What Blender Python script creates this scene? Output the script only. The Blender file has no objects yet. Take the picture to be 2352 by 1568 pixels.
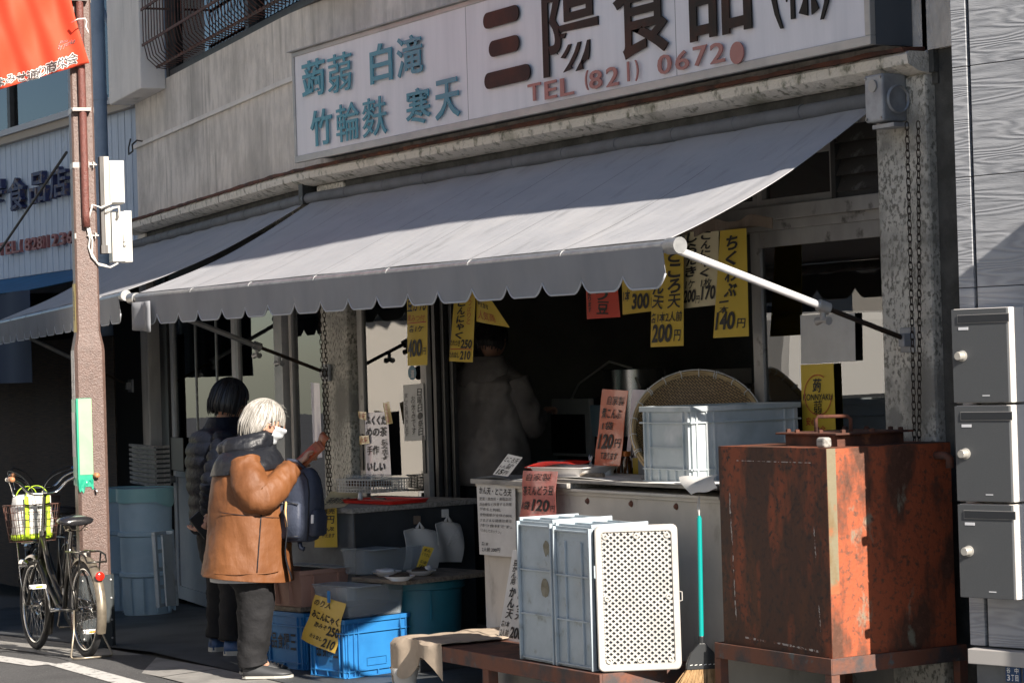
import bpy, bmesh, math, random
from mathutils import Vector as V, Matrix, noise, Euler
random.seed(7)
S = bpy.context.scene
COL = S.collection
PI = math.pi
R = math.radians
# ------------------------------------------------------------------ camera model (2352x1568 pixel grid)
FL = 5500.0
TH = R(30.5); ROLL = 0.030; PITCH = math.atan(58/5500)
CAM = V((0., -6.55, 1.6))
def _basis():
    f = V((-math.cos(TH), math.sin(TH), 0)); r = V((math.sin(TH), math.cos(TH), 0)); u = V((0, 0, 1))
    f2 = math.cos(PITCH)*f + math.sin(PITCH)*u; u2 = math.cos(PITCH)*u - math.sin(PITCH)*f
    return f2, math.cos(ROLL)*r - math.sin(ROLL)*u2, math.cos(ROLL)*u2 + math.sin(ROLL)*r
FV, RV, UV = _basis()
def ray(x, y): return FV + (x-1176)/FL*RV - (y-784)/FL*UV
def at(x, y, X=None, Y=None, Z=None):
    """real point of a measured picture point on a known plane"""
    d = ray(x, y)
    if X is not None: t = (X-CAM.x)/d.x
    elif Y is not None: t = (Y-CAM.y)/d.y
    else: t = (Z-CAM.z)/d.z
    return CAM + t*d
def atp(x, y, P, n):
    d = ray(x, y); n = V(n); return CAM + d*((V(P)-CAM).dot(n)/d.dot(n))
cam_d = bpy.data.cameras.new('camera'); cam = bpy.data.objects.new('camera', cam_d); COL.objects.link(cam)
cam_d.sensor_width = 36; cam_d.lens = 36*FL/2352; cam_d.clip_end = 500; cam_d.clip_start = .1
cam.matrix_world = Matrix(((RV.x, UV.x, -FV.x, CAM.x), (RV.y, UV.y, -FV.y, CAM.y), (RV.z, UV.z, -FV.z, CAM.z), (0, 0, 0, 1)))
S.camera = cam
# ------------------------------------------------------------------ materials
MATS = {}
def mat(name, c1, c2=None, scale=4, st=(1, 1, 1), lo=.4, hi=.62, rough=.6, metal=0, bump=0, bs=40, bst=(1, 1, 1), c3=None, s3=3, st3=(1, 1, 1), lo3=.55, hi3=.65, detail=6, bump2=0, bs2=6, trans=0, coat=0, emit=0, c4=None, s4=30, lo4=.6, hi4=.66, spec=.5, sss=0):
    m = bpy.data.materials.new(name); m.use_nodes = True; nt = m.node_tree; N = nt.nodes; L = nt.links
    b = N['Principled BSDF']; tc = N.new('ShaderNodeTexCoord')
    def col(c): return (c[0], c[1], c[2], 1)
    def nz(sc, stt, det=detail, rg=.6):
        mp = N.new('ShaderNodeMapping'); mp.inputs['Scale'].default_value = stt; L.new(tc.outputs['Object'], mp.inputs['Vector'])
        n = N.new('ShaderNodeTexNoise'); n.inputs['Scale'].default_value = sc; n.inputs['Detail'].default_value = det; n.inputs['Roughness'].default_value = rg
        L.new(mp.outputs[0], n.inputs['Vector']); return n.outputs['Fac']
    def ramp(o, a, bb):
        r = N.new('ShaderNodeMapRange'); r.inputs['From Min'].default_value = a; r.inputs['From Max'].default_value = bb; L.new(o, r.inputs['Value']); return r.outputs[0]
    def mix(fac, a, bb):
        x = N.new('ShaderNodeMix'); x.data_type = 'RGBA'; L.new(fac, x.inputs[0])
        for s, v in ((6, a), (7, bb)):
            if isinstance(v, tuple): x.inputs[s].default_value = col(v)
            else: L.new(v, x.inputs[s])
        return x.outputs[2]
    c = tuple(c1)
    if c2: c = mix(ramp(nz(scale, st), lo, hi), tuple(c1), tuple(c2))
    if c3: c = mix(ramp(nz(s3, st3), lo3, hi3), c, tuple(c3))
    if c4: c = mix(ramp(nz(s4, (1, 1, 1)), lo4, hi4), c, tuple(c4))
    if isinstance(c, tuple): b.inputs['Base Color'].default_value = col(c)
    else: L.new(c, b.inputs['Base Color'])
    b.inputs['Roughness'].default_value = rough; b.inputs['Metallic'].default_value = metal
    b.inputs['Specular IOR Level'].default_value = spec
    if coat: b.inputs['Coat Weight'].default_value = coat; b.inputs['Coat Roughness'].default_value = .08
    if trans: b.inputs['Alpha'].default_value = 1-trans
    if sss: b.inputs['Subsurface Weight'].default_value = sss; b.inputs['Subsurface Scale'].default_value = .02
    if emit: b.inputs['Emission Color'].default_value = col(c1); b.inputs['Emission Strength'].default_value = emit
    prev = None
    for amt, sc, stt in ((bump, bs, bst), (bump2, bs2, (1, 1, 1))):
        if amt:
            bp = N.new('ShaderNodeBump'); bp.inputs['Strength'].default_value = min(1, amt); bp.inputs['Distance'].default_value = .004 if amt <= 1 else .004*amt
            L.new(nz(sc, stt, 4), bp.inputs['Height'])
            if prev: L.new(prev, bp.inputs['Normal'])
            prev = bp.outputs[0]
    if prev: L.new(prev, b.inputs['Normal'])
    MATS[name] = m; return m
def glassmat(name, tint=(.9, .95, .95), ior=1.8, wob=0, clear=1.0, rough=0.0):
    m = bpy.data.materials.new(name); m.use_nodes = True; nt = m.node_tree; N = nt.nodes; L = nt.links
    N.remove(N['Principled BSDF']); out = N['Material Output']
    g = N.new('ShaderNodeBsdfGlossy'); g.inputs['Roughness'].default_value = rough
    t = N.new('ShaderNodeBsdfTransparent'); t.inputs['Color'].default_value = (*tint, 1)
    f = N.new('ShaderNodeFresnel'); f.inputs['IOR'].default_value = ior
    mx = N.new('ShaderNodeMixShader'); L.new(f.outputs[0], mx.inputs[0]); L.new(t.outputs[0], mx.inputs[1]); L.new(g.outputs[0], mx.inputs[2])
    if wob:
        tc = N.new('ShaderNodeTexCoord'); n = N.new('ShaderNodeTexNoise'); n.inputs['Scale'].default_value = 3.0; L.new(tc.outputs['Object'], n.inputs['Vector'])
        bp = N.new('ShaderNodeBump'); bp.inputs['Strength'].default_value = wob; bp.inputs['Distance'].default_value = .01
        L.new(n.outputs[0], bp.inputs['Height']); L.new(bp.outputs[0], g.inputs['Normal'])
    L.new(mx.outputs[0], out.inputs['Surface']); MATS[name] = m; return m
def woodgrain(name, c1, c2, c3):
    """boards cast with a strong raised wood grain"""
    m = bpy.data.materials.new(name); m.use_nodes = True; nt = m.node_tree; N = nt.nodes; L = nt.links; b = N['Principled BSDF']
    tc = N.new('ShaderNodeTexCoord'); mp = N.new('ShaderNodeMapping'); mp.inputs['Scale'].default_value = (.9, .9, 9); L.new(tc.outputs['Object'], mp.inputs[0])
    n = N.new('ShaderNodeTexNoise'); n.inputs['Scale'].default_value = 1.4; n.inputs['Detail'].default_value = 1.5; n.inputs['Distortion'].default_value = .25; L.new(mp.outputs[0], n.inputs['Vector'])
    mu = N.new('ShaderNodeMath'); mu.operation = 'MULTIPLY'; mu.inputs[1].default_value = 84; L.new(n.outputs[0], mu.inputs[0])
    sn = N.new('ShaderNodeMath'); sn.operation = 'SINE'; L.new(mu.outputs[0], sn.inputs[0])
    n2 = N.new('ShaderNodeTexNoise'); n2.inputs['Scale'].default_value = 30; mp2 = N.new('ShaderNodeMapping'); mp2.inputs['Scale'].default_value = (1, 1, 14); L.new(tc.outputs['Object'], mp2.inputs[0]); L.new(mp2.outputs[0], n2.inputs['Vector'])
    ad = N.new('ShaderNodeMath'); ad.operation = 'MULTIPLY_ADD'; ad.inputs[1].default_value = 1.6; L.new(n2.outputs[0], ad.inputs[0]); L.new(sn.outputs[0], ad.inputs[2])
    bp = N.new('ShaderNodeBump'); bp.inputs['Strength'].default_value = .42; bp.inputs['Distance'].default_value = .0022; L.new(ad.outputs[0], bp.inputs['Height']); L.new(bp.outputs[0], b.inputs['Normal'])
    mr = N.new('ShaderNodeMapRange'); mr.inputs['From Min'].default_value = -.4; mr.inputs['From Max'].default_value = 1.9; L.new(ad.outputs[0], mr.inputs[0])
    x = N.new('ShaderNodeMix'); x.data_type = 'RGBA'; x.inputs[6].default_value = (*c1, 1); x.inputs[7].default_value = (*c2, 1); L.new(mr.outputs[0], x.inputs[0])
    L.new(x.outputs[2], b.inputs['Base Color']); b.inputs['Roughness'].default_value = .65; MATS[name] = m
def weave(name, c1, c2, sx, sy, axis=(0, 1)):
    m = bpy.data.materials.new(name); m.use_nodes = True; nt = m.node_tree; N = nt.nodes; L = nt.links; b = N['Principled BSDF']
    tc = N.new('ShaderNodeTexCoord'); br = N.new('ShaderNodeTexBrick'); mp = N.new('ShaderNodeMapping')
    mp.inputs['Rotation'].default_value = (0, 0, R(38)); L.new(tc.outputs['UV'], mp.inputs[0]); L.new(mp.outputs[0], br.inputs['Vector'])
    br.inputs['Scale'].default_value = sx; br.inputs['Brick Width'].default_value = 1.1; br.inputs['Row Height'].default_value = .42; br.inputs['Color1'].default_value = (*c1, 1); br.inputs['Color2'].default_value = (c1[0]*.75, c1[1]*.72, c1[2]*.65, 1); br.inputs['Mortar'].default_value = (*c2, 1); br.inputs['Mortar Size'].default_value = .07
    L.new(br.outputs[0], b.inputs['Base Color']); b.inputs['Roughness'].default_value = .5
    bp = N.new('ShaderNodeBump'); bp.inputs['Distance'].default_value = .003; bp.invert = True; L.new(br.outputs['Fac'], bp.inputs['Height']); L.new(bp.outputs[0], b.inputs['Normal']); MATS[name] = m

mat('stucco', (.78, .73, .67), (.62, .58, .53), 7.0, (1.6, 1.6, .6), .42, .62, .95, bump=5, bs=24, bst=(1, 1, .55), c3=(.24, .23, .205), s3=2.2, st3=(5, 5, .35), lo3=.54, hi3=.8, c4=(.42, .40, .37), s4=1.1, lo4=.45, hi4=.7)
mat('stucco_pale', (.76, .73, .69), (.62, .60, .57), 3, (1, 1, .5), .4, .7, .95, bump=1.0, bs=60, c3=(.24, .24, .22), s3=2, st3=(2, 2, .3), lo3=.6, hi3=.78)
mat('stucco_fleck', (.66, .63, .56), (.22, .21, .175), 62, (1, 1, .7), .49, .60, .95, bump=2.0, bs=45, c3=(.30, .29, .26), s3=3, lo3=.45, hi3=.6)
mat('cornice_stucco', (.72, .68, .61), (.20, .20, .15), 22, (1, 1, .7), .52, .66, .95, bump=2.2, bs=60, c3=(.2, .2, .14), s3=2.5, lo3=.56, hi3=.72)
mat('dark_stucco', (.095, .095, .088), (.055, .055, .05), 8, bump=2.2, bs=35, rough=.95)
mat('rust', (.13, .045, .025), (.055, .025, .018), 6, (1, 1, 1), .4, .6, .85, bump=.8, bs=60, c3=(.25, .09, .04), s3=9, lo3=.6, hi3=.7)
mat('rust_tank', (.068, .030, .018), (.24, .060, .023), 3.4, (1.6, 1.6, .55), .47, .58, .8, bump=.9, bs=45, c3=(.09, .036, .018), s3=7, st3=(1, 1, .35), lo3=.52, hi3=.60, c4=(.035, .022, .018), s4=42, lo4=.52, hi4=.66, detail=10)
mat('rust_tank_orange', (.33, .078, .030), (.085, .035, .02), 4.0, (1.3, 1.3, .5), .50, .60, .75, bump=.8, bs=50, c3=(.20, .19, .14), s3=7, st3=(1, 1, .5), lo3=.60, hi3=.66, c4=(.12, .05, .03), s4=48, lo4=.52, hi4=.66, detail=10)
mat('tank_stripe', (.19, .165, .105), (.17, .12, .06), 9, (1, 1, .4), .48, .60, .8, bump=.6, bs=50, c3=(.30, .10, .04), s3=6, lo3=.55, hi3=.62)
mat('white_scrape', (.55, .53, .50), (.12, .05, .03), 40, (1, 1, .6), .47, .55, .8)
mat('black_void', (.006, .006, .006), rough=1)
mat('rust_frame', (.16, .06, .035), (.06, .05, .05), 6, (1, 1, 1), .45, .6, .75, bump=.5, bs=60, c3=(.10, .11, .11), s3=8, lo3=.6, hi3=.66)
mat('rust_wire', (.12, .05, .035), (.05, .035, .03), 20, rough=.8)
mat('sign_face', (.74, .73, .77), (.66, .66, .70), 2.5, (4, 1, .4), .4, .7, .3, spec=.1, bump=.5, bs=2.2, bst=(1, 1, 1.5))
mat('alu', (.42, .41, .40), (.33, .33, .33), 8, (.5, 1, 1), rough=.45, metal=.35, bump=.2, bs=80)
mat('alu_old', (.40, .385, .365), (.28, .27, .255), 5, (1, 1, .5), .4, .7, .6, metal=.2, c3=(.1, .095, .085), s3=9, lo3=.62, hi3=.72)
mat('alu_dark', (.045, .045, .045), (.03, .03, .03), 8, rough=.5, metal=.2)
mat('sign_side', (.075, .09, .11), rough=.5)
mat('teal_letter', (.03, .22, .30), rough=.35)
mat('black_letter', (.012, .012, .012), (.05, .02, .014), 2, lo=.5, hi=.65, rough=.35, spec=.12)
mat('pink_letter', (.33, .13, .12), rough=.3)
mat('awning', (.37, .375, .395), (.32, .327, .35), 1.5, (1, 3, 1), .35, .7, .8, bump=1.2, bs=2.2, bst=(5, .8, 1), bump2=.5, bs2=11, c3=(.22, .225, .235), s3=4, st3=(3, .8, 1), lo3=.56, hi3=.8, c4=(.40, .40, .41), s4=2, lo4=.5, hi4=.75)
mat('awning_seam', (.13, .13, .135), rough=.9)
mat('awning_edge', (.42, .44, .47), rough=.7)
mat('valance', (.26, .27, .29), (.20, .21, .23), 2.5, (1, 1, .5), .35, .7, .85, bump=.35, bs=7)
mat('galv', (.34, .345, .35), (.26, .265, .27), 20, rough=.42, metal=.55, bump=.2, bs=60)
mat('white_pipe', (.50, .50, .51), (.42, .42, .43), 25, rough=.4, c3=(.35, .18, .08), s3=12, lo3=.68, hi3=.74)
mat('roller', (.14, .15, .165), (.11, .12, .13), 8, rough=.75)
mat('chain', (.05, .033, .022), (.025, .02, .018), 40, rough=.65, metal=.5)
mat('gearbox', (.33, .35, .38), (.25, .26, .28), 12, rough=.5, metal=.3, bump=.3, bs=40)
glassmat('window_glass', (.72, .78, .77), 2.3, wob=.03)
glassmat('thin_plastic', (.95, .96, .96), 1.5, wob=.9, rough=.06)
mat('brown_louver', (.06, .055, .05), (.16, .155, .15), 9, (1, 1, 1), .55, .62, .5, bump=.4, bs=30)
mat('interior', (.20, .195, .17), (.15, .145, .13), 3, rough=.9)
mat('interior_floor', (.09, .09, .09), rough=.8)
mat('asphalt', (.085, .085, .088), (.060, .060, .062), 90, rough=.9, bump=1.0, bs=220, c3=(.045, .045, .047), s3=1.2, lo3=.5, hi3=.7, c4=(.22, .215, .20), s4=110, lo4=.60, hi4=.70)
mat('apron', (.07, .075, .08), (.035, .038, .04), 1.8, lo=.45, hi=.6, rough=.55, bump=.8, bs=60)
mat('gutter', (.27, .26, .245), (.19, .185, .175), 5, rough=.9, bump=.5, bs=80)
mat('road_paint', (.52, .51, .49), (.20, .20, .20), 26, (1, 1, 1), .54, .64, .8, bump=.5, bs=150)
mat('pole_brown', (.135, .085, .07), (.11, .07, .058), 30, rough=.40, bump=1.3, bs=110, spec=.6)
mat('conduit_red', (.17, .060, .048), (.13, .045, .036), 40, rough=.4, bump=1.3, bs=130)
mat('band', (.42, .38, .35), rough=.45, metal=.3)
mat('cream_box', (.56, .545, .50), (.52, .505, .465), 2, rough=.4)
mat('board_grey', (.16, .15, .145), (.10, .095, .09), 12, (8, 8, .4), rough=.85, bump=.6, bs=40, bst=(6, 6, .4))
mat('board_light', (.50, .48, .45), (.36, .34, .32), 12, (8, 8, .4), rough=.85)
mat('cable', (.62, .60, .56), rough=.5)
mat('banner_red', (.66, .065, .025), (.60, .055, .02), 2, rough=.8, bump=.4, bs=5)
mat('ink', (.015, .015, .016), rough=.6)
mat('ink_brown', (.075, .06, .06), rough=.8)
mat('white_paint', (.80, .79, .76), rough=.6)
mat('sticker_yellow', (.55, .42, .12), rough=.5)
mat('sticker_dark', (.09, .085, .07), rough=.5)
mat('plate_grey', (.36, .37, .39), rough=.4)
mat('tape_green', (.03, .36, .22), (.02, .30, .19), 14, rough=.3, coat=.3)
mat('tape_pale', (.30, .50, .29), (.26, .45, .26), 8, rough=.4)
mat('tape_silver', (.55, .54, .56), (.25, .25, .27), 14, rough=.3, coat=.5)
mat('rubber_sheet', (.035, .042, .045), (.025, .03, .033), 9, rough=.7, bump=.3, bs=50)
mat('blue_panel', (.56, .64, .74), (.46, .54, .63), 8, (6, 6, .2), rough=.7, bump=.3, bs=18, bst=(6, 6, .1), c3=(.15, .18, .2), s3=2, lo3=.6, hi3=.8)
mat('blue_corr', (.26, .34, .44), (.21, .28, .37), 5, rough=.6)
mat('navy_letter', (.022, .03, .095), (.14, .10, .09), 18, (1, 1, 1), .54, .58, .6)
mat('tel_letter', (.34, .12, .11), (.25, .10, .09), 9, rough=.6)
mat('blue_awning', (.01, .12, .26), (.008, .09, .2), 4, rough=.8)
mat('navy_awning', (.012, .03, .07), rough=.8)
mat('blind_grey', (.40, .41, .38), (.34, .35, .33), 1, rough=.8)
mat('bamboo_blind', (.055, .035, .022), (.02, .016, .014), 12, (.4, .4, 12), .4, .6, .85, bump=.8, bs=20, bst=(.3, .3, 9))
mat('sill', (.46, .47, .48), rough=.6)
mat('sill_brown', (.40, .34, .27), rough=.7)
woodgrain('wood_cast', (.27, .28, .30), (.37, .38, .40), None)
mat('wood_groove', (.03, .035, .04), rough=.9)
mat('neutral_concrete', (.17, .175, .175), (.12, .125, .125), 4, rough=.8, c3=(.24, .24, .235), s3=5, lo3=.6, hi3=.75, bump=.4, bs=50)
mat('cap_grey', (.40, .385, .37), rough=.5)
mat('address_blue', (.012, .055, .15), rough=.3, coat=.4)
mat('mailbox_grey', (.082, .088, .095), (.075, .081, .087), 200, rough=.5, metal=.2)
mat('mailbox_cream', (.76, .72, .68), rough=.45)
mat('mailbox_flap', (.035, .039, .045), rough=.35, metal=.3)
mat('knob', (.42, .405, .37), rough=.35, metal=.3)
mat('grey_label', (.62, .63, .66), rough=.5)
mat('crate_grey', (.40, .465, .51), (.33, .39, .43), 6, rough=.55, bump=.4, bs=20, c3=(.40, .43, .44), s3=4, lo3=.55, hi3=.75, c4=(.25, .28, .28), s4=14, lo4=.58, hi4=.7)
mat('crate_pale', (.41, .46, .48), (.35, .40, .42), 5, rough=.5, bump=.25, bs=16, c3=(.33, .37, .38), s3=9, lo3=.56, hi3=.75, c4=(.62, .64, .65), s4=3, lo4=.5, hi4=.7)
mat('mesh_white', (.45, .435, .405), (.39, .375, .35), 8, rough=.5)
mat('mud', (.18, .16, .11), (.26, .25, .2), 20, rough=.9)
mat('crate_blue', (.022, .17, .42), (.018, .14, .36), 5, rough=.42, bump=.25, bs=14, c3=(.06, .24, .48), s3=6, lo3=.6, hi3=.8)
mat('crate_pink', (.40, .23, .18), (.34, .195, .155), 5, rough=.5, bump=.2, bs=20)
mat('clear_tub', (.50, .56, .60), trans=.72, rough=.2, coat=.4)
mat('clear_lid', (.42, .47, .50), (.32, .36, .4), 30, trans=.35, rough=.4)
mat('teal_bin', (.02, .15, .20), (.018, .12, .165), 3, rough=.45, bump=.2, bs=12)
mat('wood_old', (.25, .21, .165), (.13, .105, .08), 6, (1, 12, 12), rough=.8, bump=.6, bs=10, bst=(1, 12, 12))
mat('wood_grey', (.38, .36, .33), (.20, .19, .175), 6, (1, 10, 10), rough=.85, bump=.6, bs=10, bst=(1, 12, 12))
mat('counter_steel', (.62, .575, .51), (.50, .465, .41), 2.5, (1, 1, .6), rough=.50, metal=.0, bump=.2, bs=9, c3=(.28, .245, .20), s3=5, st3=(1, 1, .5), lo3=.6, hi3=.74)
mat('counter_dark', (.045, .05, .055), (.03, .033, .036), 3, rough=.6)
mat('counter_blue', (.16, .18, .20), (.10, .11, .12), 3, rough=.6)
mat('paper_white', (.74, .735, .72), (.68, .675, .66), 4, rough=.75, bump=.3, bs=9)
mat('paper_grey', (.62, .61, .59), (.55, .54, .52), 6, rough=.7, bump=.4, bs=12)
mat('poster_yellow', (.62, .44, .045), (.58, .41, .04), 3, rough=.6, bump=.4, bs=6)
mat('poster_cream', (.70, .62, .40), (.66, .58, .36), 3, rough=.6, bump=.4, bs=6)
mat('poster_red', (.62, .06, .03), (.56, .055, .03), 3, rough=.6, bump=.4, bs=6)
mat('poster_orange', (.44, .082, .024), (.36, .068, .02), 5, rough=.35, coat=.5, bump=.6, bs=10)
mat('poster_pink', (.50, .14, .12), (.44, .10, .08), 5, rough=.35, coat=.6, bump=.8, bs=12)
mat('poster_lilac', (.60, .57, .66), (.5, .48, .57), 8, rough=.35, coat=.5, bump=.6, bs=14)
mat('poster_gold', (.50, .34, .07), (.44, .29, .05), 4, rough=.3, coat=.7, bump=.9, bs=14)
mat('red_ink', (.42, .05, .025), rough=.6)
mat('orange_ink', (.60, .20, .03), rough=.6)
mat('tape_brown', (.20, .15, .11), (.16, .12, .09), 8, rough=.5)
mat('cloth_tan', (.42, .34, .26), (.33, .27, .21), 6, rough=.8, bump=.8, bs=16)
weave('bamboo_weave', (.36, .235, .10), (.025, .016, .006), 26, 26)
mat('bamboo_rim', (.52, .38, .20), (.42, .29, .14), 18, rough=.5, bump=.6, bs=60)
mat('white_tie', (.66, .65, .62), rough=.5)
mat('broom_teal', (.0, .28, .26), rough=.4)
mat('broom_straw', (.42, .27, .13), (.30, .18, .08), 30, rough=.85)
mat('black_plastic', (.018, .02, .022), rough=.4)
mat('tray_white', (.66, .64, .62), rough=.3)
mat('red_plastic', (.70, .03, .02), rough=.35, coat=.3)
mat('skin', (.52, .30, .21), (.47, .26, .18), 12, rough=.5, sss=.15)
mat('skin_dark', (.36, .20, .14), rough=.5, sss=.1)
mat('silver_hair', (.42, .40, .37), (.24, .225, .20), 60, (1, 1, .15), rough=.42)
mat('black_hair', (.012, .011, .012), (.02, .018, .018), 30, rough=.4)
mat('mask', (.52, .55, .58), rough=.8)
mat('coat_orange', (.178, .066, .020), (.145, .052, .016), 3, rough=.62, bump=1.6, bs=16, bst=(1, 1, .5), bump2=2, bs2=5)
mat('coat_navy', (.012, .0135, .018), (.009, .010, .014), 3, rough=.45, bump=2.2, bs=10, bst=(1, 1, .5), bump2=3, bs2=5, spec=.35)
mat('puffer_navy', (.006, .008, .014), rough=.55, bump=2, bs=30, spec=.12)
mat('pants_black', (.016, .016, .018), (.011, .011, .012), 4, rough=.85, bump=4, bs=9, spec=.3)
mat('jacket_brown', (.17, .155, .145), (.10, .09, .085), 2.5, (1, 1, 1), .45, .6, .7)
mat('pack_navy', (.045, .054, .082), (.035, .043, .066), 5, rough=.55, bump=2.5, bs=11, spec=.3)
mat('zip_white', (.8, .8, .8), rough=.3)
mat('tan_strap', (.60, .38, .17), rough=.5)
mat('wallet', (.36, .11, .04), (.28, .08, .03), 20, rough=.4, bump=.6, bs=80)
mat('shoe_dark', (.04, .042, .045), rough=.5)
mat('shoe_blue', (.03, .08, .20), (.02, .04, .09), 15, rough=.5)
mat('shoe_sole', (.42, .41, .37), rough=.7)
mat('bike_dark', (.045, .042, .036), (.035, .032, .028), 20, rough=.28, metal=.6, coat=.5)
mat('chrome', (.62, .61, .59), (.5, .49, .47), 15, rough=.16, metal=1)
mat('brown_grip', (.42, .19, .09), rough=.5)
mat('blue_bell', (.0, .13, .48), rough=.15, metal=.4, coat=.5)
mat('tyre', (.028, .028, .030), rough=.75, bump=.5, bs=90)
mat('saddle', (.018, .018, .02), rough=.25, coat=.5, bump=.5, bs=14)
mat('reflector_red', (.75, .02, .01), rough=.15, coat=.6)
mat('bag_white', (.72, .71, .68), (.66, .65, .63), 6, rough=.7, bump=.6, bs=8)
mat('bag_green', (.48, .70, .03), rough=.6)
mat('mudguard', (.30, .26, .20), (.2, .17, .13), 16, rough=.35, metal=.5)
mat('amber', (.75, .30, .03), rough=.3)
mat('lightblue_tub', (.46, .62, .73), (.38, .54, .65), 4, rough=.5)
mat('teal_sheet', (.30, .56, .58), rough=.4)
mat('door_paint', (.66, .66, .66), (.58, .585, .59), 4, rough=.6, bump=.2, bs=50)
mat('brown_plate', (.05, .03, .02), rough=.4)
mat('steel', (.45, .46, .47), rough=.25, metal=.9)
mat('sauce', (.10, .04, .012), rough=.2, coat=.4)
mat('bag_film', (.62, .66, .70), trans=.35, rough=.35, coat=.3, bump=.6, bs=10)
mat('food_dark', (.05, .035, .025), rough=.6, bump=1, bs=60)
mat('food_pale', (.55, .55, .56), rough=.5, bump=1, bs=30)
mat('van_white', (.82, .81, .78), rough=.3, coat=.4)
mat('opp_wall', (.82, .77, .70), (.76, .72, .655), 3, rough=.8)
mat('opp_dark', (.05, .055, .06), rough=.5)
mat('foliage', (.05, .07, .03), (.08, .05, .025), 12, rough=.8)
mat('sticker_blue', (.03, .14, .22), rough=.5)
mat('conyaku_red', (.55, .12, .06), rough=.6)
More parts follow.
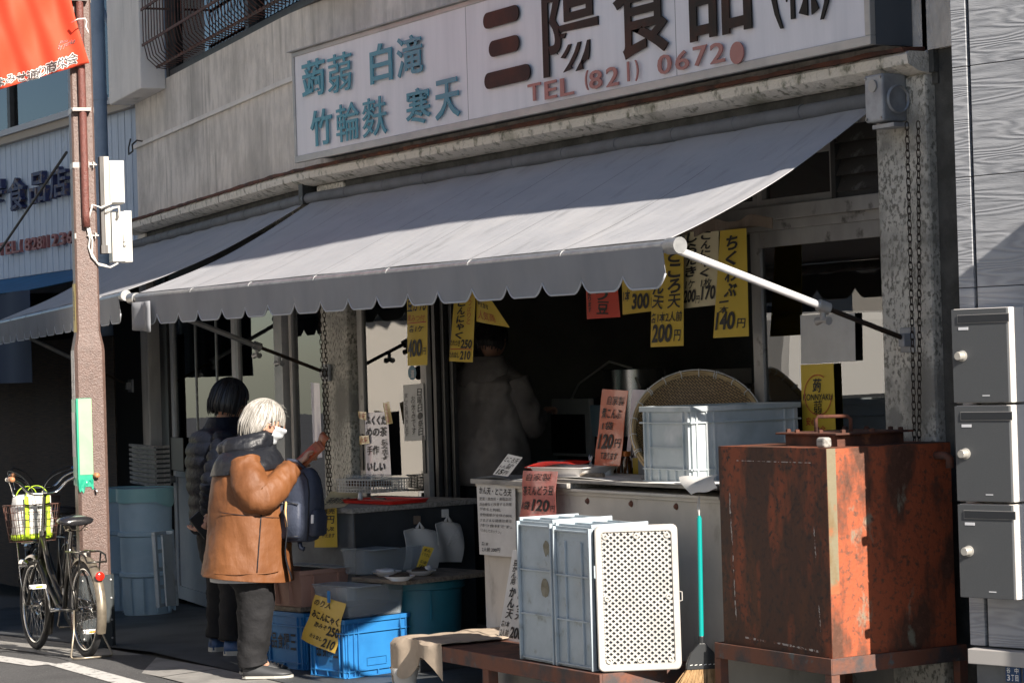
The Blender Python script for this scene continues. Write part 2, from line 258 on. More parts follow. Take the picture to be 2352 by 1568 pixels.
# ------------------------------------------------------------------ geometry helpers
def frame(o, ex, ey, ez): 
    ex, ey, ez = V(ex), V(ey), V(ez); return Matrix(((ex.x, ey.x, ez.x, o[0]), (ex.y, ey.y, ez.y, o[1]), (ex.z, ey.z, ez.z, o[2]), (0, 0, 0, 1)))
def rotz(a, o=(0, 0, 0)): return Matrix.Translation(o) @ Matrix.Rotation(a, 4, 'Z')
ID = Matrix.Identity(4)
class MB:
    def __init__(s, M=None): s.v = []; s.f = []; s.m = []; s.M = M or ID; s.k = 0; s.uv = None
    def add(s, vs, fs):
        b = len(s.v); s.v += [s.M @ V(p) for p in vs]; s.f += [[b+i for i in f] for f in fs]; s.m += [s.k]*len(fs); return s
    def box(s, a, b, T=None):
        x0, y0, z0 = [min(a[i], b[i]) for i in range(3)]; x1, y1, z1 = [max(a[i], b[i]) for i in range(3)]
        vs = [V(p) for p in ((x0, y0, z0), (x1, y0, z0), (x1, y1, z0), (x0, y1, z0), (x0, y0, z1), (x1, y0, z1), (x1, y1, z1), (x0, y1, z1))]
        if T: vs = [T @ p for p in vs]
        return s.add(vs, [(0, 3, 2, 1), (4, 5, 6, 7), (0, 1, 5, 4), (1, 2, 6, 5), (2, 3, 7, 6), (3, 0, 4, 7)])
    def tube(s, pts, r, n=8, cap=True, closed=False, sx=1):
        pts = [V(p) for p in pts]; m = len(pts); rr = r if isinstance(r, (list, tuple)) else [r]*m; vs = []; up = None
        for i, p in enumerate(pts):
            t = (pts[(i+1) % m]-pts[i-1]) if closed else (pts[min(i+1, m-1)]-pts[max(i-1, 0)])
            t = t.normalized() if t.length > 1e-9 else V((0, 0, 1))
            if up is None: up = V((0, 0, 1)) if abs(t.z) < .9 else V((1, 0, 0))
            a = t.cross(up); a = a.normalized() if a.length > 1e-6 else V((1, 0, 0)); up = a.cross(t).normalized()
            for k in range(n):
                q = 2*PI*k/n; vs.append(p + rr[i]*(math.cos(q)*a*sx+math.sin(q)*up))
        fs = [(i*n+k, i*n+(k+1) % n, ((i+1) % m)*n+(k+1) % n, ((i+1) % m)*n+k) for i in range(m if closed else m-1) for k in range(n)]
        if cap and not closed: fs += [tuple(range(n))[::-1], tuple((m-1)*n+k for k in range(n))]
        return s.add(vs, fs)
    def cyl(s, a, b, r, n=16, r2=None): return s.tube([a, b], [r, r if r2 is None else r2], n)
    def lathe(s, prof, n=24, c=(0, 0, 0), ax=None, a0=0, a1=2*PI, sy=1):
        full = abs(a1-a0-2*PI) < 1e-6; k = n if full else n+1; vs = []
        for r, z in prof:
            for i in range(k):
                q = a0+(a1-a0)*i/n; p = V((r*math.cos(q), r*math.sin(q)*sy, z)); 
                if ax is not None: p = ax @ p
                vs.append(p+V(c))
        fs = [(j*k+i, j*k+(i+1) % k, (j+1)*k+(i+1) % k, (j+1)*k+i) for j in range(len(prof)-1) for i in range(n)]
        return s.add(vs, fs)
    def prism(s, poly, T, d):
        n = len(poly); vs = [T @ V((p[0], p[1], 0)) for p in poly]+[T @ V((p[0], p[1], d)) for p in poly]
        return s.add(vs, [tuple(range(n))[::-1], tuple(range(n, 2*n))]+[(i, (i+1) % n, n+(i+1) % n, n+i) for i in range(n)])
    def sheet(s, fn, nu, nv, th=0, uv=False):
        vs = [V(fn(i/nu, j/nv)) for j in range(nv+1) for i in range(nu+1)]; w = nu+1
        fs = [(j*w+i, j*w+i+1, (j+1)*w+i+1, (j+1)*w+i) for j in range(nv) for i in range(nu)]
        if th:
            e = 1e-3; nn = []
            for j in range(nv+1):
                for i in range(nu+1):
                    u, v = i/nu, j/nv; a = V(fn(min(u+e, 1), v))-V(fn(max(u-e, 0), v)); b = V(fn(u, min(v+e, 1)))-V(fn(u, max(v-e, 0))); q = a.cross(b); nn.append(q.normalized() if q.length > 0 else V((0, 0, 1)))
            k = len(vs); vs += [vs[i]-nn[i]*th for i in range(k)]
            fs += [tuple(k+q for q in f)[::-1] for f in fs]
            bd = [i for i in range(w)]+[j*w+nu for j in range(1, nv+1)]+[nv*w+i for i in range(nu-1, -1, -1)]+[j*w for j in range(nv-1, 0, -1)]
            fs += [(bd[i-1], bd[i-1]+k, bd[i]+k, bd[i]) for i in range(len(bd))]
        return s.add(vs, fs)
    def loft(s, rings, cap=True, closed=True):
        n = len(rings[0]); vs = [p for r in rings for p in r]
        fs = [(j*n+i, j*n+(i+1) % n, (j+1)*n+(i+1) % n, (j+1)*n+i) for j in range(len(rings)-1) for i in range(n if closed else n-1)]
        if cap: fs += [tuple(range(n))[::-1], tuple((len(rings)-1)*n+k for k in range(n))]
        return s.add(vs, fs)
    def build(s, name, m, parent=None, smooth=None, bevel=0, label=None, weld=True):
        ms = m if isinstance(m, (list, tuple)) else [m]
        vs = s.v; 
        c = V((0, 0, 0))
        if vs:
            lo = V([min(p[i] for p in vs) for i in range(3)]); hi = V([max(p[i] for p in vs) for i in range(3)]); c = (lo+hi)/2
        me = bpy.data.meshes.new(name); me.from_pydata([p-c for p in vs], [], s.f)
        for q in ms: me.materials.append(MATS[q])
        if len(ms) > 1: me.polygons.foreach_set('material_index', s.m)
        if s.uv: 
            l = me.uv_layers.new(); 
            for lp in me.loops: l.data[lp.index].uv = s.uv[lp.vertex_index]
        o = bpy.data.objects.new(name, me); COL.objects.link(o)
        bm = bmesh.new(); bm.from_mesh(me); bmesh.ops.recalc_face_normals(bm, faces=bm.faces); bm.to_mesh(me); bm.free()
        if smooth: 
            me.shade_smooth()
            if smooth is not True: me.set_sharp_from_angle(angle=R(smooth))
        if bevel:
            b = o.modifiers.new('bevel', 'BEVEL'); b.width = bevel; b.segments = 2; b.limit_method = 'ANGLE'; b.angle_limit = R(40)
        put(o, c, parent)
        if label: o['label'] = label
        return o
W = {}
def put(o, c, parent=None):
    W[o.name] = V(c)
    if parent is not None: o.parent = parent; o.location = V(c)-W[parent.name]
    else: o.location = c
def tag(o, label, cat, group=None, kind=None):
    o['label'] = label; o['category'] = cat
    if group: o['group'] = group
    if kind: o['kind'] = kind
    return o
def struct(o): o['kind'] = 'structure'; return o
def thing(name, label, cat, loc, group=None):
    o = bpy.data.objects.new(name, None); COL.objects.link(o); o.empty_display_size = .1; put(o, V(loc)); return tag(o, label, cat, group)
def dup(root, loc, rz=0, label=None):
    r = root.copy(); COL.objects.link(r); r.location = loc; r.rotation_euler = (0, 0, rz); W[r.name] = V(loc)
    if label: r['label'] = label
    for ch in list(root.children):
        c = ch.copy(); COL.objects.link(c); c.parent = r
        for g in list(ch.children): d = g.copy(); COL.objects.link(d); d.parent = c
    return r
# text as real raised lettering: T maps (u right, v up, w out)
def txt(mb, body, T, box, bold=0, th=.0008, vertical=False, shear=0, keep=False, space=1.0, jit=0):
    if vertical: 
        n = len(body); u0, v0, u1, v1 = box; h = (v1-v0)/n
        for i, ch in enumerate(body):
            if ch == ' ': continue
            sc = .12 if ch in 'ゃっょ' else .05
            txt(mb, ch, T, (u0+(u1-u0)*sc, v1-(i+1)*h+h*sc, u1-(u1-u0)*.03, v1-i*h-h*.03), bold, th, jit=jit, keep=False, shear=shear)
        return mb
    kj = any(ord(q) > 0x4e00 for q in body); bold = min(bold, .004 if any(q in '麩輪蒻曜雲製願脂層' for q in body) else .016 if kj else .034)
    c = bpy.data.curves.new('t', 'FONT'); c.body = body; c.offset = bold; c.resolution_u = 3; c.space_character = space; c.shear = shear
    o = bpy.data.objects.new('t', c); COL.objects.link(o)
    dg = bpy.context.evaluated_depsgraph_get(); me = bpy.data.meshes.new_from_object(o.evaluated_get(dg))
    if len(me.vertices):
        xs = [v.co.x for v in me.vertices]; ys = [v.co.y for v in me.vertices]
        x0, x1, y0, y1 = min(xs), max(xs), min(ys), max(ys); u0, v0, u1, v1 = box
        su = (u1-u0)/max(1e-6, x1-x0); sv = (v1-v0)/max(1e-6, y1-y0)
        if keep: su = sv = min(su, sv)
        if body in 'ー一・1Il|.' or (y1-y0) < .3*(x1-x0) and len(body) == 1: sv = min(sv, su*1.0)
        if (x1-x0) < .35*(y1-y0) and len(body) == 1: su = min(su, sv)
        uc, vc = (u0+u1)/2, (v0+v1)/2; xc, yc = (x0+x1)/2, (y0+y1)/2
        a = random.uniform(-jit, jit); ca, sa = math.cos(a), math.sin(a)
        TF = T if callable(T) else (lambda p, q, w: T @ V((p, q, w)))
        P = []
        for v in me.vertices:
            p, q = (v.co.x-xc)*su, (v.co.y-yc)*sv; P.append((uc+p*ca-q*sa, vc+p*sa+q*ca))
        fs = [tuple(p.vertices) for p in me.polygons]; n = len(P)
        vs = [TF(p, q, th) for p, q in P]
        if th > .002:
            cnt = {}
            for f in fs:
                for i in range(len(f)):
                    e = (f[i-1], f[i]); k = (min(e), max(e)); cnt.setdefault(k, []).append(e)
            vs += [TF(p, q, 0) for p, q in P]
            fs += [(es[0][0], es[0][1], es[0][1]+n, es[0][0]+n) for es in cnt.values() if len(es) == 1]
        mb.add(vs, fs)
    bpy.data.objects.remove(o); bpy.data.curves.remove(c); bpy.data.meshes.remove(me)
    return mb
def planeT(o, u, v, off=0):
    """frame with u right, v up (unit), w = u x v out"""
    u = V(u).normalized(); v = V(v).normalized(); w = u.cross(v).normalized(); v = w.cross(u); return frame(V(o)+w*off, u, v, w)
FX = V((1, 0, 0)); UZ = V((0, 0, 1)); FY = V((0, 1, 0))
# left wing of the facade turns back from the street
WA = math.atan2(.155, .988); WD = V((-math.cos(WA), math.sin(WA), 0)); WP = V((-13.62, 0, 0)); WN = V((-math.sin(WA), -math.cos(WA), 0))  # WN outwards
def wing(x, y, off=0): return atp(x, y, WP+WN*off, WN)     # off = metres out towards the street
def wpt(s, off, z): return WP+WD*s+WN*off+V((0, 0, z))
# ================================================================== GROUND AND STREET
def gz(x): return 0.0 if x > -13.0 else -.045*(-13.0-x) if x > -24 else -.495
m = MB(); xs = [60, 10, -5, -9, -13, -16, -20, -24, -40, -120]
for i in range(len(xs)-1):
    a, b = xs[i], xs[i+1]; m.add([(a, -80, gz(a)), (b, -80, gz(b)), (b, 60, gz(b)), (a, 60, gz(a))], [(0, 1, 2, 3)])
struct(m.build('street', 'asphalt'))
m = MB()
for i in range(9): 
    a = -6.0-i*2.0; b = a-1.985; m.add([(a, -1.72, gz(a)+.006), (b, -1.72, gz(b)+.006), (b, -1.38, gz(b)+.02), (a, -1.38, gz(a)+.02)], [(0, 1, 2, 3)])
struct(m.build('gutter', 'gutter'))
m = MB()
for a, b in ((-5, -13), (-13, -24)): m.add([(a, -2.09, gz(a)+.004), (b, -1.99, gz(b)+.004), (b, -1.86, gz(b)+.004), (a, -1.94, gz(a)+.004)], [(0, 1, 2, 3)])
struct(m.build('road_marking', 'road_paint'))
m = MB(); 
for a, b in ((-6.0, -13), (-13, -19)): m.add([(a, -1.38, gz(a)+.024), (b, -1.38, gz(b)+.024), (b, 4, gz(b)+.04), (a, 4, gz(a)+.04)], [(0, 1, 2, 3)])
struct(m.build('pavement', 'apron'))
# ================================================================== THE SHOP BUILDING
shop = thing('shop_building', 'weathered grey stucco shop building with a curved corner, a cornice and aluminium sliding doors', 'building', (-11, 0, 0))
XR = -7.655
def fpt(s, off, z):      # along facade: s<0 straight part (X=-13.62-s), s>0 wing
    if s >= .5: return wpt(s, off, z)
    if s <= -.5: return V((-13.62-s, -off, z))
    t = (s+.5)/1.0; a = V((-13.62-s, -off, z)) if s < 0 else V((-13.62-s, -off, z))
    p = V((-13.12-t*1.0, 0, 0)); q = wpt(.5, 0, 0)*1; y = .078*t*t
    n = V((-WN.x*0, 0, 0)); ang = WA*t; nn = V((-math.sin(ang), -math.cos(ang), 0)); base = V((-13.12-t*(q.x*-1-13.12), y, 0))
    return base+nn*off+V((0, 0, z))
SS = [-5.98, -4.5, -3, -1.5, -.5, -.25, 0, .25, .5, 1.5, 2.5, 3.5, 4.0, 4.3]
def fac(mb, s0, s1, z0, z1, o0, o1):   # curved slab between offsets
    ss = [s0]+[s for s in SS if s0 < s < s1]+[s1]; rings = [[fpt(s, o0, z0), fpt(s, o1, z0), fpt(s, o1, z1), fpt(s, o0, z1)] for s in ss]
    return mb.loft(rings)
SE = 4.72
# upper wall with its end rounding
m = MB(); fac(m, -6.15, -.9, 2.86, 5.3, -.22, 0); fac(m, -.9, SE, 2.86, 3.90, -.22, 0); m.build('upper_wall', 'stucco', shop)
m = MB(); fac(m, -.897, SE+.05, 3.46, 3.49, 0.001, .022); fac(m, -6.0, -.903, 3.46, 3.49, 0.001, .02); m.build('wall_ledge', 'stucco_pale', shop)
m = MB(); prof = [(-.0, 2.855), (.10, 2.855), (.115, 2.84), (.11, 2.80), (.06, 2.775), (-.0, 2.765)]
ss = [-5.97]+[s for s in SS if s > -5.9]+[SE+.12]; m.loft([[fpt(s, o+random.uniform(-.002, .002), z+random.uniform(-.002, .002)) for o, z in prof] for s in ss]); m.build('cornice', 'cornice_stucco', shop, smooth=40)
m = MB(); ss = [-5.95+.12*i for i in range(90)]; ss = [s for s in ss if s < SE+.1]
m.loft([[fpt(s, 0.0, 2.858), fpt(s, .12+random.uniform(-.004, .004), 2.853+random.uniform(-.003, .003)), fpt(s, .122, 2.872+random.uniform(-.004, .003)), fpt(s, 0.0, 2.876)] for s in ss]); m.build('flashing', 'rust', shop)
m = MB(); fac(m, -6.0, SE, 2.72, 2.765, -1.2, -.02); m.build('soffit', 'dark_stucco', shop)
m = MB(); fac(m, -5.72, SE-.1, 2.56, 2.72, -.26, -.16); m.build('lintel_beam', 'stucco_fleck', shop)
# columns
m = MB(); m.box((-7.985, -.02, -.02), (XR, .35, 2.765)); m.build('column', 'stucco_fleck', shop, bevel=.015)
m = MB(); m.box((XR-.03, .0, 2.76), (XR+.0, .34, 5.3)); m.build('column_cap', 'stucco_pale', shop)
m = MB(); m.box((-13.47, .0, -.1), (-13.10, .42, 2.765)); m.build('column', 'stucco_fleck', shop, bevel=.015)
m = MB(); M = frame(wpt(4.62, 0, 0), WD*-1, WN*-1, UZ); m.M = M; m.box((-.16, 0, -.4), (.10, .3, 2.765)); m.build('column', 'stucco_pale', shop, bevel=.01)
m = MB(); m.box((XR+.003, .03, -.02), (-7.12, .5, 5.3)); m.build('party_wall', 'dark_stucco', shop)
# interior room
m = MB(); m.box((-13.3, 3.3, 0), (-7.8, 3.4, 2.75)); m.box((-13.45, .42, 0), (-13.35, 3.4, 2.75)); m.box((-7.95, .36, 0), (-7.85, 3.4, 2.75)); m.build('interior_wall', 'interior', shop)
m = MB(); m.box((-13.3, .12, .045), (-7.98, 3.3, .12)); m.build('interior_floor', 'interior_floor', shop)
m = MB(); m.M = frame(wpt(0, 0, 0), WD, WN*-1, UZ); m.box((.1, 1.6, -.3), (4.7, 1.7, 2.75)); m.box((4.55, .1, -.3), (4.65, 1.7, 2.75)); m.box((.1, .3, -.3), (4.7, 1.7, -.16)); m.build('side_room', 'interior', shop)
# right bay : header, transoms, louvre
YH = .12
def P(x, y, Y=YH): return at(x, y, Y=Y)
m = MB(); m.box((-13.1, .05, 2.235), (-7.985, .19, 2.30)); m.box((-13.1, .08, 2.19), (-7.985, .17, 2.235)); m.build('header_rail', 'alu_old', shop, bevel=.003)
for a, b in ((-13.05, -11.6), (-11.6, -10.2), (-10.2, -8.98), (-8.98, -8.40)):
    m = MB(); z0, z1 = 2.30, 2.555; e = .035
    m.box((a, .08, z0), (b, .14, z0+e)); m.box((a, .08, z1-e), (b, .14, z1)); m.box((a, .082, z0+e), (a+e, .138, z1-e)); m.box((b-e, .082, z0+e), (b, .138, z1-e)); w = m.build('transom_window', 'alu_old', shop)
    g = MB(); g.box((a+e, .108, z0+e), (b-e, .112, z1-e)); g.build('pane', 'window_glass', w)
lv = MB(); lv.box((-8.385, .05, 2.30), (-8.355, .17, 2.56)); lv.box((-8.02, .05, 2.30), (-7.99, .17, 2.56)); lv.box((-8.355, .06, 2.30), (-8.02, .16, 2.325)); lvo = lv.build('louver_window', 'alu_dark', shop)
for i in range(4):
    q = MB(); z = 2.335+i*.072; q.add([(-8.35, .05, z-.01), (-8.025, .05, z-.01), (-8.025, .085, z+.068), (-8.35, .085, z+.068), (-8.35, .058, z-.01), (-8.025, .058, z-.01), (-8.025, .093, z+.068), (-8.35, .093, z+.068)], [(0, 1, 2, 3), (4, 5, 6, 7), (0, 1, 5, 4), (2, 3, 7, 6), (0, 3, 7, 4), (1, 2, 6, 5)]); q.build('louver_blade', 'brown_louver', lvo)
# sliding doors of the right bay
def sash(a, b, z0, z1, y, e=.05, e0=None, mid=None, m_='alu_old', name='sliding_door', eb=.12):
    m = MB(); m.box((a, y, z0), (a+e, y+.035, z1)); m.box((b-e, y, z0), (b, y+.035, z1)); m.box((a+e, y+.001, z1-e), (b-e, y+.034, z1)); m.box((a+e, y+.001, z0), (b-e, y+.034, z0+eb))
    if mid: m.box((a+e, y+.001, mid), (b-e, y+.034, mid+.04))
    o = m.build(name, m_, shop, bevel=.003); g = MB(); g.box((a+e, y+.015, z0+eb), (b-e, y+.019, z1-e)); g.build('pane', 'window_glass', o); return o
rx0 = P(1735, 520).x; 
sd = sash(rx0, -7.99, .14, 2.19, .085, e=.075)
h = MB(); h.box((rx0+.02, .078, .98), (rx0+.045, .0849, 1.12)); h.build('handle', 'alu_dark', sd)
sash(rx0-.05, -8.06, .14, 2.185, .13, e=.07)
# left window of the bay, standing half open in front of the opening
lx0 = -13.06; lx1 = P(985, 900, .06).x
sd = sash(lx0, lx1, .14, 2.19, .045, e=.07); 
for q in (lx1-.055, lx0+.02): h = MB(); h.box((q, .036, 1.0), (q+.033, .0449, 1.22)); h.build('handle', 'alu_dark', sd)
sash(lx0+.05, lx1+.05, .14, 2.185, .095, e=.05, m_='alu_dark')
m = MB(); 
for k in range(3): m.box((lx1+.055+k*.055, .06+k*.025, .14), (lx1+.09+k*.055, .085+k*.025, 2.19))
m.build('door_track', 'alu_dark', shop)
m = MB(); m.box((-13.1, .03, .04), (-7.985, .2, .139)); m.build('threshold', 'alu_old', shop)
# doors in the wing
wf = frame(wpt(0, -.06, 0), WD, WN*-1, UZ)
def wsash(a, b, z0, z1, mat_, e=.09, low=None, off=0, n=1):
    m = MB(wf); m.box((a, off, z0), (a+e, off+.04, z1)); m.box((b-e, off, z0), (b, off+.04, z1)); m.box((a+e, off+.001, z1-.06), (b-e, off+.039, z1)); m.box((a+e, off+.001, z0), (b-e, off+.039, z0+.1))
    if low: m.box((a+e, off+.001, low), (b-e, off+.039, low+.07)); m.box((a+e, off+.012, z0+.1), (b-e, off+.028, low))
    for k in range(1, n): q = a+(b-a)*k/n; m.box((q-.02, off+.002, (low or z0)+.07), (q+.02, off+.038, z1-.06))
    o = m.build('glazed_door', mat_, shop, bevel=.004); g = MB(wf); g.box((a+e, off+.017, (low+.07) if low else z0+.1), (b-e, off+.021, z1-.06)); g.build('pane', 'window_glass', o); return o
d1 = wsash(2.05, 4.02, -.13, 2.25, 'door_paint', .10, .82)
m = MB(wf); m.cyl((3.97, -.035, .80), (3.97, 0, .80), .028, 12); m.cyl((3.97, -.05, .80), (3.97, -.03, .80), .036, 12); m.build('handle', 'alu', d1, smooth=40)
m = MB(wf); m.box((3.62, -.012, .87), (4.03, -.002, 1.13)); m.build('letter_plate', 'brown_plate', d1, bevel=.004)
wsash(.92, 2.04, -.1, 2.25, 'alu', .06, .3, .0, 1)
m = MB(wf); m.box((3.24, .01, .89), (3.262, .03, 2.19)); m.build('mullion', 'alu', d1); m = MB(wf); m.box((2.62, .01, .89), (2.642, .03, 2.19)); m.build('mullion', 'alu', d1)
m = MB(wf); m.box((.72, -.04, -.1), (.91, .06, 2.5)); m.build('door_frame', 'alu', shop, bevel=.004)
m = MB(wf); m.box((4.03, -.02, -.25), (4.12, .08, 2.5)); m.box((4.13, .0, -.25), (4.36, .1, 2.5)); m.build('door_frame', 'alu_dark', shop)
wsash(-.10, .69, -.05, 2.25, 'alu_old', .06, None, 0)
m = MB(wf); m.box((-.15, .0, 2.25), (4.6, .1, 2.56)); m.build('door_header', 'alu_dark', shop)
# upstairs window with grille
m = MB(); m.M = frame(wpt(0, 0, 0), WD, WN*-1, UZ)
m.box((-.9, .0, 3.9), (-.82, .14, 5.2)); m.box((3.55, .0, 3.9), (3.62, .14, 5.2)); m.box((-.82, .01, 3.9), (3.55, .14, 3.95)); m.box((1.3, .02, 3.95), (1.38, .12, 5.2)); uw = m.build('upstairs_window', 'alu_dark', shop)
m = MB(); m.M = frame(wpt(0, 0, 0), WD, WN*-1, UZ); m.box((-.82, .08, 3.95), (1.3, .085, 5.2)); m.box((1.38, .06, 3.95), (3.55, .065, 5.2)); m.build('pane', 'window_glass', uw)
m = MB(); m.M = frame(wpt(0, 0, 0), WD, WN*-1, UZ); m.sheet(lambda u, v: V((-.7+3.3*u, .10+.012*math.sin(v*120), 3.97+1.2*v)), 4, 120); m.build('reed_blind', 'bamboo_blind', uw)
m = MB(); F = frame(wpt(0, 0, 0), WD, WN*-1, UZ); m.M = F
n = 46
for i in range(n+1):
    s = -.78+4.28*i/n; m.tube([(s, -.19, 5.1), (s, -.20, 4.5), (s, -.2, 4.16), (s, -.17, 4.03), (s, -.10, 3.965), (s, -.02, 3.955)], .0045, 5)
for z, o in ((5.0, -.19), (4.72, -.2), (4.40, -.2), (4.13, -.197), (3.965, -.09)): m.box((-.8, o-.012, z-.006), (3.52, o-.002, z+.014))
m.cyl((-.8, -.21, 4.86), (3.5, -.21, 4.86), .018, 8)
for s in (-.75, 1.4, 3.45): m.box((s, -.2, 4.4), (s+.012, 0, 4.415)); m.box((s, -.2, 4.72), (s+.012, 0, 4.735))
m.build('window_grille', 'rust_wire', shop)
m = MB(F); m.box((3.64, -.20, 3.82), (4.78, .0, 5.3)); m.build('side_block', 'stucco_pale', shop, bevel=.01)
m = MB(F); m.tube([(4.40, -.02, 3.49), (4.43, -.06, 3.50), (4.47, -.09, 3.47), (4.50, -.08, 3.42), (4.56, -.1, 3.40), (4.60, -.09, 3.46), (4.61, -.07, 3.53)], .007, 6); m.build('wall_hook', 'alu_dark', shop, smooth=True)
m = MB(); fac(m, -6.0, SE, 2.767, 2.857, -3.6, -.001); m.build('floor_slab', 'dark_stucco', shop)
# awning rail carrier under the cornice with bolts
m = MB(); m.box((-12.9, .05, 2.70), (-9.9, .1, 2.745)); m.box((-12.9, .05, 2.655), (-12.0, .085, 2.70)); m.build('awning_carrier', 'alu_old', shop)
# ================================================================== SIGN BOX
YS = -.23
sg = thing('sign_box', 'long white box sign with big black characters above the grey awning', 'sign', (-10.5, -.1, 3.2))
sx0, sx1, sz0, sz1 = -13.29, -7.74, 2.885, 3.56
m = MB(); m.box((sx0+.03, YS+.012, sz0+.03), (sx1-.03, -.002, sz1-.03)); m.build('casing', 'sign_side', sg)
m = MB(); e = .028
m.box((sx0, YS, sz0), (sx1, YS+.03, sz0+e+.012)); m.box((sx0, YS, sz1-e), (sx1, YS+.03, sz1)); m.box((sx0, YS+.001, sz0+e+.012), (sx0+e, YS+.03, sz1-e)); m.box((sx1-e-.01, YS+.001, sz0+e+.012), (sx1, YS+.03, sz1-e)); m.box((sx0-.02, YS-.025, sz1+.001), (sx1+.01, -.01, sz1+.008))
m.build('frame', 'alu', sg, bevel=.004)
m = MB(); m.box((sx1-.028, YS+.031, sz0+.002), (sx1-.002, -.005, sz1-.002)); m.build('side_panel', 'sign_side', sg)
cuts = [sx0+e, at(1071, 200, Y=YS).x, at(1551, 150, Y=YS).x, sx1-e-.01]
for i in range(3):
    m = MB(); a, b = cuts[i]+.002, cuts[i+1]-.002; z0, z1 = sz0+e+.012, sz1-e; am = 0 if i == 0 else .007
    m.sheet(lambda u, v: V((a+(b-a)*u, YS+.008-am*math.sin(u*PI)*math.sin(v*PI)*(1+.9*math.sin(u*7+v*4+i)), z0+(z1-z0)*v)), 40, 12); m.build('face_panel', 'sign_face', sg, smooth=True)
TS = planeT((0, YS-.005, 0), FX, UZ)
def crop2d(x, y, ox, oy, k): return ox+x*k, oy+y*k
def pic_box(x0, y0, x1, y1, Y=YS, sl=None, deg=-.19):
    """picture rectangle of one slanted character -> metric box on the plane"""
    xm, ym = (x0+x1)/2, (y0+y1)/2; a = at(x0, ym-deg*(x0-xm)*-1, Y=Y); b = at(x1, ym, Y=Y); a = at(x0, ym, Y=Y); hh = (y1-y0)-abs(deg)*(x1-x0)
    t = at(xm, ym-hh/2, Y=Y); u = at(xm, ym+hh/2, Y=Y); return (a.x, u.z, b.x, t.z)
m = MB()
for ch, x0, y0, x1, y1 in (('蒟', 222, 450, 400, 775), ('蒻', 424, 400, 610, 740), ('白', 755, 322, 927, 664), ('滝', 966, 260, 1167, 614), ('竹', 288, 840, 455, 1157), ('輪', 490, 788, 670, 1123), ('麩', 695, 745, 884, 1085), ('寒', 1036, 672, 1228, 995), ('天', 1265, 600, 1457, 950)):
    k = .29296; txt(m, ch, TS, pic_box(631.6+x0*k, y0*k, 631.6+x1*k, y1*k), bold=.018, th=.006)
m.build('lettering', 'teal_letter', sg, label='raised teal product names')
m = MB()
def capsule(mb, X0, X1, Z, r, T, th=.007):
    n = 10; pl = [(X1-r+r*math.cos(a), Z+r*math.sin(a)) for a in [-PI/2+PI*i/n for i in range(n+1)]]+[(X0+r+r*math.cos(a), Z+r*math.sin(a)) for a in [PI/2+PI*i/n for i in range(n+1)]]
    mb.prism(pl, T, th)
k = .29296
for x0, y0, x1, y1 in ((1645, 60, 1925, 212), (1690, 295, 1927, 432), (1655, 523, 2015, 682)):
    b = pic_box(631.6+x0*k, y0*k, 631.6+x1*k, y1*k); capsule(m, b[0], b[2], (b[1]+b[3])/2, .042, TS)
for ch, x0, x1, zb, zt, bo in (('陽', 1250, 1378, 3.05, 3.47, .018), ('食', 1414, 1552, 3.05, 3.48, .018), ('品', 1589, 1731, 3.06, 3.45, .018), ('(', 1775, 1803, 3.03, 3.49, .0), ('株', 1808, 1893, 3.06, 3.47, .018), (')', 1890, 1920, 3.03, 3.49, .0)):
    a, b = at(x0, 90, Y=YS).x, at(x1, 60, Y=YS).x; txt(m, ch, TS, (a, zb, b, min(zt, 3.57)), bold=bo, th=.007)
m.build('lettering', 'black_letter', sg, label='raised glossy black company characters', bevel=0)
m = MB()
def tel(s, x0, y0, x1, y1, b=.012): k = .29296; txt(m, s, TS, pic_box(1263.2+x0*k, y0*k, 1263.2+x1*k, y1*k, deg=-.2), bold=b, th=.006)
for s, x0, y0, x1, y1 in (('T', -162, 645, -60, 803), ('E', -30, 625, 65, 785), ('L', 92, 598, 198, 762), ('(', 287, 552, 312, 712), ('8', 320, 542, 420, 708), ('2', 452, 515, 550, 688), ('1', 590, 478, 660, 648), (')', 678, 468, 706, 638), ('0', 855, 418, 965, 594), ('6', 995, 388, 1102, 562), ('7', 1135, 350, 1245, 528), ('2', 1268, 325, 1382, 508)): tel(s, x0, y0, x1, y1)
c = at(1263.2+1478*k, 417*k, Y=YS); m.prism([(c.x+.052*math.cos(a), c.z+.05*math.sin(a)) for a in [2*PI*i/20 for i in range(20)]], TS, .006)
m.build('lettering', 'pink_letter', sg, label='faded pink telephone number')
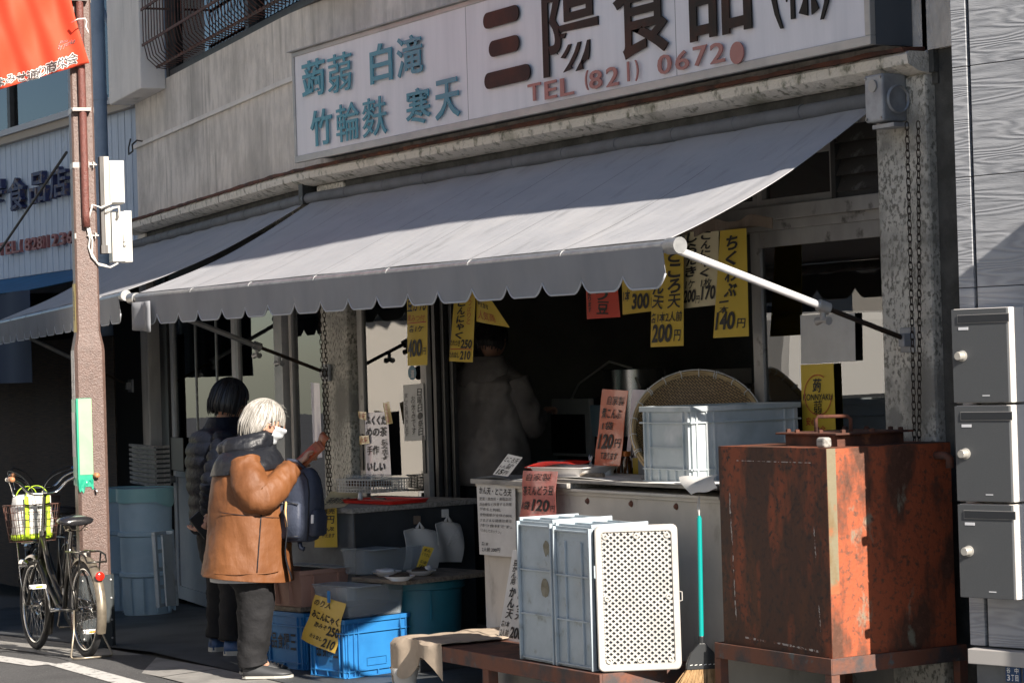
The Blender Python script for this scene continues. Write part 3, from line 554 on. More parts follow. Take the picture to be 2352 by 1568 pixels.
# ================================================================== AWNINGS
def awning(name, label, group, A0, A1, B0, B1, nsc, seams, arms, outn, sag=.085, endtip=True):
    """A rail ends, B front bar ends (left, right)"""
    t = thing(name, label, 'awning', ((A0+A1)/2), group)
    top = .0
    def cp(u, v):
        a = A0.lerp(A1, u)+V((0, 0, -.03)); b = B0.lerp(B1, u)+V((0, 0, .028)); p = a.lerp(b, v); p.z -= sag*math.sin(v*PI)*(.55+.45*math.cos(u*PI*2))*.6
        p.z += .004*math.sin(u*60+v*3)*(1-v)+.005*noise.noise(V((u*9, v*3, 1))); 
        return p+outn*(.02*math.sin(v*PI)*(1 if u > .98 else 0))
    m = MB(); m.sheet(cp, 120, 24, th=.003); m.build('canopy', 'awning', t, smooth=50)
    for k in range(1, seams):
        u = k/seams; m = MB(); m.sheet(lambda a, b: cp(u+.0011*a, b)+V((0, 0, .0035)), 1, 24); m.build('seam', 'awning_seam', t)
    L = (B1-B0).length; dv = (B1-B0).normalized()
    def val(u, v):
        x = u*nsc; f = x-math.floor(x); q = min(f, 1-f); peak = max(0, 1-q/.22)**1.6; h = .165-.055*peak
        p = B0.lerp(B1, u)+outn*.03+V((0, 0, -.0)); p.z -= h*v; p += outn*(.004*math.sin(u*nsc*2*PI)*v+.012*noise.noise(V((u*14, v*2, 5)))*v-.012*v); return p
    m = MB(); m.sheet(val, nsc*18, 4, th=.002); m.build('valance', 'valance', t, smooth=50)
    m = MB(); pts = [val(i/(nsc*18), 1)+outn*.002 for i in range(nsc*18+1)]; m.tube(pts, .0045, 5); m.build('piping', 'awning_edge', t, smooth=True)
    m = MB(); m.cyl(A0-dv*.12, A1+dv*.06, .033, 14)
    for k in range(1, 11): p = A0.lerp(A1, k/11); m.cyl(p-dv*.008, p+dv*.008, .0355, 14)
    m.build('roller', 'roller', t, smooth=40)
    m = MB(); m.cyl(B0-dv*.12, B1+dv*.03, .026, 14); m.cyl(B0-dv*.15, B0-dv*.05, .033, 14); m.cyl(B1-dv*.0, B1+dv*.08, .034, 14)
    for k in range(1, 7): p = B0.lerp(B1, k/7); m.cyl(p-dv*.02, p+dv*.02, .0285, 14)
    m.build('front_bar', 'galv', t, smooth=40)
    for (p, q, f, bright) in arms:
        mid = p.lerp(q, f); o = MB(); o.cyl(p, mid, .0165, 12); a = o.build('arm', 'white_pipe' if bright else 'galv', t, smooth=40)
        o = MB(); o.cyl(mid-(q-p)*.02, q, .011, 10); o.build('arm_rod', 'chain', a, smooth=40)
        d = (q-p).normalized()
        o = MB(); o.cyl(mid-d*.02, mid+d*.03, .026, 12); o.cyl(mid+V((0, 0, -.02)), mid+V((0, 0, -.055)), .012, 8); o.tube([mid+V((0, 0, -.06))-dv*.04, mid+V((0, 0, -.055)), mid+V((0, 0, -.06))+dv*.04], [.018, .011, .018], 8)
        o.build('wing_bolt', 'galv' if not bright else 'alu_old', a, smooth=40); o = MB()
        if not bright: mm = p.lerp(q, min(.95, f+.13)); o.cyl(mm+V((0, 0, -.01)), mm+V((0, 0, -.05)), .012, 8); o.tube([mm+V((0, 0, -.055))-dv*.045, mm+V((0, 0, -.05)), mm+V((0, 0, -.055))+dv*.045], [.018, .011, .018], 8)
        if not bright: o.build('wing_bolt', 'galv', a, smooth=40)
        o = MB(); o.box((q.x-.05, q.y+.005, q.z-.055), (q.x+.045, q.y+.022, q.z+.05)); o.box((q.x-.02, q.y-.03, q.z-.03), (q.x+.02, q.y+.005, q.z+.025)); o.build('wall_bracket', 'gearbox', a, bevel=.004)
    return t
A0, A1 = V((-13.50, -.02, 2.69)), V((-7.98, -.02, 2.69)); B0, B1 = V((-13.62, -1.13, 2.085)), V((-7.97, -1.11, 2.065))
aw = awning('awning', 'grey fabric awning with scalloped valance stretched over the shop counter, sunlit below and shaded above', 'retractable awnings of the shop', A0, A1, B0, B1, 18, 7,
    [(B1+V((.03, 0, -.01)), V((-7.81, -.03, 1.665)), .63, True), (B0+V((.12, .02, -.05)), V((-13.36, -.03, 1.60)), .60, False)], V((0, -1, 0)))
# end flap of the valance at the left
m = MB(); m.sheet(lambda u, v: B0+V((-.005+.30*u, -.05-.01*math.sin(u*9), -.03-.165*v-.02*v*u)), 8, 4, th=.003); m.build('valance_flap', 'valance', aw, smooth=True)
m = MB(); g0 = V((-7.83, -.02, 2.685)); m.box((g0.x-.06, g0.y-.13, g0.z-.11), (g0.x+.06, g0.y+.0, g0.z+.09)); gb = m.build('gear_box', 'gearbox', aw, bevel=.01)
m = MB(); Tg = planeT((g0.x, g0.y-.131, g0.z), FX, UZ); m.prism([(.026*math.cos(a), .04+.026*math.sin(a)) for a in [2*PI*i/16 for i in range(16)]], Tg, .006)
for u, v in ((-.048, .075), (.048, .075), (-.048, -.095), (.048, -.095)): m.prism([(u+.006*math.cos(a), v+.006*math.sin(a)) for a in [2*PI*i/8 for i in range(8)]], Tg, .004)
m.build('gear_cap', 'alu_old', gb)
m = MB(); m.box((g0.x-.05, g0.y-.10, g0.z-.135), (g0.x+.09, g0.y-.02, g0.z-.118)); m.lathe([(.055, -.008), (.062, 0), (.055, .008)], 20, c=(g0.x+.075, g0.y-.06, g0.z-.02), ax=Matrix.Rotation(R(90), 3, 'Y')); m.build('chain_wheel', 'gearbox', gb, smooth=40)
def chain(name, pts, parent, r=.0028, ll=.034, lw=.010):
    m = MB(); d = 0; tot = sum((pts[i+1]-pts[i]).length for i in range(len(pts)-1)); n = int(tot/(ll*.80)); 
    def pos(t):
        t *= tot
        for i in range(len(pts)-1):
            s = (pts[i+1]-pts[i]).length
            if t <= s: return pts[i].lerp(pts[i+1], t/s), (pts[i+1]-pts[i]).normalized()
            t -= s
        return pts[-1], (pts[-1]-pts[-2]).normalized()
    for i in range(n):
        p, t = pos((i+.5)/n); a = t.cross(V((.3, 1, .1))).normalized(); b = t.cross(a)
        w = (a if i % 2 else (a*.35+b).normalized()); h = ll/2-lw; P2 = []
        for q in range(8):
            an = 2*PI*q/8; P2.append(p+w*lw*math.cos(an)+t*(h*(1 if math.sin(an) > 0 else -1)+lw*math.sin(an)))
        m.tube(P2, r, 4, closed=True)
    return m.build(name, 'chain', parent)
c0 = at(2083, 282, Y=-.08); c1 = at(2109, 280, Y=-.07)
chain('chain', [c0, at(2096, 790, Y=-.06), at(2099, 1025, Y=-.06)+V((0, 0, -.25))], aw, lw=.0105, ll=.036); chain('chain', [c1, at(2112, 790, Y=-.06), at(2106, 1025, Y=-.06)+V((0, 0, -.25))], aw, lw=.0105, ll=.036)
q0 = at(733, 700, Y=-.07); q1 = at(748, 1090, Y=-.07)
chain('chain', [q0+V((0, 0, .6)), q0, q1+V((.03, 0, 0)), q1+V((.03, 0, -.15))], aw); chain('chain', [q0+V((.065, 0, .6)), q0+V((.065, 0, 0)), q1+V((.065, 0, 0)), q1+V((.065, 0, -.15))], aw)
m = MB(); b = at(700, 452, Y=-.03); m.box((b.x-.03, -.06, b.z-.05), (b.x+.03, .05, b.z+.08)); m.build('end_bracket', 'alu_dark', aw, bevel=.003)
# left awning on the wing
A0, A1 = wpt(4.85, .02, 2.69), wpt(-.02, .02, 2.69); B0, B1 = wpt(5.0, 1.10, 2.065), wpt(.36, 1.10, 2.115)
awning('awning', 'second grey awning of the shop, further left and partly behind the brown pole', 'retractable awnings of the shop', A0, A1, B0, B1, 15, 6, [(B0+V((.15, .02, -.03)), wpt(4.78, .10, 1.54), .62, False)], WN)
# ================================================================== RIGHT NEIGHBOUR, MAILBOXES
RE = V((math.cos(R(15)), math.sin(R(15)), 0)); RN = V((RE.y, -RE.x, 0)); RP = V((-6.99, -.435, 0)); RM = frame(RP, RE, -RN, UZ)
def rb(x, y, off=0): return atp(x, y, RP+RN*off, RN)
def rl(x, y, off=0): p = rb(x, y, off)-RP; return p.dot(RE), p.z
rbd = thing('neighbour_building', 'grey building at the right clad in wood grained panels above a smooth grey base', 'building', (-6.5, 0, 0))
sg0 = rl(2229, 300)[0]; l0 = rl(2204, 705)[0]
def joints(z0, z1, st): 
    o = []; z = z0
    while z < z1: o.append(z); z += st
    return o
zj = [.49, .80, 1.15, 1.50, 1.85, 2.27, 2.69, 3.11, 3.53, 4.0]
for i in range(len(zj)-1):
    m = MB(RM); m.box((l0, .0, zj[i]), (sg0-.008, .2, zj[i+1]-.003)); m.build('wood_panel', 'wood_cast', rbd, bevel=.002)
    m = MB(RM); m.box((sg0+.008, .0, zj[i]+.0), (6, .2, zj[i+1]-.003)); m.build('wood_panel', 'wood_cast', rbd, bevel=.002)
m = MB(RM); m.box((l0+.005, .02, .45), (6, 4.0, 12.0)); m.box((l0, .0, 4.0), (6, .02, 12.0)); m.build('wall', 'wood_groove', rbd)
m = MB(RM); m.box((l0-.004, -.125, 3.35), (6, -.001, 12.0)); m.build('shade_overhang', 'cap_grey', rbd)  # unseen overhang added to widen the shade band on the awning
cz = rl(2222, 1490, .05); m = MB(RM); m.box((cz[0], -.05, .425), (6, .2, .482)); m.build('ledge', 'cap_grey', rbd, bevel=.003)
m = MB(RM); m.box((cz[0]+.02, -.02, -.1), (6, 3, .424)); m.build('base_wall', 'neutral_concrete', rbd)
# unseen fin added past the picture edge, shaped to throw slanting shade on the panels
fl = rl(2262, 600); m = MB(RM); m.box((fl[0]+1.12, -.30, .5), (fl[0]+1.24, -.001, fl[1]+.73)); m.build('shade_fin', 'cap_grey', rbd, bevel=.004)
for i, (x0, x1) in enumerate(((2310, 2346), (2349, 2385))):
    a, z1 = rl(x0, 1510, .022); b, z0 = rl(x1, 1567, .022); t = MB(RM); t.box((a, -.028, z0), (b, -.0201, z1)); z0a = z0
    o = tag(t.build('address_plate', 'address_blue', None, bevel=.002), ['small dark blue plate with white district characters on the grey base wall', 'dark blue plate cut by the right picture edge, beside the district plate'][i], 'sign', 'address plates')
    T = planeT(RP+RE*a+RN*.0285+UZ*z0, RE, UZ); w, h = b-a, z1-z0; m = MB()
    if i == 0:
        for q, cc in enumerate('台東区'): txt(m, cc, T, (w*(.12+.3*q), h*.72, w*(.26+.3*q), h*.90), .01)
        txt(m, '谷', T, (w*.10, h*.38, w*.36, h*.62), .02); txt(m, '中', T, (w*.64, h*.38, w*.90, h*.62), .02)
        for q, cc in enumerate('3丁目'): txt(m, cc, T, (w*(.12+.28*q), h*.06, w*(.32+.28*q), h*.32), .02)
    else: txt(m, '3', T, (w*.2, h*.3, w*.6, h*.7), .02)
    m.build('lettering', 'white_paint', o)
# three mailboxes, one above the other
MO = .115
for i, (yt, yb) in enumerate(((708, 926), (929, 1151), (1154, 1371))):
    a, zt = rl(2184+i*7.5, yt, MO); b = rl(2313+i*6, yt, MO)[0]; zb = rl(2184+i*7.5, yb, MO)[1]; w = b-a
    t = thing('mailbox', 'dark grey wall mailbox with round knob, '+('top', 'middle', 'bottom')[i]+' of the three stacked at the right edge', 'mailbox', RP+RE*(a+b)/2+RN*.06+UZ*zb, 'stacked mailboxes')
    F = frame(RP+RE*a+UZ*zb, RE, -RN, UZ); h = zt-zb-.004
    m = MB(F); m.box((0, -MO+.014, 0), (w, -.001, h)); m.build('body', 'mailbox_cream', t, bevel=.003)
    m = MB(F); m.box((.0, -MO, .002), (w-.004, -MO+.012, h-.002)); d = m.build('door', 'mailbox_grey', t, bevel=.0015)
    m = MB(F); m.box((.028, -MO-.0015, h*.845), (.255, -MO-.0002, h*.935)); m.build('slot_trim', 'alu', d)
    m = MB(F); m.box((.031, -MO-.004, h*.85), (.253, -MO-.0018, h*.93)); m.build('flap', 'mailbox_flap', d)
    m = MB(F); m.box((.031, -MO-.0015, h*.775), (.074, -MO-.0003, h*.805)); m.build('name_label', 'grey_label', d)
    ax = Matrix.Rotation(R(90), 3, 'X'); m = MB(F); m.lathe([(0, .034), (.014, .034), (.0165, .030), (.0165, .006), (.021, .004), (.021, 0), (0, 0)], 24, c=(.045, -MO, h*.50), ax=ax); m.build('knob', 'knob', d, smooth=35)
    T = planeT(F @ V((0, -MO-.0005, 0)), RE, UZ); m = MB(); m.box((.125, -.0001, h*.055), (.158, .0004, h*.068)); mm = MB(T); mm.box((.128, h*.072, 0), (.160, h*.083, .0006)); mm.build('maker_mark', 'grey_label', d)
# ================================================================== LEFT NEIGHBOUR
YN = .95
def npt(x, y, Y=YN): return at(x, y, Y=Y)
nb = thing('neighbour_shop', 'pale blue clad shop building with dark blue characters at the far left', 'building', (-21, 2, 0))
xr = -18.75
ZB = npt(0, 642).z; m = MB(); m.box((-27, YN, ZB), (xr, YN+4, 3.93)); m.build('wall', 'blue_panel', nb)
m = MB(); [m.box((xr-.02-.155*k-.004, YN-.006, ZB), (xr-.02-.155*k+.004, YN-.0005, 3.93)) for k in range(50)]; m.build('panel_rib', 'blue_panel', nb)
m = MB(); m.box((-27, YN-.10, 3.93), (xr, YN-.0, 3.985)); m.build('window_sill', 'sill', nb); m = MB(); m.box((-27, YN-.07, 3.86), (xr, YN-.001, 3.929)); m.build('sill_band', 'sill_brown', nb)
m = MB(); m.box((-27, YN+.15, 3.985), (xr, YN+4, 7)); m.build('upper_wall', 'opp_dark', nb)
m = MB(); 
def vb(u, v): return V((-25.4+6.5*u, YN+.10-.02*abs(((u*34) % 1)-.5), 3.985+1.6*v))
m.sheet(vb, 34*6, 1); m.build('vertical_blind', 'blind_grey', nb)
for q in (-25.5, -22.1, -18.9): m = MB(); m.box((q, YN+.0, 3.985), (q+.08, YN+.14, 5.6)); m.build('window_frame', 'alu_dark', nb)
m = MB(); m.box((-25.42, YN+.04, 3.985), (-18.9, YN+.045, 5.6)); m.build('pane', 'window_glass', nb)
TN = planeT((0, YN-.02, 0), FX, UZ)
m = MB()
for ch, x0, y0, x1, y1 in (('屋', -18, 410, 22, 497), ('食', 33, 403, 70, 487), ('品', 83, 390, 120, 470), ('店', 130, 378, 168, 458)):
    a = npt(x0, (y0+y1)/2); b = npt(x1, (y0+y1)/2); t = npt((x0+x1)/2, y0+5); u = npt((x0+x1)/2, y1-4); txt(m, ch, TN, (a.x, u.z, b.x, t.z), bold=.035, th=.05)
m.build('lettering', 'navy_letter', nb)
m = MB(); s = 'TEL.(828)1236'; xs_ = [7, 24, 38, 50, 55, 68, 83, 97, 108, 117, 130, 148, 165]
for i, ch in enumerate(s):
    x0 = xs_[i]; w = 12 if ch not in '.()1' else 6; yb = 589-.172*x0; b = npt(x0+w, yb); a = npt(x0, yb); txt(m, ch, TN, (a.x, npt(x0, yb).z, b.x, npt(x0, yb-(6 if ch == '.' else 29)).z), bold=.02, th=.03)
m.build('lettering', 'tel_letter', nb)
m = MB(); m.box((-27, YN+.02, -1), (-26, YN+3, ZB)); m.box((-19.3, YN+.4, -1), (xr, YN+1, ZB)); m.box((-26, YN+2.2, -1), (-19.3, YN+2.4, ZB)); m.build('lower_wall', 'opp_dark', nb)
ZF = at(0, 672, Y=YN-1.0).z
na = thing('blue_awning', 'bright blue awning with a dark front drop on the shop at the far left', 'awning', (-22, .3, 2.3))
m = MB(); m.sheet(lambda u, v: V((-27+8.3*u, YN-.01-1.0*v, ZB-.01-(ZB-ZF)*v-.02*math.sin(v*PI))), 30, 6, th=.004); m.build('canopy', 'blue_awning', na, smooth=40)
m = MB(); m.sheet(lambda u, v: V((-27+8.3*u, YN-1.01-.02*math.sin(u*60), ZF-.01-.75*v)), 60, 3, th=.004); m.build('front_drop', 'navy_awning', na, smooth=40)
# reed blind hanging under
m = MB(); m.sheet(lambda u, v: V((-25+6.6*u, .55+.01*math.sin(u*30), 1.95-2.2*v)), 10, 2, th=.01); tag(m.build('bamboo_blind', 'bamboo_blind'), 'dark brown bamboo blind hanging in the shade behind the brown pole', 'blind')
# blue corrugated side wall between both buildings, pipe
m = MB(); cw = lambda u, v: V((-18.7+1.2*u+.0, 1.15+.018*math.sin(u*1.2/.07*2*PI), -.4+6.4*v)); m.sheet(cw, 17*8, 1, th=.01)
o = tag(m.build('corrugated_wall', 'blue_corr', None, smooth=50), 'blue grey corrugated metal wall in the gap between the two buildings', 'wall')
m = MB(); p = at(232, 300, Y=.6); m.cyl((p.x, .6, -.4), (p.x, .6, 6), .055, 14); 
for z in (1.2, 2.6, 3.9): m.cyl((p.x, .6, z), (p.x, .6, z+.05), .062, 14)
tag(m.build('drain_pipe', 'blue_corr', None, smooth=40), 'grey blue vertical drain pipe beside the brown pole, in the gap between buildings', 'pipe')
m = MB(); q = at(262, 100, Y=.75); m.tube([at(215, -30, Y=.75), at(265, 95, Y=.75)], .02, 8); tag(m.build('slanting_pole', 'blue_corr', None, smooth=True), 'thin slanting grey pole high up in the gap between the buildings', 'pole')
m = MB(); m.tube([at(-10, 590, Y=-.6), at(75, 465, Y=-.6), at(153, 350, Y=-.6)], .010, 8); tag(m.build('guy_wire', 'alu_dark', None, smooth=True), 'dark stay wire slanting in front of the blue panels at the far left', 'wire')
# ================================================================== POLE
PO = at(221, 1492, Z=-.04); PO.z = 0; POY = PO.y; PN = V((math.cos(R(13)), -math.sin(R(13)), 0)); PT = V((-PN.y, PN.x, 0)); PM = frame(PO, PN, PT, UZ)
pole = thing('utility_pole', 'brown steel street pole with a wider foot, red conduit, bands and stickers', 'pole', PO+V((0, 0, gz(PO.x))))
def rect(w, z, c=.018, dx=0): 
    h = w/2; return [V(p) for p in ((h, -h+c, z), (h, h-c, z), (h-c, h, z), (-h+c, h, z), (-h, h-c, z), (-h, -h+c, z), (-h+c, -h, z), (h-c, -h, z))]
m = MB(PM); m.loft([rect(.182, -.05), rect(.182, 1.77), rect(.176, 1.80, .016), rect(.148, 1.875, .014), rect(.142, 1.89, .012), rect(.122, 6.2, .010)]); m.build('shaft', 'pole_brown', pole, smooth=30)
m = MB(PM); m.loft([rect(.215, -.05, .02), rect(.212, .42, .02), rect(.17, .421, .02)]); 
wr = m.build('foot_wrap', 'rubber_sheet', pole, smooth=30); m = MB(PM)
for t in (-.085, .085):
    for z in (.04, .15, .28, .39): m.lathe([(0, .005), (.006, .003), (.007, 0)], 8, c=(.1066, t, z), ax=Matrix.Rotation(R(90), 3, 'Y'))
m.build('rivet', 'alu', wr)
m = MB(PM); m.tube([(.088, -.004, 6), (.088, -.004, 4), (.086, .0, 2.60), (.085, .002, 2.52)], .0235, 12); m.build('conduit', 'conduit_red', pole, smooth=True)
def zpx(x, y): return at(x, y, Y=POY).z
for y in (4, 258, 384, 546):
    z = zpx(180, y); h = .066; m = MB(PM); rr = .006; 
    m.box((-h-.003, -h-.003, z-.017), (h+.003, -h, z+.017)); m.box((h, -h, z-.017), (h+.003+(.045 if y < 300 else 0), h, z+.017)) if y > 300 else m.box((h, -h, z-.010), (h+.05, .045, z+.010)); m.box((-h-.003, h, z-.017), (h, h+.003, z+.017))
    if y > 300:
        m.box((h+.003, .022, z-.02), (h+.03, .028, z+.02)); m.box((h+.003, .05, z-.02), (h+.03, .056, z+.02)); m.cyl((h+.018, .005, z), (h+.018, .075, z), .006, 8)
    m.build('band', 'band', pole, bevel=.002)
def pole_sheet(name, mm, fn_side, t0, t1, z0, z1, off=.0015, label=None, w=.142):
    m = MB(PM); h = w/2
    if fn_side == 'left': m.box((t0*h, -h-off, z0), (t1*h, -h-off-.001, z1))
    else: m.box((h+off, t0*h, z0), (h+off+.001, t1*h, z1))
    return m.build(name, mm, pole, label=label)
st = pole_sheet('camera_notice', 'sticker_yellow', 'left', -.7, .92, zpx(170, 765), zpx(170, 655), w=.1455)
m = MB(); T = planeT(PM @ V((0, -.0757, 0)), PN, UZ); h = .068; z0, z1 = zpx(170, 740), zpx(170, 672); txt(m, '防犯カメラ作動中', T, (-.03, z0, .03, z1), .02, vertical=True, th=.001); m.build('lettering', 'sticker_dark', st)
o = pole_sheet('metal_plate', 'plate_grey', 'left', -.80, .80, zpx(170, 930), zpx(170, 806), w=.182)
m = MB(); T = planeT(PM @ V((0, -.0937, 0)), PN, UZ)
for k in range(4):
    for j in range(22 if k < 2 else 12): zz = zpx(170, 925)+.01+j*.014; m.box((.05-k*.026, -.0942, zz), (.054-k*.026, -.0938, zz+.009)) if random.random() < .85 else None
mm = MB(PM); mm.v = [PM @ p for p in m.v]; mm.f = m.f; mm.m = m.m; mm.build('lettering', 'ink', o)
pole_sheet('green_tape', 'tape_green', 'left', -.95, 1.0, zpx(170, 1110), zpx(170, 916), .004, w=.182)
pole_sheet('green_tape', 'tape_green', 'right', -1.0, -.05, zpx(170, 1112), zpx(170, 914), .004, w=.182)
pole_sheet('pale_tape', 'tape_pale', 'right', -.88, .0, zpx(170, 1085), zpx(170, 915), .0065, w=.182)
pole_sheet('silver_patch', 'tape_silver', 'left', -.85, .9, zpx(170, 1045), zpx(170, 945), .0065, w=.182)
m = MB(PM); m.sheet(lambda u, v: V((.0975+.004*math.sin(u*9+v*4), -.09+.09*u, 1.0-(.05+.03*math.sin(u*7)+.012*math.sin(u*23))*v)), 16, 3, th=.001); m.build('torn_tape', 'tape_green', pole)
# back board and boxes
m = MB(PM); m.box((-.01, .095, 2.36), (.06, .135, 2.95)); bd = tag(m.build('mounting_board', ['board_grey'], None, bevel=.002), 'weathered grey wooden board fixed upright on the brown pole behind the white boxes', 'board')
m = MB(PM); m.box((.0602, .118, 2.362), (.066, .150, 2.948)); m.build('edge_strip', 'board_light', bd); m = MB(PM); m.box((.0, .09, 2.36), (.075, .13, 2.41)); m.build('end_block', 'board_grey', bd)
def jbox(t0, t1, z0, z1, lab, latch):
    t = thing('junction_box', lab, 'electrical box', PM @ V((.0, (t0+t1)/2, z0)), 'white boxes on the pole')
    m = MB(PM); m.box((-.09, t0, z0), (.055, t1, z1)); m.build('body', 'cream_box', t, bevel=.004)
    m = MB(PM); 
    if latch: m.box((-.092, t1-.03, z0-.004), (.06, t1+.018, z1+.004)); 
    else: m.box((.0555, t0+.004, z0+.004), (.060, t1-.004, z1-.004))
    c = m.build('cover', 'cream_box', t, bevel=.003)
    if latch: m = MB(PM); m.box((.0605, t1-.036, z0+.12), (.068, t1-.022, z0+.17)); m.box((.0605, t1-.036, z0+.095), (.07, t1-.018, z0+.112)); m.build('latch', 'cream_box', c)
    return t
jbox(.150, .243, 2.665, 2.925, 'cream white electrical box, the upper and smaller one on the pole', False)
jbox(.158, .262, 2.31, 2.615, 'cream white electrical box with a side latch, the lower one on the pole', True)
m = MB(PM)
m.tube([(.085, .0, 2.55), (.085, .02, 2.45), (.08, .012, 2.40), (.085, .03, 2.34), (.08, .07, 2.29), (.07, .14, 2.275), (.05, .19, 2.30)], .006, 7)
m.tube([(.085, .01, 2.55), (.085, .035, 2.44), (.085, .03, 2.36), (.085, .06, 2.30), (.07, .12, 2.285)], .006, 7)
m.tube([(.085, .01, 2.54), (.1, .04, 2.655), (.1, .09, 2.635), (.09, .15, 2.66), (.075, .175, 2.70)], .007, 7)
m.tube([(.06, .12, 2.60), (.08, .165, 2.635), (.09, .20, 2.64), (.085, .20, 2.60), (.062, .19, 2.57)], .009, 7)
tag(m.build('cable_bundle', 'cable', None, smooth=True), 'looped off white cables running from the red conduit to the white boxes', 'cable')
# banner
BN = V((math.cos(R(20)), -math.sin(R(20)), 0)); BP = PO+PN*.16
def bxy(x, y, o=0): return atp(x, y, BP+BN*o, BN)
def rip(x, y): return .035*math.sin(x*.035+y*.02)+.02*math.sin(x*.09-y*.03)-.02
def bfn(u, v):
    rx = 128+32*v/.44 if v < .44 else 160+45*((v-.44)/.56)**1.25; ry = -150+295*v; lx = -160; ly = -150+(410)*v
    x = lx+(rx-lx)*u; y = ly+(ry-ly)*u+12*math.sin(u*PI)*v*-.3; return bxy(x, y, rip(x, y))
bn = thing('street_banner', 'orange red fabric banner with brown characters along its lower edge, tied to the pole', 'banner', BP+V((0, 0, 3.4)))
m = MB(); m.sheet(bfn, 60, 50, th=.0015); m.build('cloth', 'banner_red', bn, smooth=True)
for mm, bo, off in (('white_paint', .034, .004), ('ink_brown', .012, .007)):
    m = MB()
    for ch, x0, y0, x1, y1 in (('よ', -8, 178, 12, 200), ('み', 13, 169, 36, 193), ('せ', 36, 165, 61, 189), ('通', 60, 159, 92, 185), ('り', 89, 150, 107, 176), ('商', 105, 139, 132, 170), ('栄', 131, 130, 157, 160), ('会', 153, 120, 179, 151)):
        w = x1-x0; ang = -.24
        def TF(p, q, o, xm=(x0+x1)/2, ym=(y0+y1)/2): 
            X = xm+p; Yy = ym-q+ang*p; return bxy(X, Yy, rip(X, Yy)+off)
        
        if mm == 'white_paint':
            for dx, dy in ((-1.4, 0), (1.4, 0), (0, -1.4), (0, 1.4), (-1, -1), (1, 1), (1, -1), (-1, 1)): txt(m, ch, TF, (-w*.47+dx, -(y1-y0)*.42+dy, w*.47+dx, (y1-y0)*.42+dy), bold=.02, th=.001+.0001*(dx+2*dy))
        else: txt(m, ch, TF, (-w*.47, -(y1-y0)*.42, w*.47, (y1-y0)*.42), bold=.016, th=.001)
    def TF(p, q, o): X = 133+p; Yy = 118-q-.42*p; return bxy(X, Yy, rip(X, Yy)+off)
    txt(m, 'by yuriko', TF, (0, 0, 40, 13), bold=bo*.55-.01, th=.001, shear=.3)
    def TF(p, q, o): X = 131+p; Yy = 104-q-.25*p; return bxy(X, Yy, rip(X, Yy)+off)
    txt(m, 'Jizo', TF, (4, 0, 25, 8), bold=bo*.55-.01, th=.001, shear=.2)
    m.build('lettering', mm, bn)
m = MB(); m.tube([bxy(165, 52, .05), bxy(180, 44, .12), bxy(196, 43, .1), bxy(199, 50, .1), bxy(197, 62, .1), bxy(202, 72, .1), bxy(203, 76, .1)], .004, 6); m.build('tie_string', 'white_paint', bn, smooth=True)
# ================================================================== things behind the pole, in front of the wing doors
def wloc(x, y, off): p = wing(x, y, off); return (p-WP).dot(WD), p.z
GF = lambda o: frame(o, WD*-1, WN*-1, UZ)      # x to the right along the wing, y into the building
s0, _ = wloc(354, 1060, .3); s1, _ = wloc(297, 1060, .3); zt = wloc(340, 1018, .3)[1]; zb = wloc(340, 1115, .3)[1]
t = thing('slatted_box', 'weathered grey slatted wooden box standing on the pale blue tubs beside the door', 'box', wpt((s0+s1)/2, .3, zb)); L = s1-s0
F = frame(wpt(s1, .3, zb), WD*-1, WN*-1, UZ); 
for k in range(9): m = MB(F); z = k*(zt-zb)/9; m.box((0, 0, z), (L, .02, z+(zt-zb)/9-.014)); m.box((L-.016, .0205, z), (L, .12, z+(zt-zb)/9-.014)); m.build('slat', 'wood_grey', t)
m = MB(F); m.box((.01, .021, 0), (L-.017, .12, zt-zb-.03)); m.build('core', 'black_plastic', t)
for i, (x, y, r_) in enumerate(((285, 1245, .19), (340, 1245, .19))):
    p = wing(x, 1390, .42); q = V((p.x, p.y, 0)); zt2 = wing(x, 1122, .42).z; z0 = gz(q.x)+.03
    t = thing('plastic_tub', ['pale blue plastic tub draped with a thin sheet, directly right of the pole foot', 'pale blue plastic tub nearest the white door, under the slatted box'][i], 'tub', (q.x, q.y, z0), 'pale blue tubs by the pole')
    m = MB(); H = zt2-z0; m.lathe([(0, 0), (r_*.9, 0), (r_*.92, .02), (r_*.97, H*.30), (r_*1.06, H*.31), (r_*1.06, H*.335), (r_*.98, H*.34), (r_*1.0, H*.62), (r_*1.08, H*.63), (r_*1.08, H*.66), (r_, H*.665), (r_*1.02, H*.97), (r_*1.09, H*.975), (r_*1.09, H), (0, H+.004)], 32, c=(q.x, q.y, z0)); m.build('body', 'lightblue_tub', t, smooth=35)
    m = MB(); m.sheet(lambda u, v: V((q.x+r_*1.11*math.cos(u*2*PI), q.y+r_*1.11*math.sin(u*2*PI)*1.0, z0+H+.006-.10*v-.06*v*math.sin(u*17)*(.5+.5*math.sin(u*5)))), 60, 3); m.build('sheet_cover', 'teal_sheet', t, smooth=True)
    m = MB()
    for a in range(0, 12): an = a*2*PI/12; m.box((q.x+r_*math.cos(an)-.004, q.y+r_*math.sin(an)-.004, z0+.02), (q.x+r_*1.05*math.cos(an)+.004, q.y+r_*1.05*math.sin(an)+.004, z0+H*.3))
    m.build('rib', 'lightblue_tub', t)
p = wing(372, 1392, .55); t = thing('folding_crate', 'grey folding crate standing on end beside the white door', 'crate', V((p.x, p.y, p.z)))
F = frame(p+V((0, 0, 0)), V((.6, -.8, 0)), V((.8, .6, 0)), V((-.10, .0, 1)).normalized()); 
m = MB(F); h = .52; w = .10
m.box((-w/2-.03, 0, 0), (-w/2, .03, h)); m.box((w/2, 0, 0), (w/2+.03, .03, h))
for k in range(5): m.box((-w/2, 0, k*h/4.2), (w/2, .025, k*h/4.2+.025))
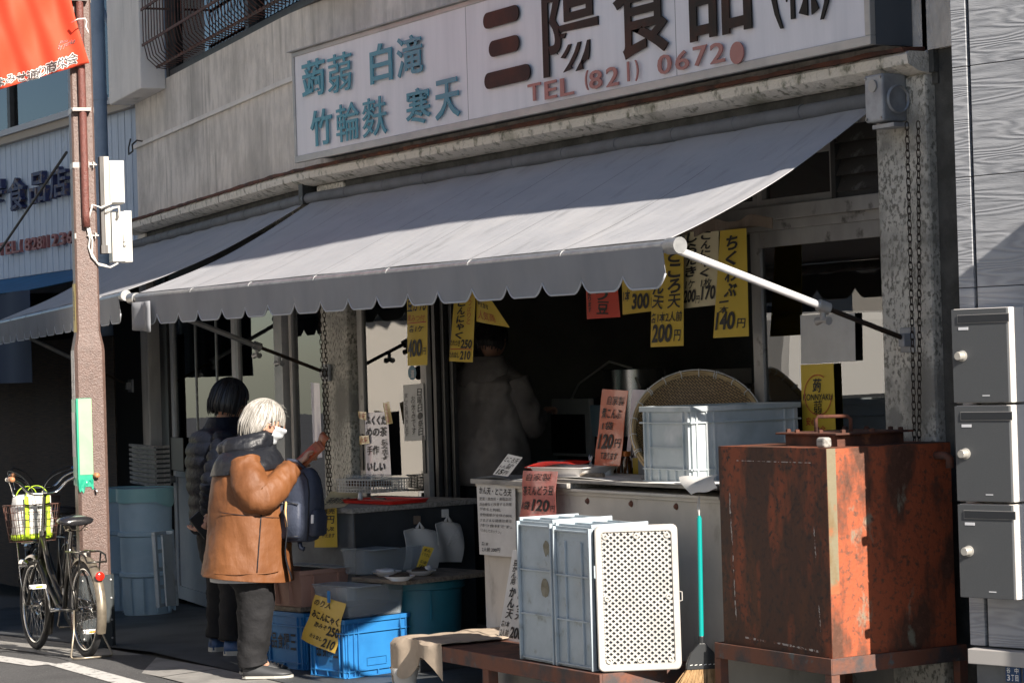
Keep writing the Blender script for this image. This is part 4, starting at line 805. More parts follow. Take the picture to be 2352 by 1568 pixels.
m.build('side', 'crate_grey', t, bevel=.003); m = MB(F); m.box((-w/2-.03, .031, 0), (-w/2-.01, .09, h)); m.box((-w/2-.009, .07, .01), (w/2+.02, .085, h-.02)); m.build('back', 'crate_grey', t, bevel=.003)
# ================================================================== POSTERS
def poster(name, label, cat, mm, quad, Y=-.05, texts=(), curl=.01, group=None, plane=None, th=.0008, lines=(), vfold=0):
    pts = [at(*q, Y=Y) if plane is None else atp(q[0], q[1], plane[0], plane[1]) for q in quad]   # TL TR BR BL
    TL, TR, BR, BL = pts; w = (TR-TL).length; h = (TL-BL).length; n = (TR-TL).cross(BL-TL).normalized()*-1
    if n.dot(CAM-TL) < 0: n = -n
    def fn(u, v, o=0): return BL.lerp(BR, u).lerp(TL.lerp(TR, u), v)+n*(o+curl*math.sin(u*PI*1.1+.5)*(1-v*.6)+vfold*math.sin(v*9+u*2))
    m = MB(); m.sheet(lambda u, v: fn(u, v), 10, 14, th=th); o = m.build(name, mm, None, smooth=50); tag(o, label, cat, group)
    ink = {}
    for t in texts:
        body, box, vert, bo = t[:4]; col = t[4] if len(t) > 4 else 'ink'; ink.setdefault(col, []).append((body, box, vert, bo))
    for col, ts in ink.items():
        m = MB()
        for body, (u0, v0, u1, v1), vert, bo in ts: txt(m, body, lambda p, q, o_: fn(p/w, q/h, .0022+o_), (u0*w, v0*h, u1*w, v1*h), bold=bo, th=.0012, vertical=vert, jit=.10 if vert else .03, shear=.12)
        for (v0, lcol) in lines:
            if lcol == col: m.sheet(lambda a, b: fn(.05+.9*a, v0+.012*b+.006*a, .0024), 6, 1)
        if m.v: m.build('lettering', col, o)
    return o
G_ = 'handwritten price strips hanging over the counter'
H = 'price strip'
m = MB(); m.box((-10.4, -.035, 2.205), (-8.72, -.025, 2.235)); a = at(1712, 510, Y=-.03); m.sheet(lambda u, v: V((-10.3+1.6*u, -.045-.01*math.sin(u*50), 2.25-.05*v-.012*math.sin(u*33))), 60, 2, th=.002)
tag(m.build('packing_tape', 'tape_brown', None), 'brown packing tape along the top bar from which the price strips hang', 'tape')
poster('price_strip', 'bright yellow price strip marked 140, rightmost of the hanging strips', H, 'poster_yellow', ((1655, 530), (1713, 524), (1717, 772), (1640, 776)), -.06, [('ちくわぶ', (.28, .36, .72, .95), True, .05), ('一本', (.14, .22, .48, .37), True, .03), ('140', (.06, .07, .66, .24), False, .05), ('円', (.70, .08, .94, .17), False, .02)], group=G_, lines=((.03, 'red_ink'),))
poster('price_strip', 'pale cream price strip with 200 and 170 side by side', H, 'poster_cream', ((1574, 534), (1650, 528), (1645, 700), (1571, 709)), -.035, [('しらたき', (.05, .40, .42, 1.0), True, .04), ('こんにゃく', (.50, .38, .80, 1.0), True, .04), ('1ケ', (.08, .25, .38, .37), False, .01), ('1枚', (.55, .25, .85, .37), False, .01), ('200', (.03, .07, .42, .24), False, .04), ('円', (.42, .05, .54, .15), False, .01), ('170', (.57, .08, .95, .27), False, .04)], group=G_, lines=((.02, 'red_ink'),))
poster('price_strip', 'long yellow price strip marked 200 with two brush columns', H, 'poster_yellow', ((1500, 560), (1569, 556), (1567, 794), (1496, 797)), -.08, [('かん天', (.02, .36, .44, .78), True, .06), ('ところ天', (.52, .36, .94, .95), True, .06), ('各1本2人前', (.02, .235, .98, .335), False, .03), ('200', (.06, .04, .70, .22), False, .06), ('円', (.74, .05, .94, .16), False, .02), ('用', (.18, .80, .36, .90), False, .03)], group=G_, lines=((.345, 'red_ink'), (.01, 'red_ink')))
poster('price_strip', 'yellow price strip marked 300 under the scalloped valance', H, 'poster_yellow', ((1428, 590), (1500, 585), (1509, 713), (1432, 723)), -.07, [('みつ', (.22, .38, .60, .95), True, .05), ('1本', (.04, .22, .28, .42), False, .03), ('300', (.32, .06, .80, .34), False, .06), ('円', (.84, .08, .98, .24), False, .01)], group=G_, lines=((.01, 'red_ink'),))
poster('price_strip', 'red paper strip with black brush characters for beans', H, 'poster_red', ((1345, 610), (1412, 606), (1422, 728), (1350, 733)), -.07, [('どう豆', (.34, .06, .74, .84), True, .06), ('ゆでてあります', (.07, .12, .2, .82), True, .02), ('自家製', (.76, .55, .96, .98), True, .02)], group=G_)
poster('price_strip', 'yellow price strip marked 400 in front of the half open glass door', H, 'poster_yellow', ((935, 640), (981, 636), (979, 838), (938, 840)), -.16, [('豆かん', (.04, .62, .96, .78), False, .05), ('黒みつ付', (.06, .82, .95, .90), False, 0, 'red_ink'), ('黒みつ付', (.06, .50, .9, .58), False, 0, 'red_ink'), ('各1ケ', (.15, .38, .85, .46), False, .04), ('400', (.06, .10, .78, .30), False, .06), ('円', (.80, .12, .96, .20), False, .01)], group=G_, lines=((.8, 'red_ink'), (.48, 'red_ink')))
poster('price_strip', 'yellow strip marked 250 and 210, hanging slanted beside the worker', H, 'poster_yellow', ((1046, 660), (1092, 657), (1083, 832), (1033, 829)), -.04, [('みこんにゃく', (.22, .30, .62, .95), True, .05), ('さっぱりと', (.70, .5, .86, .9), True, 0, 'red_ink'), ('たれつき', (.02, .21, .5, .29), False, .02), ('250', (.52, .18, .96, .30), False, .05), ('たれなし', (.02, .05, .5, .13), False, .02), ('210', (.52, .03, .92, .15), False, .05)], group=G_, lines=((.16, 'red_ink'),))
poster('price_strip', 'yellow strip blown askew above the head of the worker', H, 'poster_yellow', ((1094, 664), (1128, 690), (1168, 752), (1096, 738)), -.02, [('人気商', (.1, .1, .7, .4), False, .0, 'red_ink'), ('使えます', (.1, .5, .6, .7), False, .02)], group=G_)
# window contents left
YW = .036
poster('notice', 'grey holiday notice in brush characters taped inside the bright door glass', 'notice', 'paper_grey', ((926, 884), (972, 880), (977, 1010), (929, 1013)), YW, [('日曜日・祭日', (.68, .08, .95, .92), True, .01), ('お休みです', (.38, .1, .6, .8), True, .0), ('宜しくお願い致します', (.06, .08, .24, .85), True, .0)], curl=0)
m = MB(); c = at(945, 856, Y=YW-.002); m.prism([(c.x+.05*math.cos(a), c.z+.042*math.sin(a)) for a in [2*PI*i/24 for i in range(24)]], planeT((0, YW+.004, 0), FX, UZ), .002); o = tag(m.build('round_sticker', 'sticker_blue', None), 'round dark blue sticker on the glass under the strip marked 400', 'sticker')
m = MB(); txt(m, '道', planeT((0, YW+.0015, 0), FX, UZ), (c.x-.015, c.z-.03, c.x+.03, c.z+.02), .02, th=.0005); m.build('lettering', 'plate_grey', o)
poster('brush_notice', 'shiny lilac notice with black brush writing on the left glass door', 'notice', 'poster_lilac', ((838, 948), (890, 945), (897, 1092), (842, 1094)), .02, [('ふくくだ', (.06, .8, .95, .95), False, .07), ('めの茶', (.06, .62, .95, .77), False, .07), ('手作', (.08, .34, .6, .48), False, .05), ('とのみ売です', (.68, .25, .95, .58), True, .02), ('いしい', (.08, .08, .8, .22), False, .05)], curl=.006)
for q, (lab, quad) in enumerate((('small yellow paper tag at the top left corner of the lilac notice', ((822, 944), (841, 946), (840, 965), (825, 960))), ('narrow yellow paper tag folded over the top right corner of the lilac notice', ((880, 926), (893, 922), (901, 972), (888, 975))), ('small yellow paper tag on the left edge of the lilac notice', ((825, 1001), (846, 999), (848, 1018), (827, 1021))))):
    poster('paper_tag', lab, 'tag', 'poster_gold', quad, .005, [('人気', (.1, .15, .9, .85), False, .02, 'red_ink')] if q != 1 else [('送料もお得', (.3, .05, .7, .95), True, .01, 'red_ink')], curl=.004)
poster('clear_sleeve', 'crumpled shiny plastic sleeve hanging on the narrow side window left of the chains', 'sleeve', 'poster_lilac', ((714, 878), (733, 880), (738, 1050), (722, 1052)), -.03, curl=.008)
# right window contents
poster('notice_board', 'blank grey board taped behind the right glass door', 'board', 'paper_grey', ((1838, 724), (1963, 718), (1965, 828), (1840, 836)), .079, curl=0)
kp = poster('konnyaku_poster', 'yellow poster reading KONNYAKU in a thin red ring on the right glass door', 'poster', 'poster_yellow', ((1839, 838), (1914, 834), (1920, 996), (1844, 1001)), .078, [('蒟', (.36, .60, .64, .80), False, .05), ('KONNYAKU', (.06, .49, .96, .58), False, .01), ('蒻', (.36, .29, .64, .49), False, .05), ('安心!', (.12, .14, .48, .26), False, .02, 'red_ink'), ('安全', (.36, .02, .72, .13), False, .02, 'red_ink')], curl=0)
a_, b_ = at(1838, 838, Y=.0735), at(1920, 996, Y=.0735); cx, cz_ = (a_.x+b_.x)/2, a_.z-(a_.z-b_.z)*.44; m = MB(); rx, rz = (b_.x-a_.x)*.40, (a_.z-b_.z)*.29
m.tube([V((cx+rx*math.cos(a), .0735, cz_+rz*math.sin(a))) for a in [R(62)+R(296)*i/40 for i in range(41)]], .0022, 4); m.build('ring', 'conyaku_red', kp)
# ================================================================== RIGHT COUNTER
CX0, CX1, CY0, CZ = -10.44, -8.37, -.60, 1.035
rc = thing('shop_counter', 'long grey steel counter cabinet with worn boards on top, its foot hidden by crates', 'counter', (-9.4, -.4, 0))
m = MB(); m.box((CX0, CY0, .03), (CX1, -.02, CZ-.03)); m.build('cabinet', 'counter_steel', rc, bevel=.004)
m = MB(); m.box((CX0-.01, CY0-.012, CZ-.045), (CX1+.01, CY0-.0005, CZ-.028)); m.box((CX0-.015, CY0-.03, CZ-.027), (CX1+.012, -.05, CZ-.014)); m.build('top_lip', 'counter_steel', rc, bevel=.002)
m = MB()
for x in (-10.2, -9.82, -9.45, -9.08, -8.72): m.lathe([(0, .012), (.009, .01), (.013, .004), (.016, 0)], 8, c=(x, CY0-.001, CZ-.07), ax=Matrix.Rotation(R(90), 3, 'X'))
m.build('bolt', 'rust_frame', rc)
def plank(x0, x1, y0, y1, z0, z1, mm, par, nm='top_board'): m = MB(); m.box((x0, y0, z0), (x1, y1, z1)); return m.build(nm, mm, par, bevel=.003)
plank(CX0-.03, -9.55, CY0-.05, -.36, CZ-.013, CZ+.012, 'wood_grey', rc); plank(-9.68, CX1, CY0-.03, -.33, CZ+.0125, CZ+.03, 'wood_grey', rc); plank(CX0+.05, CX1, -.32, -.04, CZ-.013, CZ+.012, 'wood_old', rc)
ZT = CZ+.013
# papers on top
m = MB(); m.sheet(lambda u, v: V((-9.80+1.34*u, CY0+.02+.30*v-.10*u*(1-v), CZ+.033+.004*math.sin(u*9)+.002*math.sin(v*14+u*6))), 30, 8, th=.001); tag(m.build('paper_sheet', 'paper_white', None, smooth=60), 'large crumpled white paper sheet spread on the counter boards', 'paper')
a, b, c, d = at(1560, 1095, Y=CY0-.03), at(1650, 1092, Y=CY0-.02), at(1648, 1122, Y=CY0-.10), at(1588, 1135, Y=CY0-.10)
m = MB(); m.sheet(lambda u, v: a.lerp(b, u).lerp(d.lerp(c, u), v)+V((0, -.02*math.sin(v*PI), .01*math.sin(v*PI)+.004*math.sin(u*8))), 10, 8, th=.001); tag(m.build('paper_flap', 'paper_grey', None, smooth=60), 'pale paper corner drooping over the counter edge beside the rusty tank', 'paper')
a = at(1130, 1085, Z=ZT+.005); m = MB(); m.sheet(lambda u, v: V((-10.42+.5*u, CY0-.04+.34*v, ZT+.004+.006*math.sin(u*5+v*4))), 12, 8, th=.001); tag(m.build('paper_sheet', 'plate_grey', None, smooth=60), 'bluish paper under the small 15 yen card at the counter end', 'paper')
# white crate on counter
def crate(name, label, M, lx, ly, h, mm, group=None, t=.006, ribs=(4, 5), rim=.012, lat=None, txtb=None, base=.05, panel=True, flare=0):
    """open crate, local x right, y back, z up, origin = front left bottom corner"""
    T = thing(name, label, 'crate', M @ V((lx/2, ly/2, 0)), group)
    m = MB(M); f = flare
    m.loft([[V(p) for p in ((f, f, 0), (lx-f, f, 0), (lx-f, ly-f, 0), (f, ly-f, 0))], [V(p) for p in ((0, 0, h), (lx, 0, h), (lx, ly, h), (0, ly, h))], [V(p) for p in ((t, t, h), (lx-t, t, h), (lx-t, ly-t, h), (t, ly-t, h))], [V(p) for p in ((f+t, f+t, t), (lx-f-t, f+t, t), (lx-f-t, ly-f-t, t), (f+t, ly-f-t, t))]])
    m.build('body', mm, T)
    m = MB(M); r = rim; r2 = r*.8
    for z0, z1 in ((h-.022, h+.002), (h-.075, h-.067)) if h > .2 else ((h-.02, h+.002),):
        m.box((-r, -r, z0), (lx+r, -.0004, z1)); m.box((-r, ly+.0004, z0), (lx+r, ly+r, z1)); m.box((-r, 0, z0+.0004), (-.0004, ly, z1-.0004)); m.box((lx+.0004, 0, z0+.0004), (lx+r, ly, z1-.0004))
    m.build('rim', mm, T, bevel=.002)
    m = MB(M); nx, ny = ribs; zt = h-.023; rr = r2*(1 if not f else 1.2)
    def vr(x, side, z0=.0, z1=zt, w=.004):
        if side == 'f': m.box((x-w, -rr+f*.4, z0), (x+w, f+.0004, z1))
        else: m.box((lx-f-.0004, x-w, z0), (lx+rr-f*.4, x+w, z1))
    for k in (.05, .16, .84, .95): vr(lx*k, 'f')
    for k in (.04, .13, .20, .87, .96): vr(ly*k, 'r')
    if base:
        m.box((f, -rr+f*.4+.0007, base), (lx-f, f+.0004, base+.007)); m.box((lx-f-.0004, f, base), (lx+rr-f*.4-.0007, ly-f, base+.007)); m.box((f, -rr+f*.4+.0007, .0), (lx-f, f+.0004, .006)); m.box((lx-f-.0004, f, .0), (lx+rr-f*.4-.0007, ly-f, .006))
        for q in range(1, nx): vr(lx*(.16+.68*q/nx), 'f', 0, base)
        for q in range(1, ny): vr(ly*(.13+.74*q/ny), 'r', 0, base)
    m.build('ribs', mm, T, bevel=.0012)
    if txtb:
        m = MB(); TT = planeT(M @ V((0, -.0022, 0)), (M.to_3x3() @ V((1, 0, 0))), UZ)
        L = lx*.62; x0 = lx*.20
        for q, ch in enumerate(txtb): txt(m, ch, TT, (x0+q*L/4, h*.34, x0+(q+.86)*L/4, h*.62), bold=.03, th=.0012)
        m.build('lettering', 'ink', T)
    return T
F = Matrix.Translation((at(1480, 1086, Y=-.56).x, -.56, CZ+.031)); wx = at(1592, 1086, Y=-.56).x-at(1480, 1086, Y=-.56).x
wcr = crate('plastic_crate', 'pale grey plastic crate standing on the counter in front of the bamboo basket', F, wx, .58, .335, 'crate_pale', 'plastic crates', ribs=(4, 6), base=.055)
m = MB(F); m.box((wx*.17, -.009, .15), (wx*.83, .0004, .156)); m.build('ribs', 'crate_pale', wcr)
# bamboo basket (zaru)
bc = at(1602, 982, Y=-.20); bn_ = V((.70, -.50, .52)).normalized(); bt_ = UZ.cross(bn_).normalized(); bu_ = bn_.cross(bt_); RB = .298
BM = frame(bc, bt_, bu_, bn_)
t = thing('bamboo_basket', 'large round woven bamboo basket leaning upright behind the pale grey crate', 'basket', bc-UZ*.3)
m = MB(BM); vs = []; n = 64; k = 14; uvl = []
def bas(u, v): r = RB*v; an = u*2*PI; return V((r*math.cos(an), r*math.sin(an), -.085*(1-v**2.6)))
m.sheet(bas, n, k); m.uv = [((.5+.5*(j/k)*math.cos(i/n*2*PI)), (.5+.5*(j/k)*math.sin(i/n*2*PI))) for j in range(k+1) for i in range(n+1)]
m.build('weave', 'bamboo_weave', t, smooth=True)
m = MB(BM)
for rr, zz, q in ((RB, .004, .007), (RB+.008, -.012, .008), (RB+.003, -.028, .008), (RB-.006, -.042, .006), (RB-.008, -.002, .005)):
    m.tube([V(((rr+random.uniform(-.0015, .0015))*math.cos(a), (rr+random.uniform(-.0015, .0015))*math.sin(a), zz+random.uniform(-.002, .002))) for a in [2*PI*i/60 for i in range(60)]], q, 6, closed=True)
m.build('rim', 'bamboo_rim', t, smooth=True)
m = MB(BM)
m.tube([V(((RB+.009)*math.cos(a), (RB+.009)*math.sin(a), .010)) for a in [R(-20)+R(220)*i/50 for i in range(51)]], .0028, 5)
for i in range(22):
    a = 2*PI*i/22+.1
    for da in ((0, .035) if i % 4 == 0 else (0,)): aa = a+da; e = V((math.cos(aa), math.sin(aa), 0)); m.tube([e*(RB-.016)+V((0, 0, -.03)), e*(RB-.014)+V((0, 0, .008)), e*(RB+.006)+V((0, 0, .014)), e*(RB+.018)+V((0, 0, .002)), e*(RB+.017)+V((0, 0, -.034))], .0028, 4)
m.build('tie', 'white_tie', t, smooth=True)
# orange poster and lilac poster on counter
poster('price_board', 'orange price board marked 120 standing upright on the counter', 'price board', 'poster_orange', ((1384, 893), (1441, 897), (1423, 1070), (1366, 1068)), -.40, [('自家製', (.28, .80, .92, .92), False, .05), ('煮こんぶ', (.10, .62, .88, .76), False, .06), ('1袋', (.15, .47, .6, .58), False, .02), ('120', (.08, .22, .66, .42), False, .07), ('円', (.70, .24, .94, .36), False, .03), ('てあります', (.25, .08, .86, .18), False, .02)], curl=.004, vfold=.002, th=.003)
poster('price_board', 'white and lilac price board half hidden behind the rim of the bamboo basket', 'price board', 'poster_lilac', ((1452, 894), (1488, 896), (1474, 1075), (1437, 1072)), -.16, [('玉', (.5, .66, .98, .84), False, .04), ('い', (.3, .12, .7, .3), False, .03)], curl=.003, th=.003)
# tray with red card
ty = at(1305, 1058, Y=-.50); m = MB(Matrix.Translation((ty.x, -.47, ZT+.012)) @ Matrix.Rotation(R(14), 4, 'Z'))
def rr_(w, d, z, c=.02): return [V((x*(w/2-c)+c*math.cos(a), y*(d/2-c)+c*math.sin(a), z)) for x, y, a0 in ((1, 1, 0), (-1, 1, 90), (-1, -1, 180), (1, -1, 270)) for a in (R(a0), R(a0+45), R(a0+90))]
m.loft([rr_(.30, .20, .0), rr_(.36, .25, .050), rr_(.385, .272, .052), rr_(.385, .272, .056), rr_(.355, .245, .053), rr_(.298, .198, .004)]); tr = tag(m.build('tray', 'tray_white', None, smooth=40), 'shallow white plastic tray with a red card inside, near the counter end', 'tray')
m = MB(Matrix.Translation((ty.x-.05, -.49, ZT+.045)) @ Matrix.Rotation(R(18), 4, 'Z')); m.sheet(lambda u, v: V((-.17+.28*u, -.10+.17*v, .02+.035*u-.015*math.sin(v*3)+.012*math.sin(u*4))), 10, 6, th=.001); o = tag(m.build('red_card', 'red_plastic', None, smooth=60), 'glossy red card lying in the white tray', 'card')
for i, dx in enumerate((-.02, .12)):
    p = V((ty.x+dx, -.36, ZT)); t = MB(); t.lathe([(0, 0), (.030, .002), (.036, .02), (.030, .05), (.010, .066), (.006, .075)], 14, c=p); 
    for s in (-1, 1): t.tube([p+V((0, 0, .072)), p+V((s*.008, 0, .09)), p+V((s*.016, 0, .105)), p+V((s*.012, 0, .116)), p+V((s*.004, 0, .10)), p+V((0, 0, .074))], .0028, 5)
    tag(t.build('knotted_bag', 'white_tie' if i else 'bag_film', None, smooth=True), ['small knotted clear plastic bag behind the red card', 'small knotted plastic bag behind the right end of the white tray'][i], 'bag', 'knotted food bags')
p = V((ty.x-.30, -.36, ZT)); m = MB(Matrix.Translation(p)); m.loft([rr_(.18, .12, 0), rr_(.20, .14, .075), rr_(.215, .155, .076), rr_(.215, .155, .08), rr_(.195, .135, .078), rr_(.175, .115, .005)]); tag(m.build('plastic_basket', 'counter_blue', None, smooth=40), 'dark transparent plastic basket beside the small 15 yen card', 'basket')
for i, dx in enumerate((-.05, .03, .09)):
    p = V((ty.x+dx, -.22, ZT)); m = MB(); m.lathe([(0, 0), (.022, 0), (.022, .08), (.012, .1), (.012, .104)], 14, c=p); o = m.build('jar', 'sauce', None, smooth=40); tag(o, ['left', 'middle', 'right'][i]+' of three small orange capped bottles behind the tray', 'bottle', 'orange capped bottles')
    m = MB(); m.lathe([(.017, .1045), (.017, .128), (0, .128)], 12, c=p); m.build('cap', 'orange_ink', o)
p = V((ty.x+.18, -.25, ZT)); m = MB(); m.box((p.x, p.y, p.z), (p.x+.15, p.y+.09, p.z+.10)); o = tag(m.build('carton', 'poster_yellow', None, bevel=.003), 'small yellow and grey carton left of the orange price board', 'carton'); m = MB(); m.box((p.x+.05, p.y-.001, p.z+.001), (p.x+.10, p.y-.0003, p.z+.1005)); m.build('stripe', 'plate_grey', o)
m = MB(); p = at(1335, 1068, Y=-.56); m.cyl(V((p.x-.02, -.55, ZT+.03)), V((p.x+.10, -.50, ZT+.032)), .012, 10); tag(m.build('rolling_stick', 'wood_old', None, smooth=40), 'short wooden stick lying under the front edge of the tray', 'stick')
# 15 yen card slanting
poster('price_card', 'small white card marked 15 yen leaning at the left end of the counter', 'price card', 'paper_white', ((1167, 1042), (1200, 1050), (1166, 1094), (1132, 1089)), CY0-.04, [('ところ天', (.1, .66, .95, .90), False, .05), ('たれ', (.5, .50, .9, .62), False, .02), ('1人前', (.1, .36, .8, .50), False, .03), ('15', (.15, .06, .55, .30), False, .05), ('円', (.6, .08, .85, .26), False, .02)], curl=.002)
# pink poster over the edge
pk = [at(1205, 1078, Y=CY0+.0), at(1276, 1078, Y=CY0+.0)]
poster('hanging_notice', 'pink and red laminated notice marked 120 drooping over the counter edge', 'notice', 'poster_pink', ((1204, 1080), (1277, 1082), (1268, 1224), (1196, 1218)), CY0-.085, [('自家製', (.15, .84, .85, .96), False, .03), ('茶えんどう豆', (.06, .60, .96, .76), False, .05), ('1袋', (.04, .36, .30, .50), False, .02), ('120', (.38, .34, .84, .54), False, .06), ('円', (.86, .34, .98, .44), False, .01), ('ゆで', (.1, .06, .5, .24), False, .03, 'orange_ink')], curl=.018, vfold=.004)
poster('information_sheet', 'grey handwritten information sheet hanging on the counter front', 'notice', 'paper_grey', ((1095, 1108), (1182, 1112), (1183, 1279), (1103, 1272)), CY0-.03, [('かん天・ところ天', (.08, .84, .92, .94), False, .04)]+[(s, (.08, .765-.075*i, .92 if i not in (2, 6) else .65, .81-.075*i), False, .0) for i, s in enumerate(('肥満・高血圧・高脂血症', '高血糖など改善する効果', 'があると判明。', '食物繊維が全体の80%', 'さまざまな健康効果を', '持つ食材です。', '「ためしてガッテン」'))]+[('各1本', (.10, .13, .3, .18), False, .01), ('2人前 200円', (.10, .05, .62, .11), False, .01)], curl=.008)
b0 = at(1145, 1468, Z=.31)
poster('sign_card', 'tall white sign card marked 200 leaning behind the crates on the bench', 'sign', 'paper_white', ((1178, 1262), (1226, 1268), (1200, 1478), (1144, 1466)), CY0-.20, [('豆かん用', (.14, .62, .38, .90), True, .02), ('あんみつ', (.44, .66, .62, .90), True, .02), ('かん天', (.16, .24, .48, .60), True, .06), ('ところ天', (.56, .24, .86, .68), True, .06), ('各1本', (.06, .15, .4, .22), False, .03), ('2人前', (.06, .04, .42, .13), False, .03), ('200', (.46, .04, .95, .17), False, .06)], curl=.002, th=.003)
# ================================================================== BENCH, CRATES, BROOM
BZ = .30
bn2 = thing('low_bench', 'low rusty steel bench carrying the grey crates', 'bench', (-9.4, -.95, 0))
m = MB(); m.box((-10.33, -1.165, BZ-.07), (-8.50, -1.15, BZ)); m.box((-10.33, -.66, BZ-.07), (-8.50, -.645, BZ)); m.box((-8.515, -1.15, BZ-.07), (-8.50, -.66, BZ)); m.box((-10.33, -1.15, BZ-.07), (-10.315, -.66, BZ)); m.build('frame', 'rust_frame', bn2, bevel=.003)
m = MB(); m.box((-10.31, -1.149, BZ-.012), (-8.516, -.661, BZ-.002)); m.build('top_plate', 'rust', bn2)
for x in (-10.32, -8.55):
    for y in (-1.16, -.70): m = MB(); m.box((x, y, 0), (x+.045, y+.045, BZ-.071)); m.build('leg', 'rust_frame', bn2)
m = MB(); m.box((-9.5, -1.16, 0), (-9.45, -1.11, BZ-.071)); m.build('leg', 'rust_frame', bn2)
# cloth over the end and paper round the leg
e0 = V((-10.36, -1.20, BZ+.004))
def clo(u, v):
    x = e0.x+.03+.46*u; s = -.12+.72*v          # s<0.. front drop
    z = BZ+.012+.012*abs(noise.noise(V((x*7, s*6, 0)))); y = -1.18+s
    if s < .0: z = BZ+.010+s*(1.1+.5*math.sin(u*7))*1.0; y = -1.185-.015*math.sin(u*11)
    if u < .08: z -= (.08-u)*1.6; x = e0.x+.02
    z += .006*noise.noise(V((u*9, v*9, 3))); return V((x, y, z))
m = MB(); m.sheet(clo, 40, 34, th=.004); tag(m.build('tan_cloth', 'cloth_tan', None, smooth=50), 'crumpled tan cloth draped over the left end of the low bench', 'cloth')
m = MB(); p = V((-10.30, -1.14, 0)); m.loft([[V((p.x+r_*math.cos(a)+.01*math.sin(3*a+z*9), p.y+r_*math.sin(a), z)) for a in [2*PI*i/14 for i in range(14)]] for z, r_ in ((.0, .045), (.06, .05), (.12, .062), (.165, .078))], cap=False); tag(m.build('paper_wrap', 'paper_grey', None, smooth=True), 'torn white paper wrapped around the left leg of the bench', 'paper')
# two crates standing on end + lattice lid.  local: x along facade
def endcrate(name, label, x0, x1, y0, y1, z0, z1, openx, group):
    T = thing(name, label, 'crate', V(((x0+x1)/2, (y0+y1)/2, z0)), group); t = .006
    m = MB(); m.box((x0, y0, z0), (x1, y0+t, z1)); m.box((x0, y1-t, z0), (x1, y1, z1)); m.box((x0, y0+t, z0), (x1, y1-t, z0+t)); m.box((x0, y0+t, z1-t), (x1, y1-t, z1)); xb = x0 if openx > 0 else x1-t; m.box((xb, y0+t, z0+t), (xb+t, y1-t, z1-t)); m.build('body', 'crate_grey', T)
    m = MB(); r = .016; q = .010; W_ = x1-x0
    xs_ = [x0+.0, x1-.012]
    for xx in xs_: m.box((xx, y0-r, z0-.001), (xx+.012, y0-.0004, z1+.0)); m.box((xx, y0, z1+.0004), (xx+.012, y1, z1+r))
    m.build('rim', 'crate_grey', T, bevel=.0025); m = MB()
    for k in range(7 if False else 4): z = z0+.012+(z1-z0-.03)*k/3; m.box((x0+.012, y0-q, z-.004), (x1-.012, y0-.0004, z+.004))
    if openx > 0:
        for xx in (x0+W_*.30, x0+W_*.74): m.box((xx-.004, y0-q-.0006, z0+.02), (xx+.004, y0-.0004, z1-.06))
    for yy in (y0+.02, y0+(y1-y0)*.35, y0+(y1-y0)*.66, y1-.02): m.box((x0+.012, yy-.004, z1+.0004), (x1-.012, yy+.004, z1+q))
    m.build('ribs', 'crate_grey', T, bevel=.0015); return T
ca = endcrate('plastic_crate', 'scuffed grey crate on end with two brown stains, left of the pair on the bench', -9.19, -8.90, -1.13, -.82, BZ+.003, .915, -1, 'plastic crates')
cb_ = endcrate('plastic_crate', 'grey crate on end with recessed side panel, directly behind the white lattice lid', -8.885, -8.585, -1.13, -.84, BZ+.003, .905, 1, 'plastic crates')
for i, (x, y, r1, r2) in enumerate(((1255, 1258, .026, .033), (1252, 1350, .034, .042))):
    p = at(x, y, Y=-1.131); m = MB(); T = planeT((0, -1.1312, 0), FX, UZ); m.prism([(p.x+r1*(1+.3*noise.noise(V((math.cos(a), math.sin(a), i*3))))*math.cos(a), p.z+r2*(1+.35*noise.noise(V((math.cos(a)*2, math.sin(a)*2, i*5))))*math.sin(a)) for a in [2*PI*k/26 for k in range(26)]], T, .0006); m.build('stain', 'mud', ca)
# lattice lid
la, lb = at(1386, 1543, Z=BZ+.004), None
lo_ = V((-8.555, -1.135, BZ+.004)); lu = V((.46, .888, 0)).normalized(); lv_ = V((-.03, .015, 1)).normalized(); LM = planeT(lo_, lu, lv_)
lw, lh = .352, .612
t = thing('lattice_lid', 'white plastic crate lid with diagonal lattice, standing against the grey crates', 'lid', lo_+lu*lw/2)
m = MB(LM)
def rrp(w, h, c, e, z): return [V((x+c*math.cos(a), y+c*math.sin(a), z)) for x, y, a0 in ((w-e-c, h-e-c, 0), (e+c, h-e-c, 90), (e+c, e+c, 180), (w-e-c, e+c, 270)) for a in [R(a0+q*22.5) for q in range(5)]]
m.loft([rrp(lw, lh, .022, .0, 0), rrp(lw, lh, .024, .0, .016), rrp(lw, lh, .02, .004, .020), rrp(lw, lh, .014, .026, .020), rrp(lw, lh, .014, .030, .012), rrp(lw, lh, .014, .030, .0)], cap=False); m.build('frame', 'mesh_white', t, smooth=30)
m = MB(LM); e = .03; W_, H_ = lw-2*e, lh-2*e; st = .0190
def clip_line(c, sgn):
    P_ = []
    for x in (0, W_): 
        y = c+sgn*x
        if -1e-9 <= y <= H_: P_.append((x, y))
    for y in (0, H_):
        x = (y-c)/sgn
        if 0 < x < W_: P_.append((x, y))
    return P_[:2] if len(P_) >= 2 else None
